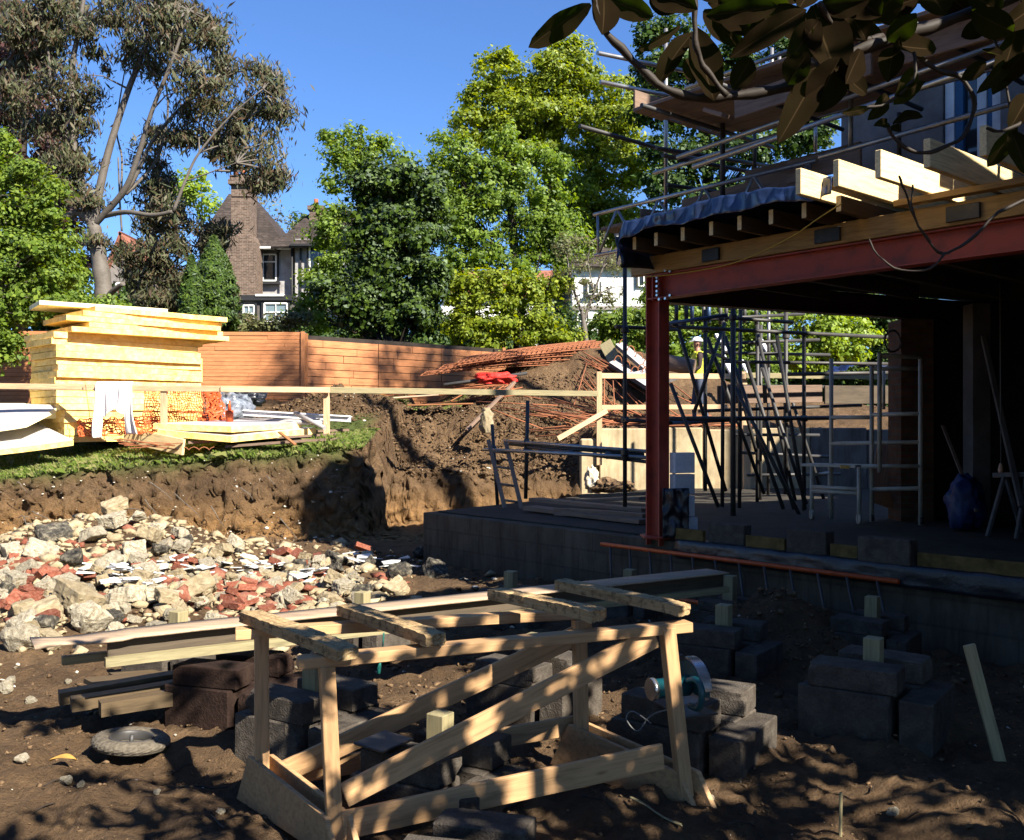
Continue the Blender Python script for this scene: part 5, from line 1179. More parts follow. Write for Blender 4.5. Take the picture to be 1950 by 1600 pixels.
# bundle, can, profile, pipes, planks on the grass
tag(sack('plastic_bundle', P(437, 785, 17.4), (.42, .5, .36), M['tarp_grey'], 7, .35), 'shiny grey plastic bundle behind the orange can', 'plastic bundle')
tag(sack('black_bag', P(458, 760, 17.9), (.42, .4, .18), M['membrane'], 17, .4), 'crumpled black bag on top of the grey plastic bundle', 'bag')
cn = thing('orange_can', 'orange plastic can with a narrow spout standing on the flat boards', 'can', P(437, 805, 16.5))
c0 = P(437, 804, 16.5)
tube('can_body', c0, c0 + Vector((0, 0, .2)), .065, M['orange_plastic'], cn, 16); tube('nozzle', c0 + Vector((0, 0, .2)), c0 + Vector((0, 0, .36)), .03, M['orange_plastic'], cn, 12, .018)
wp_ = thing('plastic_profile', 'long white plastic roof profile lying on the grass behind the flat boards', 'plastic profile', P(560, 795, 16.8))
beam('face', P(458, 786, 17.1), P(668, 798, 16.6), .02, .11, M['upvc'], wp_); beam('flange', P(458, 782, 17.14), P(668, 794, 16.64), .16, .012, M['upvc'], wp_)
tag(tube('grey_pipe', P(458, 800, 16.9), P(625, 806, 16.4), .045, M['pipe']), 'thick grey pipe lying in front of the white profile', 'pipe')
tag(tube('grey_pipe', P(562, 787, 16.7), P(618, 815, 16.1), .04, M['pipe'], r1=.035), 'short grey pipe lying across the others', 'pipe')
tag(tube('grey_pipe', P(500, 812, 16.4), P(610, 800, 16.7), .03, M['galv']), 'thin metal pipe lying under the short grey one', 'pipe')
for i, (a, b, w, h) in enumerate((((300, 832, 16.3), (665, 818, 16.9), .2, .04), ((360, 842, 16.0), (640, 828, 16.5), .22, .04), ((430, 850, 15.9), (655, 836, 16.2), .2, .04), ((400, 838, 16.6), (620, 824, 17.0), .3, .04))):
    tag(beam('dark_board', P(*a), P(*b), w, h, M['scafboard'], warp=.01), 'dark weathered board under the flat foam, %s' % ['longest and rearmost', 'middle one', 'frontmost one', 'wide one at the right'][i], 'board', 'weathered boards under the flat foam')
tag(beam('reddish_stake', P(532, 823, 16.0), P(562, 847, 15.7), .06, .03, M['orange_ply']), 'short reddish stake across the weathered boards', 'stake')
tag(beam('standing_plank', P(238, 828, 16.4), P(350, 852, 15.75), .05, .26, M['joist']), 'pale plank on edge in the grass with its end facing the trench', 'plank')
for i in range(7):
    a = P(218 + i * 5, 838 + i * 2.2, 15.9 - i * .02); b = P(300 + i * 8, 846 + (i % 3) * 5, 15.7 + .1 * (i % 2))
    tag(beam('rusty_strip', a, b, .05, .015, M['rust'], warp=.02), 'one of the rusty steel strips tangled in the grass', 'steel strip', 'rusty strips in the grass')
cr = sheet('corrugated_piece', lambda u, v: P(350 + 58 * u, 857 - 6 * abs((u * 3 % 1) * 2 - 1) ** .5, 15.75 + .4 * v) + Vector((0, 0, .0)), 24, 3, M['rust'], thick=.012, smooth=False); tag(cr, 'rusty trough shaped steel sheet end at the grass edge', 'steel sheet')

# ================================================================== boundary fence
def fence_run(pts, z0, z1, lab, bh, joint, seed, gap=.004):
    t = thing('timber_fence', lab, 'fence', pts[0]); rr = random.Random(seed)
    for a, b in zip(pts, pts[1:]):
        L = (b - a).length; d = (b - a) / L; n = int((z1 - z0) / bh); bm = bmesh.new()
        for k in range(n):
            x = 0
            cuts = sorted(rr.uniform(.15, .85) * L for _ in range(joint)); cuts = [0] + cuts + [L]
            for x0, x1 in zip(cuts, cuts[1:]):
                box_bm(bm, x1 - x0 - gap, .022, bh - gap - .003, c=((x0 + x1) / 2 - L / 2, rr.uniform(-.008, .008), z0 + (k + .5) * bh - (z0 + z1) / 2))
        Mx = frame(a, b); Mx.translation = (a + b) / 2 + Vector((0, 0, (z0 + z1) / 2))
        fin(bm, 'board_panel', M['cedar'], t, Mx)
        beam('backing', a + Vector((0, .04, (z0 + z1) / 2)), b + Vector((0, .04, (z0 + z1) / 2)), .02, z1 - z0 - .05, M['bark_dark'], t)
    for p in (pts[0], pts[-1]): beam('post', p + Vector((0, -.02, z0 - .4)), p + Vector((0, -.02, z1 + .01)), .08, .08, M['cedar'], t, up=(0, 1, 0))
    return t
def PD(px, D): return Vector(((px - CX) / F * D, D, 0))
fence_run([PD(-120, 21.8), PD(160, 21.9), PD(372, 22), PD(577, 22.1)], 2.28, 3.98, 'red cedar fence of narrow level boards behind the foam stack', .085, 1, 4)
fence_run([PD(583, 22.25), PD(720, 23.5), PD(840, 24.8), PD(960, 26.2)], 2.3, 3.95, 'red cedar fence of wide boards with staggered joints under the ivy tree', .17, 1, 9, .012)

# ================================================================== reinforcement on the spoil heap
def mesh_sheet(a, b, wv, sag, lab, i, r=.006, n=7, m=22):
    bm = bmesh.new(); L = (b - a).length
    def q(u, v):
        p = a.lerp(b, u) + wv * v; p.z += sag * math.sin(u * 3.1) + .03 * math.sin(v * 5 + i); return p
    for k in range(n + 1): path_bm(bm, [q(j / 8, k / n) for j in range(9)], r, 4)
    for k in range(m + 1): path_bm(bm, [q(k / m, j / 3) for j in range(4)], r, 4)
    return tag(fin(bm, 'reinforcement_mesh', M['rust']), lab, 'steel mesh', 'rusty mesh sheets stacked on the spoil heap')
for i in range(13):
    k = i / 12; a = P(800 + 70 * k + (i % 3) * 12, 716 - 26 * k, 21.3 + .2 * (i % 2)); b = P(1128 + 14 * math.sin(i * 2.1), 694 - 38 * k, 23.4 + .1 * (i % 3))
    mesh_sheet(a, b, Vector((.25 + .1 * (i % 2), 1.9, .30)), .07 - .03 * k, 'rusty mesh sheet on the spoil heap, %s from below' % ORD[i], i, .011, 7, 26)
# spoil under the mesh keeps it off the air
rg_ = random.Random(5)
def bars(n, c, L, ang, spread, jit, lab, grp, Dv=.0):
    for i in range(n):
        g = G(c[0] + rg_.gauss(0, jit[0]), c[1] + rg_.gauss(0, jit[1]), 17.6, 27); an = ang + rg_.gauss(0, spread); l = L * rg_.uniform(.6, 1.1)
        d = Vector((math.cos(an), math.sin(an), 0)) * l / 2
        p0, p1 = g - d, g + d; p0.z = hz(p0.x, p0.y) + .05 + rg_.uniform(0, .08); p1.z = hz(p1.x, p1.y) + .05 + rg_.uniform(0, .1)
        if p0.y < 18.3 and p0.x > 1.2: continue
        if p1.y < 18.3 and p1.x > 1.2: continue
        tag(tube('steel_bar', p0, p1, .013, M['rust'], seg=5), lab, 'steel bar', grp)
bars(22, (1075, 800), 2.0, -.45, .25, (40, 12), 'thin rusty bar in the fan lying below the long rail', 'rusty bars fanned below the long rail')
bars(26, (1190, 770), 1.8, -.9, .35, (45, 18), 'thin rusty bar in the heap behind the tall guard rail post', 'rusty bars behind the tall guard rail post')
bars(10, (860, 768), 2.6, .05, .06, (30, 3), 'long rusty bar in the level bundle behind the long rail', 'rusty bars in the level bundle')
bars(9, (930, 757), 1.0, 1.0, .15, (25, 2), 'short pale rusty bar leaning over the level bundle', 'short bars over the level bundle')
bars(14, (1300, 812), 2.4, .03, .1, (90, 4), 'rusty bar lying along the top of the retaining wall', 'rusty bars along the wall top')
bars(12, (1155, 705), 1.4, -.7, .2, (20, 6), 'orange rusty bar on the mound right of the mesh sheets', 'rusty bars right of the mesh sheets')
tag(sack('red_net_bag', P(945, 722, 21.2), (.42, .3, .15), M['rednet'], 31, .45), 'crumpled bright red netting in front of the rusty mesh sheets', 'netting')
tag(tube('steel_pole', P(845, 733, 21.0), P(1003, 711, 21.8), .035, M['galv_dark']), 'grey steel pole lying by the red netting', 'pole')
tag(beam('leaning_timber', P(888, 820, 19.0), P(980, 728, 20.2), .07, .05, M['scafboard']), 'thin brown timber leaning on the spoil heap across the long rail', 'timber')
tag(beam('old_board', P(775, 772, 20.0), P(900, 769, 20.2), .3, .03, M['orange_ply']), 'flat reddish board under the level bundle of bars', 'board')
tag(beam('sawn_offcut', P(745, 758, 20.6), P(832, 752, 21), .25, .03, M['ply']), 'pale offcut lying left of the level bundle of bars', 'board')
tag(beam('tilted_board', P(1152, 652, 23.2), P(1172, 690, 22.6), .03, .3, M['rail_green'], up=(.6, 0, .5)), 'greenish board tilted against the right end of the mesh stack', 'board')
pg = 'white planks with steel loops'
for i, (c) in enumerate(([P(1172, 655, 22.5), P(1186, 652, 23.2), P(1262, 712, 22.0), P(1250, 722, 21.4)], [P(1160, 690, 22.0), P(1178, 682, 22.8), P(1262, 735, 21.6), P(1240, 742, 21.0)], [P(1195, 712, 21.2), P(1240, 700, 21.8), P(1290, 716, 21.6), P(1230, 735, 20.8)])):
    o = slab4('precast_plank', c, .09, M['foil'], M['greyrender'], ['upper white precast plank with steel loops on the mound', 'middle white precast plank with steel loops on the mound', 'lowest white precast plank with steel loops on the mound'][i], 'precast plank', pg, 0, 4, 2)
    for k in range(5):
        u = .1 + .2 * k; p = c[0].lerp(c[3], u).lerp(c[1].lerp(c[2], u), .5)
        path('steel_loop', [p + Vector((.09 * math.cos(a), 0, .16 * math.sin(a))) for a in [j / 8 * math.pi for j in range(9)]], .011, M['rust'], o, 5)
tag(sack('broken_stump', P(927, 805, 18.7) , (.13, .12, .28), M['mortarblock'], 51, .3), 'pale broken block standing on the spoil slope above the wooden ladder', 'block')
for i, (x, y, D, r) in enumerate(((1128, 880, 17.6, (.12, .12, .26)), (1152, 905, 17.5, (.2, .16, .15)), (1180, 912, 17.2, (.24, .2, .12)))):
    tag(sack('soil_lump', Vector((P(x, y, D).x, D, .66 + r[2] * .6)), r, M['clod'] if i else M['rubble'], 60 + i, .5), ['broken concrete lump at the end of the retaining wall', 'tall lump of soil on the slab below the retaining wall', 'wide lump of soil on the slab below the retaining wall'][i], 'lump')
for i, (x, y, D) in enumerate(((1372, 655, 24), (1392, 712, 21), (1455, 662, 24), (1420, 705, 21.5), (1385, 695, 22))):
    tag(beam('white_profile', P(x - 8, y - 18, D), P(x + 10, y + 14, D - .5), .09, .06, M['upvc']), 'short white metal profile leaning on the mound, %s from the left' % ORD[[0, 2, 4, 3, 1][i]], 'profile', 'white metal profiles on the mound')

# ================================================================== person
def person():
    D = 19.6; c = P(1331, 0, D); zt = P(0, 645, D).z; gz = zt - 1.76; X = c.x
    p = thing('person', 'worker in a white cap and yellow vest walking along behind the guard rail', 'person', (X, D, gz))
    me = bpy.data.meshes.new('body'); jt = {}; V3 = []; E = []; Rr = []
    def J(n, x, y, z, r, par=None, ry=None):
        jt[n] = len(V3); V3.append((X + x, D + y, gz + z)); Rr.append((r, ry or r))
        if par: E.append((jt[par], jt[n]))
    # facing left (-x), turned slightly away
    J('pel', 0, 0, .95, .13, None, .15); J('waist', 0, 0, 1.10, .12, 'pel', .14); J('chest', -.01, 0, 1.30, .13, 'waist', .17); J('neckb', -.01, 0, 1.46, .075, 'chest'); J('neck', -.03, 0, 1.52, .062, 'neckb')
    J('head0', -.04, 0, 1.58, .06, 'neck'); J('head1', -.045, 0, 1.655, .10, 'head0', .085); J('head2', -.035, 0, 1.72, .07, 'head1')
    for s in (-1, 1):
        k = 'lr'[s > 0]
        J('sh' + k, -.01, .19 * s, 1.42, .06, 'neckb'); J('el' + k, -.05 - .02 * s, .23 * s, 1.16, .045, 'sh' + k); J('wr' + k, -.27, .2 * s, 1.07, .032, 'el' + k); J('pa' + k, -.34, .19 * s, 1.07, .036, 'wr' + k, .02)
        J('hip' + k, .0, .09 * s, .88, .10, 'pel'); J('kn' + k, -.06 * s - .02, .1 * s, .48, .062, 'hip' + k); J('an' + k, .05 - .12 * s, .1 * s, .09, .04, 'kn' + k); J('to' + k, -.09 - .12 * s, .1 * s, .04, .04, 'an' + k)
    me.from_pydata(V3, E, []); o = bpy.data.objects.new('body', me); link(o, p, Matrix())
    md = o.modifiers.new('skin', 'SKIN'); sk = me.skin_vertices[0].data
    for i, (a, b) in enumerate(Rr): sk[i].radius = (a, b)
    sk[0].use_root = True; md.use_smooth_shade = True; sub = o.modifiers.new('sub', 'SUBSURF'); sub.levels = sub.render_levels = 2
    for m in ('skin',): me.materials.append(M['skin'])
    dg = bpy.context.evaluated_depsgraph_get(); ev = bpy.data.meshes.new_from_object(o.evaluated_get(dg)); o.modifiers.clear(); o.data = ev
    ev.materials.clear(); [ev.materials.append(M[m]) for m in ('skin', 'shirt_dark', 'denim', 'bark_dark')]
    for f in ev.polygons:
        q = f.center; z = q.z - gz; x = q.x - X
        f.material_index = 0 if (z > 1.49 or (x < -.12 and .98 < z < 1.3)) else 3 if z < .11 else 2 if z < 1.0 else 1
    # clothes with thickness
    def shell(nm, z0, z1, yw, off, mat):
        bm = bmesh.new(); bm.from_mesh(ev); bmesh.ops.delete(bm, geom=[f for f in bm.faces if not (z0 < f.calc_center_median().z - gz < z1 and abs(f.calc_center_median().y - D) < yw)], context='FACES')
        bm.normal_update()
        for v in bm.verts: v.co += v.normal * off
        m = bpy.data.meshes.new(nm); bm.to_mesh(m); bm.free(); m.materials.clear(); m.materials.append(M[mat]); m.polygons.foreach_set('material_index', [0] * len(m.polygons))
        q = from_mesh(nm, m, None, p); s = q.modifiers.new('s', 'SOLIDIFY'); s.thickness = .006; s.offset = 1; return q
    shell('vest', 1.02, 1.47, .185, .02, 'hivis')
    bm = bmesh.new(); bmesh.ops.create_uvsphere(bm, u_segments=20, v_segments=12, radius=.105)
    bmesh.ops.delete(bm, geom=[v for v in bm.verts if v.co.z < .0], context='VERTS')
    for v in bm.verts: v.co.x *= 1.12; v.co.z *= .95
    q = fin(bm, 'cap', M['capwhite'], p, Matrix.Translation((X - .035, D, gz + 1.70)), smooth=True); s = q.modifiers.new('s', 'SOLIDIFY'); s.thickness = .008
    bm = bmesh.new(); bmesh.ops.create_uvsphere(bm, u_segments=20, v_segments=8, radius=.075)
    for v in bm.verts: v.co.z *= .1; v.co.x *= 1.1
    fin(bm, 'cap_peak', M['capwhite'], p, Matrix.Translation((X - .145, D, gz + 1.705)) @ Matrix.Rotation(-.25, 4, 'Y'), smooth=True)
    bm = bmesh.new(); bmesh.ops.create_uvsphere(bm, u_segments=14, v_segments=10, radius=.092)
    bmesh.ops.delete(bm, geom=[v for v in bm.verts if v.co.x < .0 or v.co.z < -.07], context='VERTS'); fin(bm, 'hair', M['hair'], p, Matrix.Translation((X - .03, D, gz + 1.655)), smooth=True)
    bm = bmesh.new(); path_bm(bm, [(X - .125, D, gz + 1.66), (X - .155, D, gz + 1.635), (X - .13, D, gz + 1.625)], [.01, .016, .01], 6)
    path_bm(bm, [(X - .12, D, gz + 1.598), (X - .138, D, gz + 1.595), (X - .12, D, gz + 1.59)], [.012, .012, .012], 6)
    for s in (-1, 1):
        path_bm(bm, [(X - .03, D + .083 * s, gz + 1.66), (X - .025, D + .095 * s, gz + 1.645), (X - .03, D + .083 * s, gz + 1.62)], [.01, .016, .01], 6)
    fin(bm, 'face_features', M['skin'], p)
    for s in (-1, 1):  # fingers
        bm = bmesh.new()
        for k in range(4):
            y = D + .19 * s + (k - 1.5) * .018; x0 = X - .35; z0 = gz + 1.07; l = (.06, .07, .068, .052)[k]
            path_bm(bm, [(x0, y, z0 + .01), (x0 - l * .5, y, z0 + .008), (x0 - l * .85, y, z0 - .015), (x0 - l * .8, y, z0 - .045)], [.010, .009, .0085, .007], 6)
        path_bm(bm, [(X - .31, D + .19 * s - .03, gz + 1.06), (X - .34, D + .19 * s - .05, gz + 1.05), (X - .37, D + .19 * s - .045, gz + 1.03)], [.012, .010, .008], 6)
        fin(bm, 'fingers', M['skin'], p)
person()
tag(tube('brown_pipe', P(1268, 690, 19.2), P(1322, 700, 19.0), .16, M['scafboard'], seg=20), 'thick brown pipe or log end beside the worker', 'pipe')

# ================================================================== vegetation
def leaf_arrays(c, nrm, L, W, rg):
    n = len(c); nrm = nrm / (np.linalg.norm(nrm, axis=1, keepdims=True) + 1e-9)
    r = rg.standard_normal((n, 3)); t = np.cross(nrm, r); t /= np.linalg.norm(t, axis=1, keepdims=True) + 1e-9
    return t, np.cross(nrm, t)
def quads_mesh(name, V4, mat, parent=None, label=None):
    n = len(V4); v = V4.reshape(-1, 3); me = bpy.data.meshes.new(name)
    me.vertices.add(n * 4); me.vertices.foreach_set('co', v.astype(np.float32).ravel()); me.loops.add(n * 4); me.loops.foreach_set('vertex_index', np.arange(n * 4, dtype=np.int32))
    me.polygons.add(n); me.polygons.foreach_set('loop_start', np.arange(0, n * 4, 4, dtype=np.int32)); me.polygons.foreach_set('loop_total', np.full(n, 4, dtype=np.int32)); me.update(calc_edges=True)
    return from_mesh(name, me, M[mat], parent)
def make_leaves(C3, Nn, L, W, rg, droop=0, jit=.5):
    n = len(C3); Nn = Nn + rg.standard_normal((n, 3)) * jit; t, b = leaf_arrays(C3, Nn, L, W, rg)
    if droop:
        t = t * (1 - droop) + np.array([0, 0, -1.]) * droop + rg.standard_normal((n, 3)) * .15; t /= np.linalg.norm(t, axis=1, keepdims=True); b = np.cross(Nn, t); b /= np.linalg.norm(b, axis=1, keepdims=True) + 1e-9
    s = np.clip(rg.lognormal(-.12, .36, (n, 1)), .3, 1.8); t = t * L * s / 2; b = b * W * s / 2
    fold = np.cross(t, b); fold /= np.linalg.norm(fold, axis=1, keepdims=True) + 1e-9; fold *= W * .18 * s
    return np.stack([C3 - t, C3 + b + fold, C3 + t, C3 - b + fold], 1)
def tree(name, label, cat, base, trunk, limbs, clumps, D, mat, dens=1.0, L=.12, W=.08, depth=1.0, sub=.42, bark='bark', droop=0, seed=1, r0=.2, inner=.25, twig=True, dD=0, ypx=1.0, group=None, fuzz=.5):
    """clumps: (px, py, rx, ry[, dD]) in photo pixels at distance D; each is filled with leaf tufts"""
    rg = np.random.default_rng(seed); sc1 = D / F
    t = thing(name, label, cat, base, group)
    if trunk:
        tp_ = smooth_pts(trunk, 5); n = len(tp_); path('trunk', tp_, [r0 * (1 - .45 * i / n) * (1 + .08 * math.sin(i * 1.7)) for i in range(n)], M[bark], t, 12)
    bm = bmesh.new(); got = False
    for lb in limbs:
        pts, ra, rb = lb; ra *= .8; pp_ = smooth_pts(pts, 5); n = len(pp_); path_bm(bm, pp_, [ra + (rb - ra) * i / (n - 1) for i in range(n)], 8); got = True
    allp = [Vector(p) for p in (trunk or [])] + [Vector(p) for l in limbs for p in l[0]]
    Q = []; A_ = []
    for cl in clumps:
        px, py, rx, ry = cl[:4]; dd = cl[4] if len(cl) > 4 else 0; c = np.array(P(px, py, D + dd)); rx *= sc1; ry *= sc1; rd = (rx + ry) / 2 * depth
        k = max(3, int(3.0 * dens * (rx * ry * 3.1) ** .8 / sub ** 1.6)); u = rg.standard_normal((k, 3)); u /= np.linalg.norm(u, axis=1, keepdims=True); rad = rg.uniform(inner, 1, (k, 1)) ** .55
        tc = c + u * rad * np.array([rx, rd, ry])
        nl = int(dens * 4.2 * sub * sub * 3.1 / (L * W * .55))
        for j in range(k):
            if twig and allp and rg.random() < .8:
                q = min(allp, key=lambda a: (a - Vector(tc[j])).length_squared * (1.0 if a.z < tc[j][2] + .3 else 3)); e = Vector(tc[j]); mid = q.lerp(e, .5) + Vector((0, 0, .12 * (e - q).length)) + Vector(rg.standard_normal(3) * .05 * (e - q).length)
                path_bm(bm, [q, mid, e], [min(.05, .016 * (e - q).length + .012), .018, .006], 4, False); got = True
            s_ = sub * rg.uniform(.55, 1.3); m_ = max(4, int(nl * (s_ / sub) ** 2 * rg.uniform(.5, 1.2)))
            w = rg.standard_normal((m_, 3)); w /= np.linalg.norm(w, axis=1, keepdims=True); rr_ = rg.uniform(.15, 1, (m_, 1)) ** .5 * (1 + rg.standard_normal((m_, 1)) * .18 * fuzz * 2)
            el = rg.uniform(.45, 1.5, 3) * np.array([1.1, 1.1, .8]); Q.append(tc[j] + w * rr_ * s_ * el); A_.append(w * .8 + u[j] * .5 + np.array([0, 0, .5]))
    if got: fin(bm, 'branches', M[bark], t)
    else: bm.free()
    C3 = np.concatenate(Q); An = np.concatenate(A_)
    quads_mesh('crown', make_leaves(C3, An, L, W, rg, droop), mat, t)
    return t
def PP(l, D): return [P(x, y, D + (z[0] if z else 0)) for x, y, *z in l]

# eucalyptus
D = 26.0
tree('eucalyptus_tree', 'tall open crowned eucalyptus with a bare forking trunk behind the foam stack', 'tree', P(200, 600, D), PP([(203, 640), (198, 560), (190, 500), (180, 440), (176, 425)], D),
 [(PP([(178, 430), (192, 350), (212, 270), (245, 170), (280, 80), (310, -40)], D), .16, .05), (PP([(178, 430, 0), (235, 365, -.4), (262, 300, -.6), (290, 210, -.8), (330, 110, -1), (360, 20, -1)], D), .12, .03),
  (PP([(176, 425), (150, 405), (128, 412), (110, 408)], D), .14, .09), (PP([(196, 412, 0), (240, 404, -.5), (290, 410, -.8), (330, 403, -1)], D), .09, .05), (PP([(178, 430), (158, 360), (140, 270), (138, 130), (150, 60), (165, -40)], D), .14, .05),
  (PP([(205, 400), (250, 350), (290, 270), (350, 200), (420, 150)], D), .09, .025), (PP([(240, 370), (300, 300, .5), (320, 200, 1), (300, 90, 1)], D), .06, .02),
  (PP([(330, 403, -1), (355, 340, -1), (380, 290, -1), (440, 220, -1), (500, 170, -1)], D), .06, .015), (PP([(355, 345, -1), (410, 325, -1), (450, 310, -1)], D), .025, .01), (PP([(138, 270), (100, 180), (90, 80), (70, -20)], D), .07, .02),
  (PP([(230, 380, 0), (232, 300, .6), (222, 240, .8), (240, 120, .8)], D), .04, .015), (PP([(200, 590, 0), (210, 560, -.3), (235, 540, -.6)], D), .12, .06), (PP([(232, 440, .3), (228, 380, .3), (225, 300, .3)], D), .035, .02)],
 [(60, 20, 60, 40), (150, 15, 60, 35, 1), (230, 20, 60, 40), (300, 30, 60, 45, -1), (370, 20, 55, 45), (405, 70, 40, 45), (345, 90, 50, 40, 1), (420, 125, 28, 30), (380, 150, 40, 30, -1), (300, 120, 35, 25), (415, 180, 25, 30), (365, 215, 45, 28), (300, 260, 30, 16, 1), (345, 270, 40, 20), (400, 260, 38, 24), (420, 290, 30, 25),
  (495, 130, 22, 22), (510, 165, 26, 26), (535, 220, 16, 26), (480, 200, 26, 22), (470, 245, 40, 20), (500, 290, 32, 26), (455, 300, 22, 14), (520, 330, 16, 18), (500, 350, 8, 10),
  (60, 100, 60, 45, 1), (30, 180, 45, 50), (110, 150, 45, 30, -1), (150, 190, 35, 30), (80, 240, 45, 30), (130, 270, 30, 28), (60, 60, 50, 40), (190, 110, 30, 26, 1), (170, 60, 30, 30), (240, 80, 25, 30), (150, 230, 30, 20), (100, 60, 40, 35),
  (110, 330, 35, 28), (150, 320, 22, 20), (165, 390, 22, 24), (185, 455, 24, 18), (120, 370, 30, 24)], D, 'lf_gum', .54, .20, .045, .8, .46, 'bark', .55, 3, .27, inner=.1, fuzz=.8)
tree('eucalyptus_tree', 'lower drooping grey brown eucalyptus beside the bare trunk, left of the house', 'tree', P(300, 600, 27), PP([(300, 640), (295, 540), (290, 440), (296, 320)], 27), [],
 [(290, 310, 26, 30), (300, 360, 45, 34), (330, 420, 45, 36), (280, 430, 40, 36), (350, 470, 50, 36), (290, 500, 55, 40), (350, 530, 50, 36), (270, 550, 45, 30), (410, 430, 35, 20), (410, 480, 25, 26), (390, 520, 20, 30), (240, 500, 22, 30), (320, 570, 60, 24)], 27, 'lf_gum', .6, .20, .045, .8, .42, 'bark', .5, 5, .16, inner=.1)
tree('copper_tree', 'dark reddish leaved tree at the far left behind the eucalyptus', 'tree', P(20, 600, 31), PP([(40, 640), (40, 400), (45, 200)], 31), [],
 [(20, 60, 60, 60), (60, 130, 60, 50), (10, 190, 60, 60), (70, 230, 60, 55), (40, 310, 70, 50), (110, 290, 45, 45), (110, 380, 45, 50), (50, 400, 60, 50), (120, 470, 50, 50), (90, 530, 60, 40)], 31, 'lf_red', .8, .16, .09, .8, .55, 'bark_dark', 0, 6, .2)
tree('lime_green_tree', 'bright lime green leafy tree in front of the fence at the left edge', 'tree', P(-40, 700, 19.5), PP([(-60, 760), (-50, 600), (-20, 400)], 19.5), [],
 [(10, 270, 32, 26), (0, 330, 50, 40), (60, 330, 30, 24), (30, 400, 60, 42), (95, 400, 34, 24), (100, 360, 22, 14), (20, 470, 65, 42), (90, 470, 46, 36), (30, 540, 70, 40), (110, 520, 36, 34), (30, 590, 50, 28), (90, 560, 40, 22), (20, 640, 26, 24), (-10, 680, 26, 18), (20, 655, 14, 18)], 19.5, 'lf_lime', .8, .085, .055, .9, .26, 'bark', 0, 7, .12, inner=.05, fuzz=.9)
tree('green_bush', 'mid green bush behind the eucalyptus trunk above the foam stack', 'bush', P(140, 620, 24), None, [], [(120, 520, 40, 46), (160, 560, 34, 34), (90, 580, 50, 30), (200, 590, 30, 18)], 24.5, 'lf_green', .8, .10, .07, .8, .3, seed=8)
# conifers
def conifer(label, px, ytop, ybot, wpx, D, seed, n=46000):
    rg = np.random.default_rng(seed); t = thing('conifer_tree', label, 'tree', P(px, ybot, D)); a = P(px, ybot, D); b = P(px, ytop, D); hgt = b.z - a.z
    tube('trunk', a, a + (b - a) * .9, .12, M['bark_dark'], t, 8, .03)
    h = rg.uniform(0, 1, n) ** .8; k = rg.integers(0, 260, n); ka = rg.uniform(0, 6.283, 260); kh = rg.uniform(0, 1, 260) ** .8
    w = wpx * D / F; ang = ka[k] + rg.normal(0, .16, n); hh = kh[k] + rg.normal(0, .022, n) + .02
    rad = w * np.minimum(1, (1.02 - np.clip(hh, 0, 1)) * 1.7) ** .8 * (.62 + .38 * rg.random(260)[k]) * rg.uniform(.55, 1.03, n); hh = hh + (rad / w) * .05
    C3 = np.stack([a.x + rad * np.cos(ang), a.y + rad * np.sin(ang), a.z + np.clip(hh, 0, 1.01) * hgt], -1)
    N_ = np.stack([np.cos(ang), np.sin(ang), np.full(n, .4)], -1); quads_mesh('crown', make_leaves(C3, N_, .11, .035, rg, -.5, .5), 'lf_con', t)
conifer('dark green pointed conifer just left of the house bay window', 408, 455, 640, 52, 25.5, 11, 40000)
conifer('smaller conifer column directly behind the right top of the foam stack', 365, 490, 620, 26, 24.5, 12, 16000)
# ivy clad tree and neighbours
tree('ivy_clad_tree', 'dense dark ivy covered tree rising above the fence right of the house', 'tree', P(745, 650, 25), PP([(745, 700), (745, 500), (740, 350)], 25.5), [],
 [(740, 350, 60, 40), (700, 360, 34, 34), (790, 345, 45, 30), (830, 380, 26, 40), (690, 420, 34, 50), (745, 430, 60, 50), (800, 440, 45, 55), (700, 500, 45, 50), (770, 520, 60, 55), (690, 580, 55, 45), (760, 590, 60, 45), (820, 520, 30, 50), (640, 570, 40, 40), (800, 590, 36, 34), (720, 620, 50, 22)], 25.5, 'lf_ivy', 1.05, .105, .085, .85, .34, 'bark_dark', .15, 13, .2)
tree('hawthorn_tree', 'small twiggy tree with blue sky behind, above and left of the ivy', 'tree', P(680, 620, 29), PP([(690, 640), (685, 450), (690, 330)], 29), [],
 [(640, 265, 24, 18), (690, 260, 36, 26), (740, 280, 30, 20), (650, 310, 34, 28), (700, 310, 40, 28), (640, 350, 24, 20), (760, 300, 16, 14), (625, 400, 30, 24), (620, 450, 34, 30), (655, 470, 26, 40), (620, 510, 30, 36), (600, 560, 40, 40), (650, 540, 30, 40), (590, 610, 50, 22)], 29, 'lf_green', .6, .11, .075, .8, .32, 'bark_dark', 0, 14, .13, fuzz=.9)
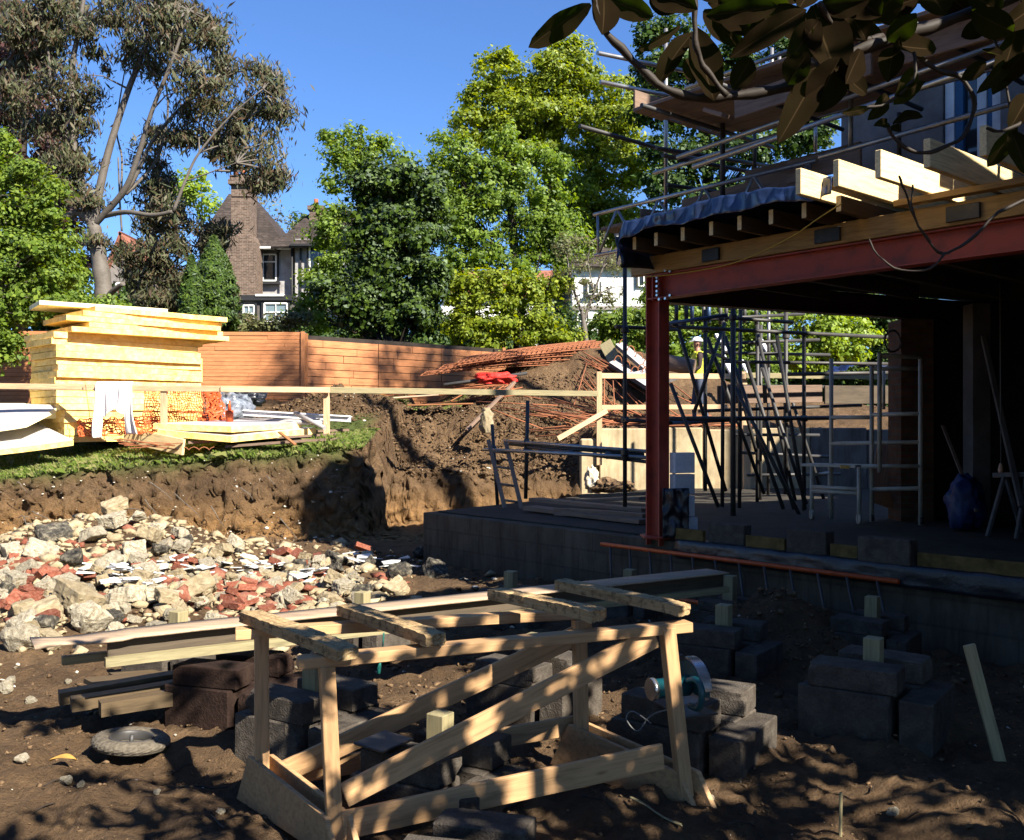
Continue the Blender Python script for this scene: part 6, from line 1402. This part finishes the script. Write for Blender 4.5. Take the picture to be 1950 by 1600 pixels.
tree('broad_tree', 'big fresh yellow green tree, tallest against the sky in the middle', 'tree', P(1060, 650, 40), PP([(1070, 640), (1065, 450), (1060, 320), (1055, 200)], 41),
 [(PP([(1065, 440), (1120, 330), (1160, 220)], 41), .14, .04), (PP([(1065, 420), (990, 300), (950, 200)], 41), .14, .04)],
 [(1075, 95, 26, 30), (1040, 110, 26, 24), (1110, 120, 36, 34), (960, 120, 26, 22), (935, 150, 40, 30), (990, 150, 42, 32), (1050, 160, 50, 38), (1130, 175, 50, 40), (910, 200, 30, 34), (960, 210, 50, 36), (1020, 220, 55, 40), (1090, 230, 55, 40), (1160, 230, 45, 40), (1190, 270, 34, 36), (1130, 290, 55, 40), (1170, 330, 50, 34), (1060, 300, 50, 40), (1190, 185, 24, 30), (930, 260, 44, 26), (980, 280, 40, 30), (1120, 360, 60, 34), (1150, 400, 50, 30), (900, 240, 40, 40), (1000, 260, 60, 40), (1080, 380, 60, 40), (1180, 430, 40, 30), (1060, 200, 60, 40), (1200, 240, 30, 34), (1210, 330, 30, 34), (1110, 440, 50, 30), (1060, 450, 40, 30), (1200, 400, 34, 30), (1150, 460, 36, 20)], 40, 'lf_oak', .74, .16, .10, .9, .48, 'bark_dark', .2, 15, .35)
tree('maple_tree', 'leafy mid green tree between the ivy and the big yellow green tree', 'tree', P(960, 650, 31), PP([(990, 690), (985, 560), (975, 420), (960, 330)], 31), [(PP([(985, 560), (1020, 470), (1040, 400)], 31), .07, .02), (PP([(983, 540), (930, 450), (900, 380)], 31), .07, .02)],
 [(850, 270, 22, 14), (880, 290, 34, 22), (840, 310, 20, 18), (960, 270, 30, 22), (1010, 290, 34, 20), (920, 320, 44, 30), (980, 330, 44, 34), (1050, 310, 34, 26), (880, 350, 40, 34), (1040, 370, 46, 36), (960, 400, 50, 40), (900, 420, 40, 40), (1070, 420, 36, 34), (1010, 440, 50, 36), (930, 470, 50, 36), (1060, 480, 34, 30), (1000, 510, 50, 36), (880, 500, 34, 30), (860, 330, 40, 30), (850, 400, 34, 40), (870, 450, 44, 40), (1090, 460, 30, 34), (1040, 430, 50, 34), (930, 370, 60, 40)], 31, 'lf_green', .68, .12, .08, .85, .34, 'bark_dark', 0, 16, .17, fuzz=.8)
tree('maple_tree', 'lower bright leafy tree overhanging the fence beside the mesh sheets', 'tree', P(940, 680, 26), PP([(985, 700), (980, 610), (970, 520)], 27), [(PP([(980, 620), (1010, 560), (1030, 480)], 27), .05, .015), (PP([(978, 600), (930, 560), (890, 540)], 27), .05, .015)],
 [(900, 540, 40, 22), (880, 590, 30, 22), (940, 580, 44, 30), (1000, 560, 40, 34), (960, 620, 50, 26), (890, 640, 40, 18), (1010, 620, 34, 34), (930, 655, 40, 12), (1060, 540, 30, 26), (1040, 600, 26, 30), (860, 560, 34, 26), (870, 620, 34, 22), (920, 610, 40, 24), (960, 540, 44, 30), (1080, 640, 30, 16)], 26.5, 'lf_oak', .75, .10, .07, .8, .26, 'bark_dark', 0, 17, .1, fuzz=.9)
tree('bare_tree', 'thin sparsely leaved tree in front of the white house', 'tree', P(1120, 660, 26), PP([(1118, 668), (1112, 620), (1108, 590)], 26.5), [(PP([(1110, 600), (1092, 550), (1080, 490), (1085, 450)], 26.5), .06, .01), (PP([(1112, 610), (1130, 560), (1148, 510), (1165, 470)], 26.5), .06, .01), (PP([(1125, 570), (1160, 550), (1190, 545)], 26.5), .03, .008), (PP([(1095, 555), (1065, 530), (1050, 500)], 26.5), .03, .008), (PP([(1130, 550), (1120, 500), (1125, 460)], 26.5), .025, .006)],
 [(1080, 480, 26, 30), (1110, 520, 40, 40), (1160, 500, 30, 34), (1170, 560, 24, 30), (1060, 540, 24, 30), (1130, 580, 40, 24), (1110, 455, 40, 26)], 26.5, 'lf_pale', .26, .07, .045, .8, .3, 'bark', 0, 18, .09, fuzz=1)
tree('tall_dark_tree', 'tall shaded tree behind the upper scaffold tubes', 'tree', P(1350, 600, 36), PP([(1350, 640), (1350, 400), (1340, 200)], 37), [],
 [(1230, 80, 30, 30), (1290, 60, 50, 30), (1250, 140, 44, 40), (1320, 130, 60, 44), (1400, 130, 60, 50), (1240, 210, 40, 40), (1300, 210, 50, 44), (1380, 220, 50, 40), (1460, 180, 50, 46), (1500, 110, 46, 46), (1270, 290, 44, 36), (1340, 300, 50, 40), (1420, 290, 50, 40), (1250, 350, 34, 30), (1310, 370, 50, 34), (1400, 370, 50, 34), (1500, 260, 44, 40), (1560, 240, 40, 44), (1480, 350, 46, 34), (1590, 150, 40, 40)], 36, 'lf_dark', .7, .17, .12, .8, .5, 'bark_dark', 0, 19, .3)
for i, (cl, D_, mt_, lab) in enumerate((
  ([(1060, 640, 30, 22), (1100, 650, 30, 14), (1160, 620, 34, 24), (1210, 610, 34, 26), (1180, 650, 40, 18), (1250, 620, 40, 30), (1220, 640, 30, 20)], 27, 'lf_lime', 'bright laurel hedge behind the mesh sheets and the first scaffold pole'),
  ([(1310, 600, 40, 34), (1290, 650, 40, 30), (1360, 620, 40, 36), (1350, 670, 40, 26), (1420, 610, 50, 40), (1410, 670, 40, 30), (1470, 650, 40, 40), (1300, 700, 40, 16), (1460, 700, 50, 20), (1270, 560, 40, 30), (1380, 560, 50, 26), (1500, 580, 40, 30)], 27.5, 'lf_green', 'leafy laurel bush seen through the steel frame behind the worker'),
  ([(1545, 610, 50, 22), (1580, 640, 60, 26), (1530, 660, 44, 26), (1600, 670, 50, 20), (1640, 640, 26, 22), (1520, 690, 40, 16), (1560, 690, 40, 14), (1590, 600, 30, 12)], 24, 'lf_acer', 'yellow green layered maple bush seen through the frame'),
  ([(1640, 590, 50, 34), (1700, 620, 44, 50), (1690, 680, 50, 30), (1600, 560, 60, 26), (1750, 600, 50, 60), (1480, 560, 60, 20), (1650, 700, 60, 20)], 28, 'lf_dark', 'dark bush behind the yellow green maple beside the brick pier'),
  ([(470, 615, 24, 14), (510, 622, 30, 10), (560, 612, 26, 16), (430, 625, 30, 10)], 28, 'lf_pale', 'low pale shrub row at the foot of the tile roofed house'),
 )): tree('leafy_bush', lab, 'bush', P(cl[0][0], 690, D_), None, [], cl, D_, mt_, .9, .10, .07, .8, .28, seed=30 + i, fuzz=.8)
tree('distant_tree', 'pale yellow green tree beyond the roof of the tile roofed house', 'tree', P(385, 500, 66), PP([(385, 560), (385, 420)], 66), [], [(380, 350, 34, 22), (355, 380, 40, 26), (395, 395, 30, 20)], 66, 'lf_acer', .5, .28, .2, .8, .8, 'bark', 0, 41, .2)
tree('distant_tree', 'bare twiggy tree right of the big chimney', 'tree', P(520, 500, 60), PP([(515, 520), (515, 440)], 60), [(PP([(515, 450), (500, 400), (490, 370)], 60), .06, .02), (PP([(515, 450), (528, 420), (535, 400)], 60), .05, .02)], [(510, 400, 26, 34), (535, 425, 14, 14), (495, 375, 16, 14)], 60, 'lf_pale', .07, .2, .1, .8, .7, 'bark', 0, 42, .12)
tree('distant_tree', 'small dark tree top between the two roofs', 'tree', P(570, 500, 62), PP([(575, 520), (575, 430)], 62), [], [(572, 424, 14, 10), (590, 420, 14, 12), (585, 440, 20, 12)], 62, 'lf_dark', .8, .22, .16, .8, .6, 'bark', 0, 43, .15)
tree('boundary_hedge', 'dark hedge behind the fence along the left half of the garden', 'hedge', P(200, 700, 34), None, [], [(x, 600 + 14 * math.sin(x), 50, 44) for x in range(-80, 380, 55)], 34, 'lf_dark', .8, .14, .10, .8, .5, seed=61)
tree('boundary_hedge', 'dark hedge behind the spoil heap, below the middle trees', 'hedge', P(900, 700, 33), None, [], [(x, 665 + 12 * math.sin(x), 50, 50) for x in range(590, 1230, 55)], 33, 'lf_dark', .8, .14, .10, .8, .5, seed=62)
tree('boundary_hedge', 'dark hedge seen through the new room behind the bushes', 'hedge', P(1500, 760, 30), None, [], [(x, 705 + 12 * math.sin(x), 46, 50) for x in range(1260, 1800, 50)] + [(x, 770, 46, 20) for x in range(1260, 1800, 50)], 30, 'lf_dark', .9, .13, .09, .8, .45, seed=63)

# grass
def blades(name, n, x0, x1, y0, y1, hgt, seed, label):
    rg = np.random.default_rng(seed); x = rg.uniform(x0, x1, n); y = y0 + (y1 - y0) * rg.random(n) ** 1.5
    keep = vn(x * 2.2, y * 2.2) + .35 * rg.random(n) > .32; x = x[keep]; y = y[keep]; n = len(x); z = H(x, y) - .01
    a = rg.uniform(0, 6.28, n); h = hgt * rg.uniform(.4, 1.3, n) * (.5 + vn(x * 1.3 + 9, y * 1.3)); steep = np.abs(H0(x, y + .08) - H0(x, y - .08)) > .06; h = np.where(steep, 0.001, h) * (1 - sst(16.6, 17.6, y) * .5); lean = rg.normal(0, .45, (n, 2)); lean[:, 1] -= .35 * (y < 15.8)
    w = .006; d = np.stack([np.cos(a) * w, np.sin(a) * w, np.zeros(n)], -1); b = np.stack([x, y, z], -1)
    m = b + np.stack([lean[:, 0] * h * .35, lean[:, 1] * h * .35, h * .6], -1); t = b + np.stack([lean[:, 0] * h, lean[:, 1] * h, h * (1 - .3 * np.abs(lean).sum(1))], -1)
    o = quads_mesh(name, np.stack([b - d, b + d, m + d * .8, t], 1), 'grass'); return tag(o, label, 'grass', None, 'stuff')
blades('grass', 42000, -9.3, -2.4, 15.45, 17.6, .13, 51, 'long green grass along the top of the cut soil face')
blades('grass', 6000, -2.9, -1.0, 20.8, 22.2, .12, 52, 'grass patches on the spoil beside the fence')

# ================================================================== houses behind
D = 46.0
hh = thing('tile_roofed_house', 'old brown brick and render house with a tiled hip roof and tall chimney', 'house', P(480, 640, D))
def Pz(px, py, D): return P(px, py, D)
def wallbox(nm, x0, x1, y0, y1, D, dep, mat, par=hh): a = P(x0, y1, D); b = P(x1, y0, D); return beam(nm, (a.x, D + dep / 2, (a.z + b.z) / 2), (b.x, D + dep / 2, (a.z + b.z) / 2), dep, b.z - a.z, M[mat], par, bevel=0)
wallbox('wall', 380, 486, 458, 660, 47, 7, 'dirtyshadewall'); wallbox('wall', 486, 562, 468, 660, 47.3, 7, 'farrender'); wallbox('wall', 562, 720, 455, 660, 46.6, 7, 'farrender')
for x in (486, 558, 572): wallbox('timber_strip', x - 1.5, x + 1.5, 470, 660, 46.5 if x > 560 else 47.1, .1, 'frame_dark')
ch = thing('x', None, None); bpy.data.objects.remove(ch)
wallbox('chimney', 430, 487, 462, 660, 45.6, 1.3, 'housebrick')
def taper(nm, x0, x1, y1, X0, X1, Y0, D, dep, mat, par=hh):
    """trapezoid prism: bottom x0..x1 at y1, top X0..X1 at Y0"""
    v = [P(x0, y1, D), P(x1, y1, D), P(X1, Y0, D), P(X0, Y0, D)]; v += [Vector((p.x, D + dep, p.z)) for p in v]
    f = [(0, 1, 2, 3), (7, 6, 5, 4), (0, 4, 5, 1), (1, 5, 6, 2), (2, 6, 7, 3), (3, 7, 4, 0)]; return pydata(nm, v, f, M[mat], par)
taper('chimney_shoulder', 430, 487, 461.9, 440, 477, 445, 45.6, 1.3, 'housebrick')
cs = wallbox('chimney_stack', 440, 477, 350, 445, 45.6, 1.1, 'housebrick')
wallbox('chimney_cap', 434, 482, 341, 350, 45.4, 1.5, 'housebrick', hh); wallbox('chimney_cap', 437, 479, 333, 341, 45.5, 1.3, 'housebrick', hh); wallbox('chimney_band', 442, 478, 370, 374, 45.55, 1.2, 'housebrick', hh)
for x in (449, 462): q = P(x, 333, 46.1); tube('chimney_pot', q, q + Vector((0, 0, .33)), .12, M['terracotta'], hh, 12, .10)
def hip(nm, pts, mat, par):   # explicit faces given as lists of points
    v = []; f = []
    for face in pts: f.append(tuple(range(len(v), len(v) + len(face)))); v += face
    o = pydata(nm, v, f, M[mat], par); m = o.modifiers.new('s', 'SOLIDIFY'); m.thickness = .12; return o
eL, eR = P(370, 468, 46.4), P(545, 468, 46.6); bL, bR = Vector((eL.x, 55.5, eL.z)), Vector((eR.x, 55.5, eR.z)); ap1, ap2 = P(430, 365, 50), P(474, 365, 50); ap1.y = ap2.y = 50.5
hip('roof', [[eL, eR, ap2, ap1], [eR, bR, ap2], [bR, bL, ap1, ap2], [bL, eL, ap1]], 'rooftile', hh)
w0, w1 = P(515, 470, 46.0), P(730, 462, 46.0); t0, t1 = P(600, 405, 50), P(700, 405, 50); t0.y = t1.y = 49.5; x0, x1 = Vector((w0.x, 53, w0.z)), Vector((w1.x, 53, w1.z))
hip('roof', [[w0, w1, t1, t0], [w1, x1, t1], [x1, x0, t0, t1], [x0, w0, t0]], 'rooftile', hh)
wallbox('eaves_board', 487, 552, 469, 473, 46.35, .3, 'white'); wallbox('eaves_board', 552, 720, 464, 468, 45.95, .2, 'frame_dark')
wallbox('chimney_stack', 589, 612, 398, 440, 48.5, 1.0, 'housebrick'); wallbox('chimney_cap', 585, 616, 391, 399, 48.4, 1.2, 'housebrick'); q = P(602, 391, 49); tube('chimney_pot', q, q + Vector((0, 0, .3)), .11, M['terracotta'], hh, 10)
def window(x0, x1, y0, y1, D, par, sill=True, bars_=(.5,), glass='glass', trim='frame_dark', hb=()):
    w_ = wallbox('window', x0, x1, y0, y1, D, .06, glass, par); a = P(x0, y1, D); b = P(x1, y0, D); t_ = .07
    def bar(nm, p, q, s, m, off): return beam(nm, p + Vector((0, off, 0)), q + Vector((0, off, 0)), s, s, M[m], w_, bevel=0)
    for xx in (a.x, b.x): bar('frame', Vector((xx, D, a.z)), Vector((xx, D, b.z)), t_, 'white', -.03); bar('surround', Vector((xx + (-.09 if xx == a.x else .09), D, a.z - .1)), Vector((xx + (-.09 if xx == a.x else .09), D, b.z + .1)), .09, trim, -.02)
    for zz in (a.z, b.z): bar('frame', Vector((a.x, D, zz)), Vector((b.x, D, zz)), t_, 'white', -.034)
    for k in bars_: bar('glazing_bar', Vector((a.x + (b.x - a.x) * k, D, a.z)), Vector((a.x + (b.x - a.x) * k, D, b.z)), .04, 'white', -.032)
    for k in hb: bar('glazing_bar', Vector((a.x, D, a.z + (b.z - a.z) * k)), Vector((b.x, D, a.z + (b.z - a.z) * k)), .045, 'white', -.036)
    if sill: beam('sill', Vector((a.x - .2, D - .1, a.z - .12)), Vector((b.x + .2, D - .1, a.z - .12)), .25, .14, M[trim], w_)
window(501, 526, 485, 535, 47.22, hh, bars_=(), hb=(.72,))
window(590, 640, 470, 528, 46.5, hh, bars_=(.33, .66))
# bay window
wallbox('bay', 462, 556, 572, 660, 45.2, 2.0, 'greyrender'); wallbox('bay_roof', 458, 560, 562, 572, 45.0, 2.2, 'frame_dark'); wallbox('bay_flashing', 486, 540, 560, 564, 44.95, .8, 'white')
window(504, 547, 578, 612, 45.15, hh, sill=True, bars_=(.5,), glass='glass_pale', hb=(.5,)); window(464, 484, 582, 612, 45.15, hh, sill=True, bars_=(.5,), glass='glass_pale', hb=(.5,))
window(392, 420, 485, 520, 46.9, hh)
q0 = P(556, 470, 46.4); tube('drainpipe', q0, P(556, 650, 46.4), .05, M['frame_dark'], hh, 8)
# small black gabled house at left
gh = thing('gabled_house', 'small dark timbered gable half hidden behind the eucalyptus trunk', 'house', P(230, 600, 44))
wallbox('wall', 206, 262, 500, 650, 44, 5, 'render', gh); taper('gable', 204, 264, 500, 226, 230, 448, 44, 5, 'frame_dark', gh); 
v0, v1, v2 = P(200, 508, 43.7), P(228, 440, 43.7), P(268, 508, 43.7); hip('roof', [[v0, v1, v1 + Vector((0, 6, 0)), v0 + Vector((0, 6, 0))], [v1, v2, v2 + Vector((0, 6, 0)), v1 + Vector((0, 6, 0))]], 'rooftile_red', gh)
window(222, 242, 540, 565, 43.9, gh)
# white house beyond the middle trees
wh = thing('white_house', 'long white rendered house with red tiles glimpsed behind the middle trees', 'house', P(1050, 660, 58))
wallbox('wall', 840, 1090, 560, 700, 58, 7, 'white', wh); wallbox('wall', 1090, 1240, 505, 700, 56, 8, 'white', wh)
r0_, r1_ = P(832, 562, 57.5), P(1095, 562, 57.5); s0, s1_ = P(850, 515, 61), P(1090, 515, 61)
hip('roof', [[r0_, r1_, s1_, s0], [Vector((r1_.x, 66, r1_.z)), Vector((r0_.x, 66, r0_.z)), s0, s1_]], 'rooftile_red', wh)
r0_, r1_ = P(1082, 507, 55.5), P(1250, 507, 55.5); s0, s1_ = P(1110, 445, 60), P(1230, 445, 60); hip('roof', [[r0_, r1_, s1_, s0], [r0_, s0, Vector((r0_.x, 66, r0_.z))], [Vector((r1_.x, 66, r1_.z)), Vector((r0_.x, 66, r0_.z)), s0, s1_]], 'rooftile', wh)
wallbox('string_course', 1090, 1240, 583, 590, 55.9, .2, 'render', wh)
window(1052, 1080, 598, 612, 57.9, wh, False, (.25, .5, .75)); window(1100, 1116, 596, 612, 55.9, wh, False, (.5,)); window(1216, 1226, 520, 545, 55.9, wh, False, ()); window(1120, 1140, 540, 560, 55.9, wh)

# ================================================================== magnolia overhead
mg = thing('magnolia_tree', 'magnolia with big leathery leaves and dark crooked branches hanging into the top right', 'tree', (4.2, 1.2, 0))
def leaf_sheet(base, tip, w, nrm, curl):
    """one obovate leaf as a strip of quads"""
    ax = tip - base; L = ax.length; ax = ax / L; sd = nrm.cross(ax)
    if sd.length < 1e-3: sd = Vector((1, 0, 0)).cross(ax)
    sd.normalize(); nn = ax.cross(sd); n = 10; vs = []
    for i in range(n + 1):
        u = i / n; ww = w * (math.sin(math.pi * min(1, (u ** .8) * .97 + .02)) ** .75) * (.75 + .5 * u) / 1.1
        if i == n: ww = w * .02
        c = base + ax * (L * u) + nn * (curl * L * math.sin(u * 2.6))
        for k in (-1, -.5, -.045, .045, .5, 1): vs.append(c + sd * (ww * k / 2) + nn * (abs(k) ** 1.3 * ww * .22 + .02 * L * math.sin(u * 14 + k * 2) * abs(k)))
    fs = [(i * 6 + k, i * 6 + k + 1, (i + 1) * 6 + k + 1, (i + 1) * 6 + k) for i in range(n) for k in range(5)]
    return vs, fs
LV, LF = [], []
def add_leaf(base, tip, w, nrm, curl=.08):
    v, f = leaf_sheet(base, tip, w, nrm, curl); o = len(LV); LV.extend(v); LF.extend([tuple(i + o for i in q) for q in f])
rl = random.Random(12)
def ml(x0, y0, x1, y1, wpx, D=2.05, nx=None):
    D0 = D + rl.uniform(-.08, .08); D1 = D0 + rl.uniform(-.06, .06); n = Vector((rl.uniform(-.5, .5), -1, rl.uniform(-.9, .2))) if nx is None else Vector(nx)
    add_leaf(P(x0, y0, D0), P(x1, y1, D1), wpx * .88 / F * D0, n.normalized(), rl.uniform(-.08, .14))
for q in [(1125, 8, 1008, 92, 62), (1150, -5, 1146, 68, 72), (1148, -5, 1245, 32, 60), (1295, 50, 1205, 98, 26), (1325, 55, 1362, 190, 85), (1322, 60, 1252, 175, 55), (1345, 30, 1480, 12, 60), (1300, 15, 1238, -10, 60), (1340, 20, 1410, 90, 60),
          (1535, 18, 1388, 112, 60), (1548, 10, 1602, 150, 120), (1565, 125, 1480, 275, 75), (1600, 110, 1545, 215, 100), (1480, 10, 1545, 90, 70), (1655, 0, 1560, 10, 70), (1690, 78, 1745, 25, 62), (1702, 85, 1785, 92, 62), (1700, 90, 1690, 160, 60), (1640, 95, 1612, 160, 60),
          (1700, 236, 1760, 226, 36), (1692, 238, 1660, 242, 26), (1695, 242, 1712, 252, 26), (1705, 180, 1762, 158, 34), (1655, 206, 1600, 216, 22), (1690, 180, 1650, 230, 40), (1870, 95, 1908, 105, 34), (1900, 60, 1960, 15, 60), (1885, 40, 1830, 70, 46), (1935, 60, 1888, 182, 70), (1922, 115, 1855, 182, 36), (1936, 240, 1880, 318, 46), (1925, 250, 1955, 335, 60),
          (1460, 10, 1400, 60, 60), (1370, 0, 1440, 70, 70), (1240, -10, 1330, 20, 70), (1420, -20, 1500, 20, 70), (1600, -20, 1680, 30, 90), (1720, -20, 1650, 40, 80), (1760, -30, 1800, 30, 80), (1600, 10, 1650, 80, 80), (1560, 40, 1500, 120, 80), (1840, -20, 1900, 30, 80), (1740, 130, 1700, 200, 60), (1830, 150, 1880, 120, 40), (1850, 20, 1930, 60, 70), (1950, 100, 1900, 150, 60), (1960, 180, 1920, 250, 60), (1320, 160, 1310, 110, 40), (1395, 170, 1430, 110, 60), (1500, 160, 1540, 100, 70), (1590, 130, 1650, 180, 60)]:
    ml(*q)
for _ in range(24):
    x = rl.uniform(1290, 1960); y = rl.uniform(-60, 45); a = rl.uniform(0, 6.28); l = rl.uniform(70, 120); ml(x, y, x + l * math.cos(a), y + abs(l * math.sin(a)) * .6 + 10, rl.uniform(45, 80), 2.3)
bp = lambda l, D0, D1: [P(x, y, D0 + (D1 - D0) * i / (len(l) - 1)) for i, (x, y) in enumerate(l)]
brs = [(bp([(1122, -40), (1132, 10), (1150, 55), (1195, 105), (1240, 150), (1290, 178), (1340, 188), (1400, 182), (1470, 172), (1530, 155), (1590, 120), (1640, 92), (1720, 68), (1820, 35), (1960, -20)], 2.0, 2.1), .011, .028),
       (bp([(1322, -30), (1322, 60), (1330, 105), (1352, 145), (1385, 182)], 1.98, 2.02), .010, .012), (bp([(1560, 5), (1590, 50), (1640, 75), (1680, 70)], 2.0, 2.1), .010, .016), (bp([(1690, 235), (1705, 265), (1745, 292), (1800, 280), (1840, 250), (1855, 200), (1830, 150), (1780, 130), (1740, 100), (1720, 68)], 2.05, 2.1), .006, .012),
       (bp([(1650, 205), (1690, 195), (1740, 150), (1740, 100)], 2.0, 2.05), .006, .010), (bp([(1712, 335), (1728, 380), (1745, 420), (1768, 460), (1795, 482), (1840, 462), (1900, 405), (1960, 380)], 1.9, 2.0), .005, .011), (bp([(1738, 352), (1735, 385), (1742, 410)], 1.9, 1.9), .004, .006),
       (bp([(1655, 455), (1680, 495), (1730, 518), (1780, 505), (1800, 482)], 1.95, 1.92), .004, .008), (bp([(1880, 245), (1910, 250), (1960, 225)], 2.0, 2.1), .007, .012), (bp([(1930, 240), (1900, 90), (1885, 60), (1960, 40)], 2.1, 2.15), .006, .010)]
brs = [(l, ra * (.62 if i < 4 else .42), rb * (.5 if i < 4 else .34)) for i, (l, ra, rb) in enumerate(brs)]
bm = bmesh.new()
for l, ra, rb in brs:
    pp_ = smooth_pts(l, 4); n = len(pp_)
    for k in range(1, n - 1): pp_[k] = pp_[k] + Vector((mnoise.noise(pp_[k] * 30), 0, mnoise.noise(pp_[k] * 30 + Vector((5, 5, 5))))) * .004
    path_bm(bm, pp_, [(ra + (rb - ra) * i / (n - 1)) * (1 + .18 * math.sin(i * 1.3)) for i in range(n)], 8)
tk = [Vector((4.3, .6, -.1)), Vector((4.2, .7, 1.2)), Vector((4.0, .8, 2.2)), Vector((3.5, .9, 3.0)), Vector((2.9, .7, 3.5))]
path('trunk', smooth_pts(tk, 5), [.15 - .004 * i for i in range(21)], M['bark_dark'], mg, 12)
far_ends = [Vector((1.6, 2.2, 2.9)), Vector((1.2, .6, 3.2)), Vector((2.5, -.8, 3.3)), Vector((.9, -.4, 3.1)), Vector((3.5, -1.8, 3.4)), Vector((5.3, -.5, 3.4)), Vector((2.2, 1.4, 3.6)), Vector((5.0, 1.6, 3.4)), Vector((1.9, -2.2, 3.2)), Vector((2.6, 2.2, 3.35)), Vector((3.2, 1.8, 3.8)), Vector((1.95, 2.4, 3.3)), Vector((2.9, 2.9, 3.6)), Vector((4.2, 2.2, 3.6))]
for e in far_ends: path_bm(bm, smooth_pts([tk[3], tk[3].lerp(e, .5) + Vector((0, 0, .25)), e], 5), [.05 - .003 * i for i in range(11)], 7)
fin(bm, 'branches', M['bark_dark'], mg)
def in_view(p, m=60):
    if p.y < .12: return False
    px = CX + p.x / p.y * F; py = HY - (p.z - EYE) / p.y * F; return -m < px < 1950 + m and -m < py < 1600 + m
NMAG = 5200
cen = [e + Vector((rl.gauss(0, .45), rl.gauss(0, .45), rl.gauss(0, .25))) for e in far_ends for _ in range(9 if e.x > 1.8 else 2)]
cen += [Vector((rl.uniform(.6, 5.4), rl.uniform(-2.6, 2.4), rl.uniform(2.6, 4.1))) for _ in range(80)] + [Vector((rl.uniform(3.0, 6.4), rl.uniform(-2.6, 2.0), rl.uniform(2.2, 4.6))) for _ in range(110)]
cnt = 0
while cnt < NMAG:
    c = rl.choice(cen); d = Vector((rl.gauss(0, 1), rl.gauss(0, 1), rl.gauss(0, .7))).normalized(); b_ = c + d * .05; t_ = c + d * rl.uniform(.17, .24)
    cnt += 1
    if in_view(b_) or in_view(t_) or (c.length < 1 and c.z < 2.4): continue
    add_leaf(b_, t_, rl.uniform(.07, .10), Vector((rl.gauss(0, .4), rl.gauss(0, .4), 1)).normalized(), rl.uniform(-.1, .15))
me = bpy.data.meshes.new('leaves'); me.from_pydata([tuple(v) for v in LV], [], LF); me.update(); me.materials.append(M['lf_mag']); me.materials.append(M['lf_rib']); me.polygons.foreach_set('material_index', [1 if i % 5 == 2 else 0 for i in range(len(me.polygons))]); from_mesh('leaves', me, None, mg, smooth=True)


def sky_block_tree(x, y, r, h, seed):  # unseen trees added to block skylight from the near ground
    rg = np.random.default_rng(seed); t = thing('unseen_tree', 'dense unseen tree added to block skylight, %s' % ('far left of the trench' if x < -10 else 'behind the trench at the left' if x < -6 else 'behind the viewpoint'), 'tree', (x, y, 0))
    tube('trunk', (x, y, -.2), (x, y, h * .6), .25, M['bark_dark'], t, 10, .12)
    n = 5200; w = rg.standard_normal((n, 3)); w /= np.linalg.norm(w, axis=1, keepdims=True); C3 = np.array([x, y, h * .62]) + w * rg.uniform(.5, 1, (n, 1)) * np.array([r, r, h * .45])
    quads_mesh('crown', make_leaves(C3, w, .5, .36, rg), 'lf_dark', t)
def far_tree(x, y, z, r, rz_, n, seed, lab):
    rg = np.random.default_rng(seed); t = thing('unseen_tree', lab, 'tree', (x, y, 0)); tube('trunk', (x, y, -.2), (x, y, z), .3, M['bark_dark'], t, 10, .1)
    cc = rg.standard_normal((26, 3)); cc /= np.linalg.norm(cc, axis=1, keepdims=True); cc *= np.array([r, r, rz_]) * rg.uniform(.3, 1, (26, 1)); w = rg.standard_normal((n, 3)); C3 = np.array([x, y, z]) + cc[rg.integers(0, 26, n)] + w * .34
    quads_mesh('crown', make_leaves(C3, w, .16, .11, rg), 'lf_dark', t)
far_tree(12.6, 9.4, 19.4, 2.4, 1.2, 2600, 81, 'tall airy tree far outside the view at the right')
far_tree(9.9, 6.8, 19.3, .9, .8, 700, 82, 'slender tall tree outside the view at the right')
sky_block_tree(-8.5, -4, 3.6, 11, 71); sky_block_tree(-2.5, -9, 4.0, 12, 72); sky_block_tree(-13, 3, 3.2, 9, 73)

for i in range(16):
    x = rl.uniform(-8, -2.7); z0 = rl.uniform(.35, 1.05); an = rl.uniform(-1.2, 1.2); l = rl.uniform(.15, .5); y = 15.42 + .12 * z0
    pts = [Vector((x + l * k * math.cos(an) + rl.uniform(-.02, .02), y - .12 - .05 * math.sin(k * 3), z0 + l * k * math.sin(an) - .12 * k * k)) for k in (0, .33, .66, 1)]
    tag(path('root', smooth_pts(pts, 3), [.009 - .0006 * k for k in range(10)], M['bark'], seg=5), 'thin broken root sticking out of the cut soil face', 'root', 'roots in the cut soil face')
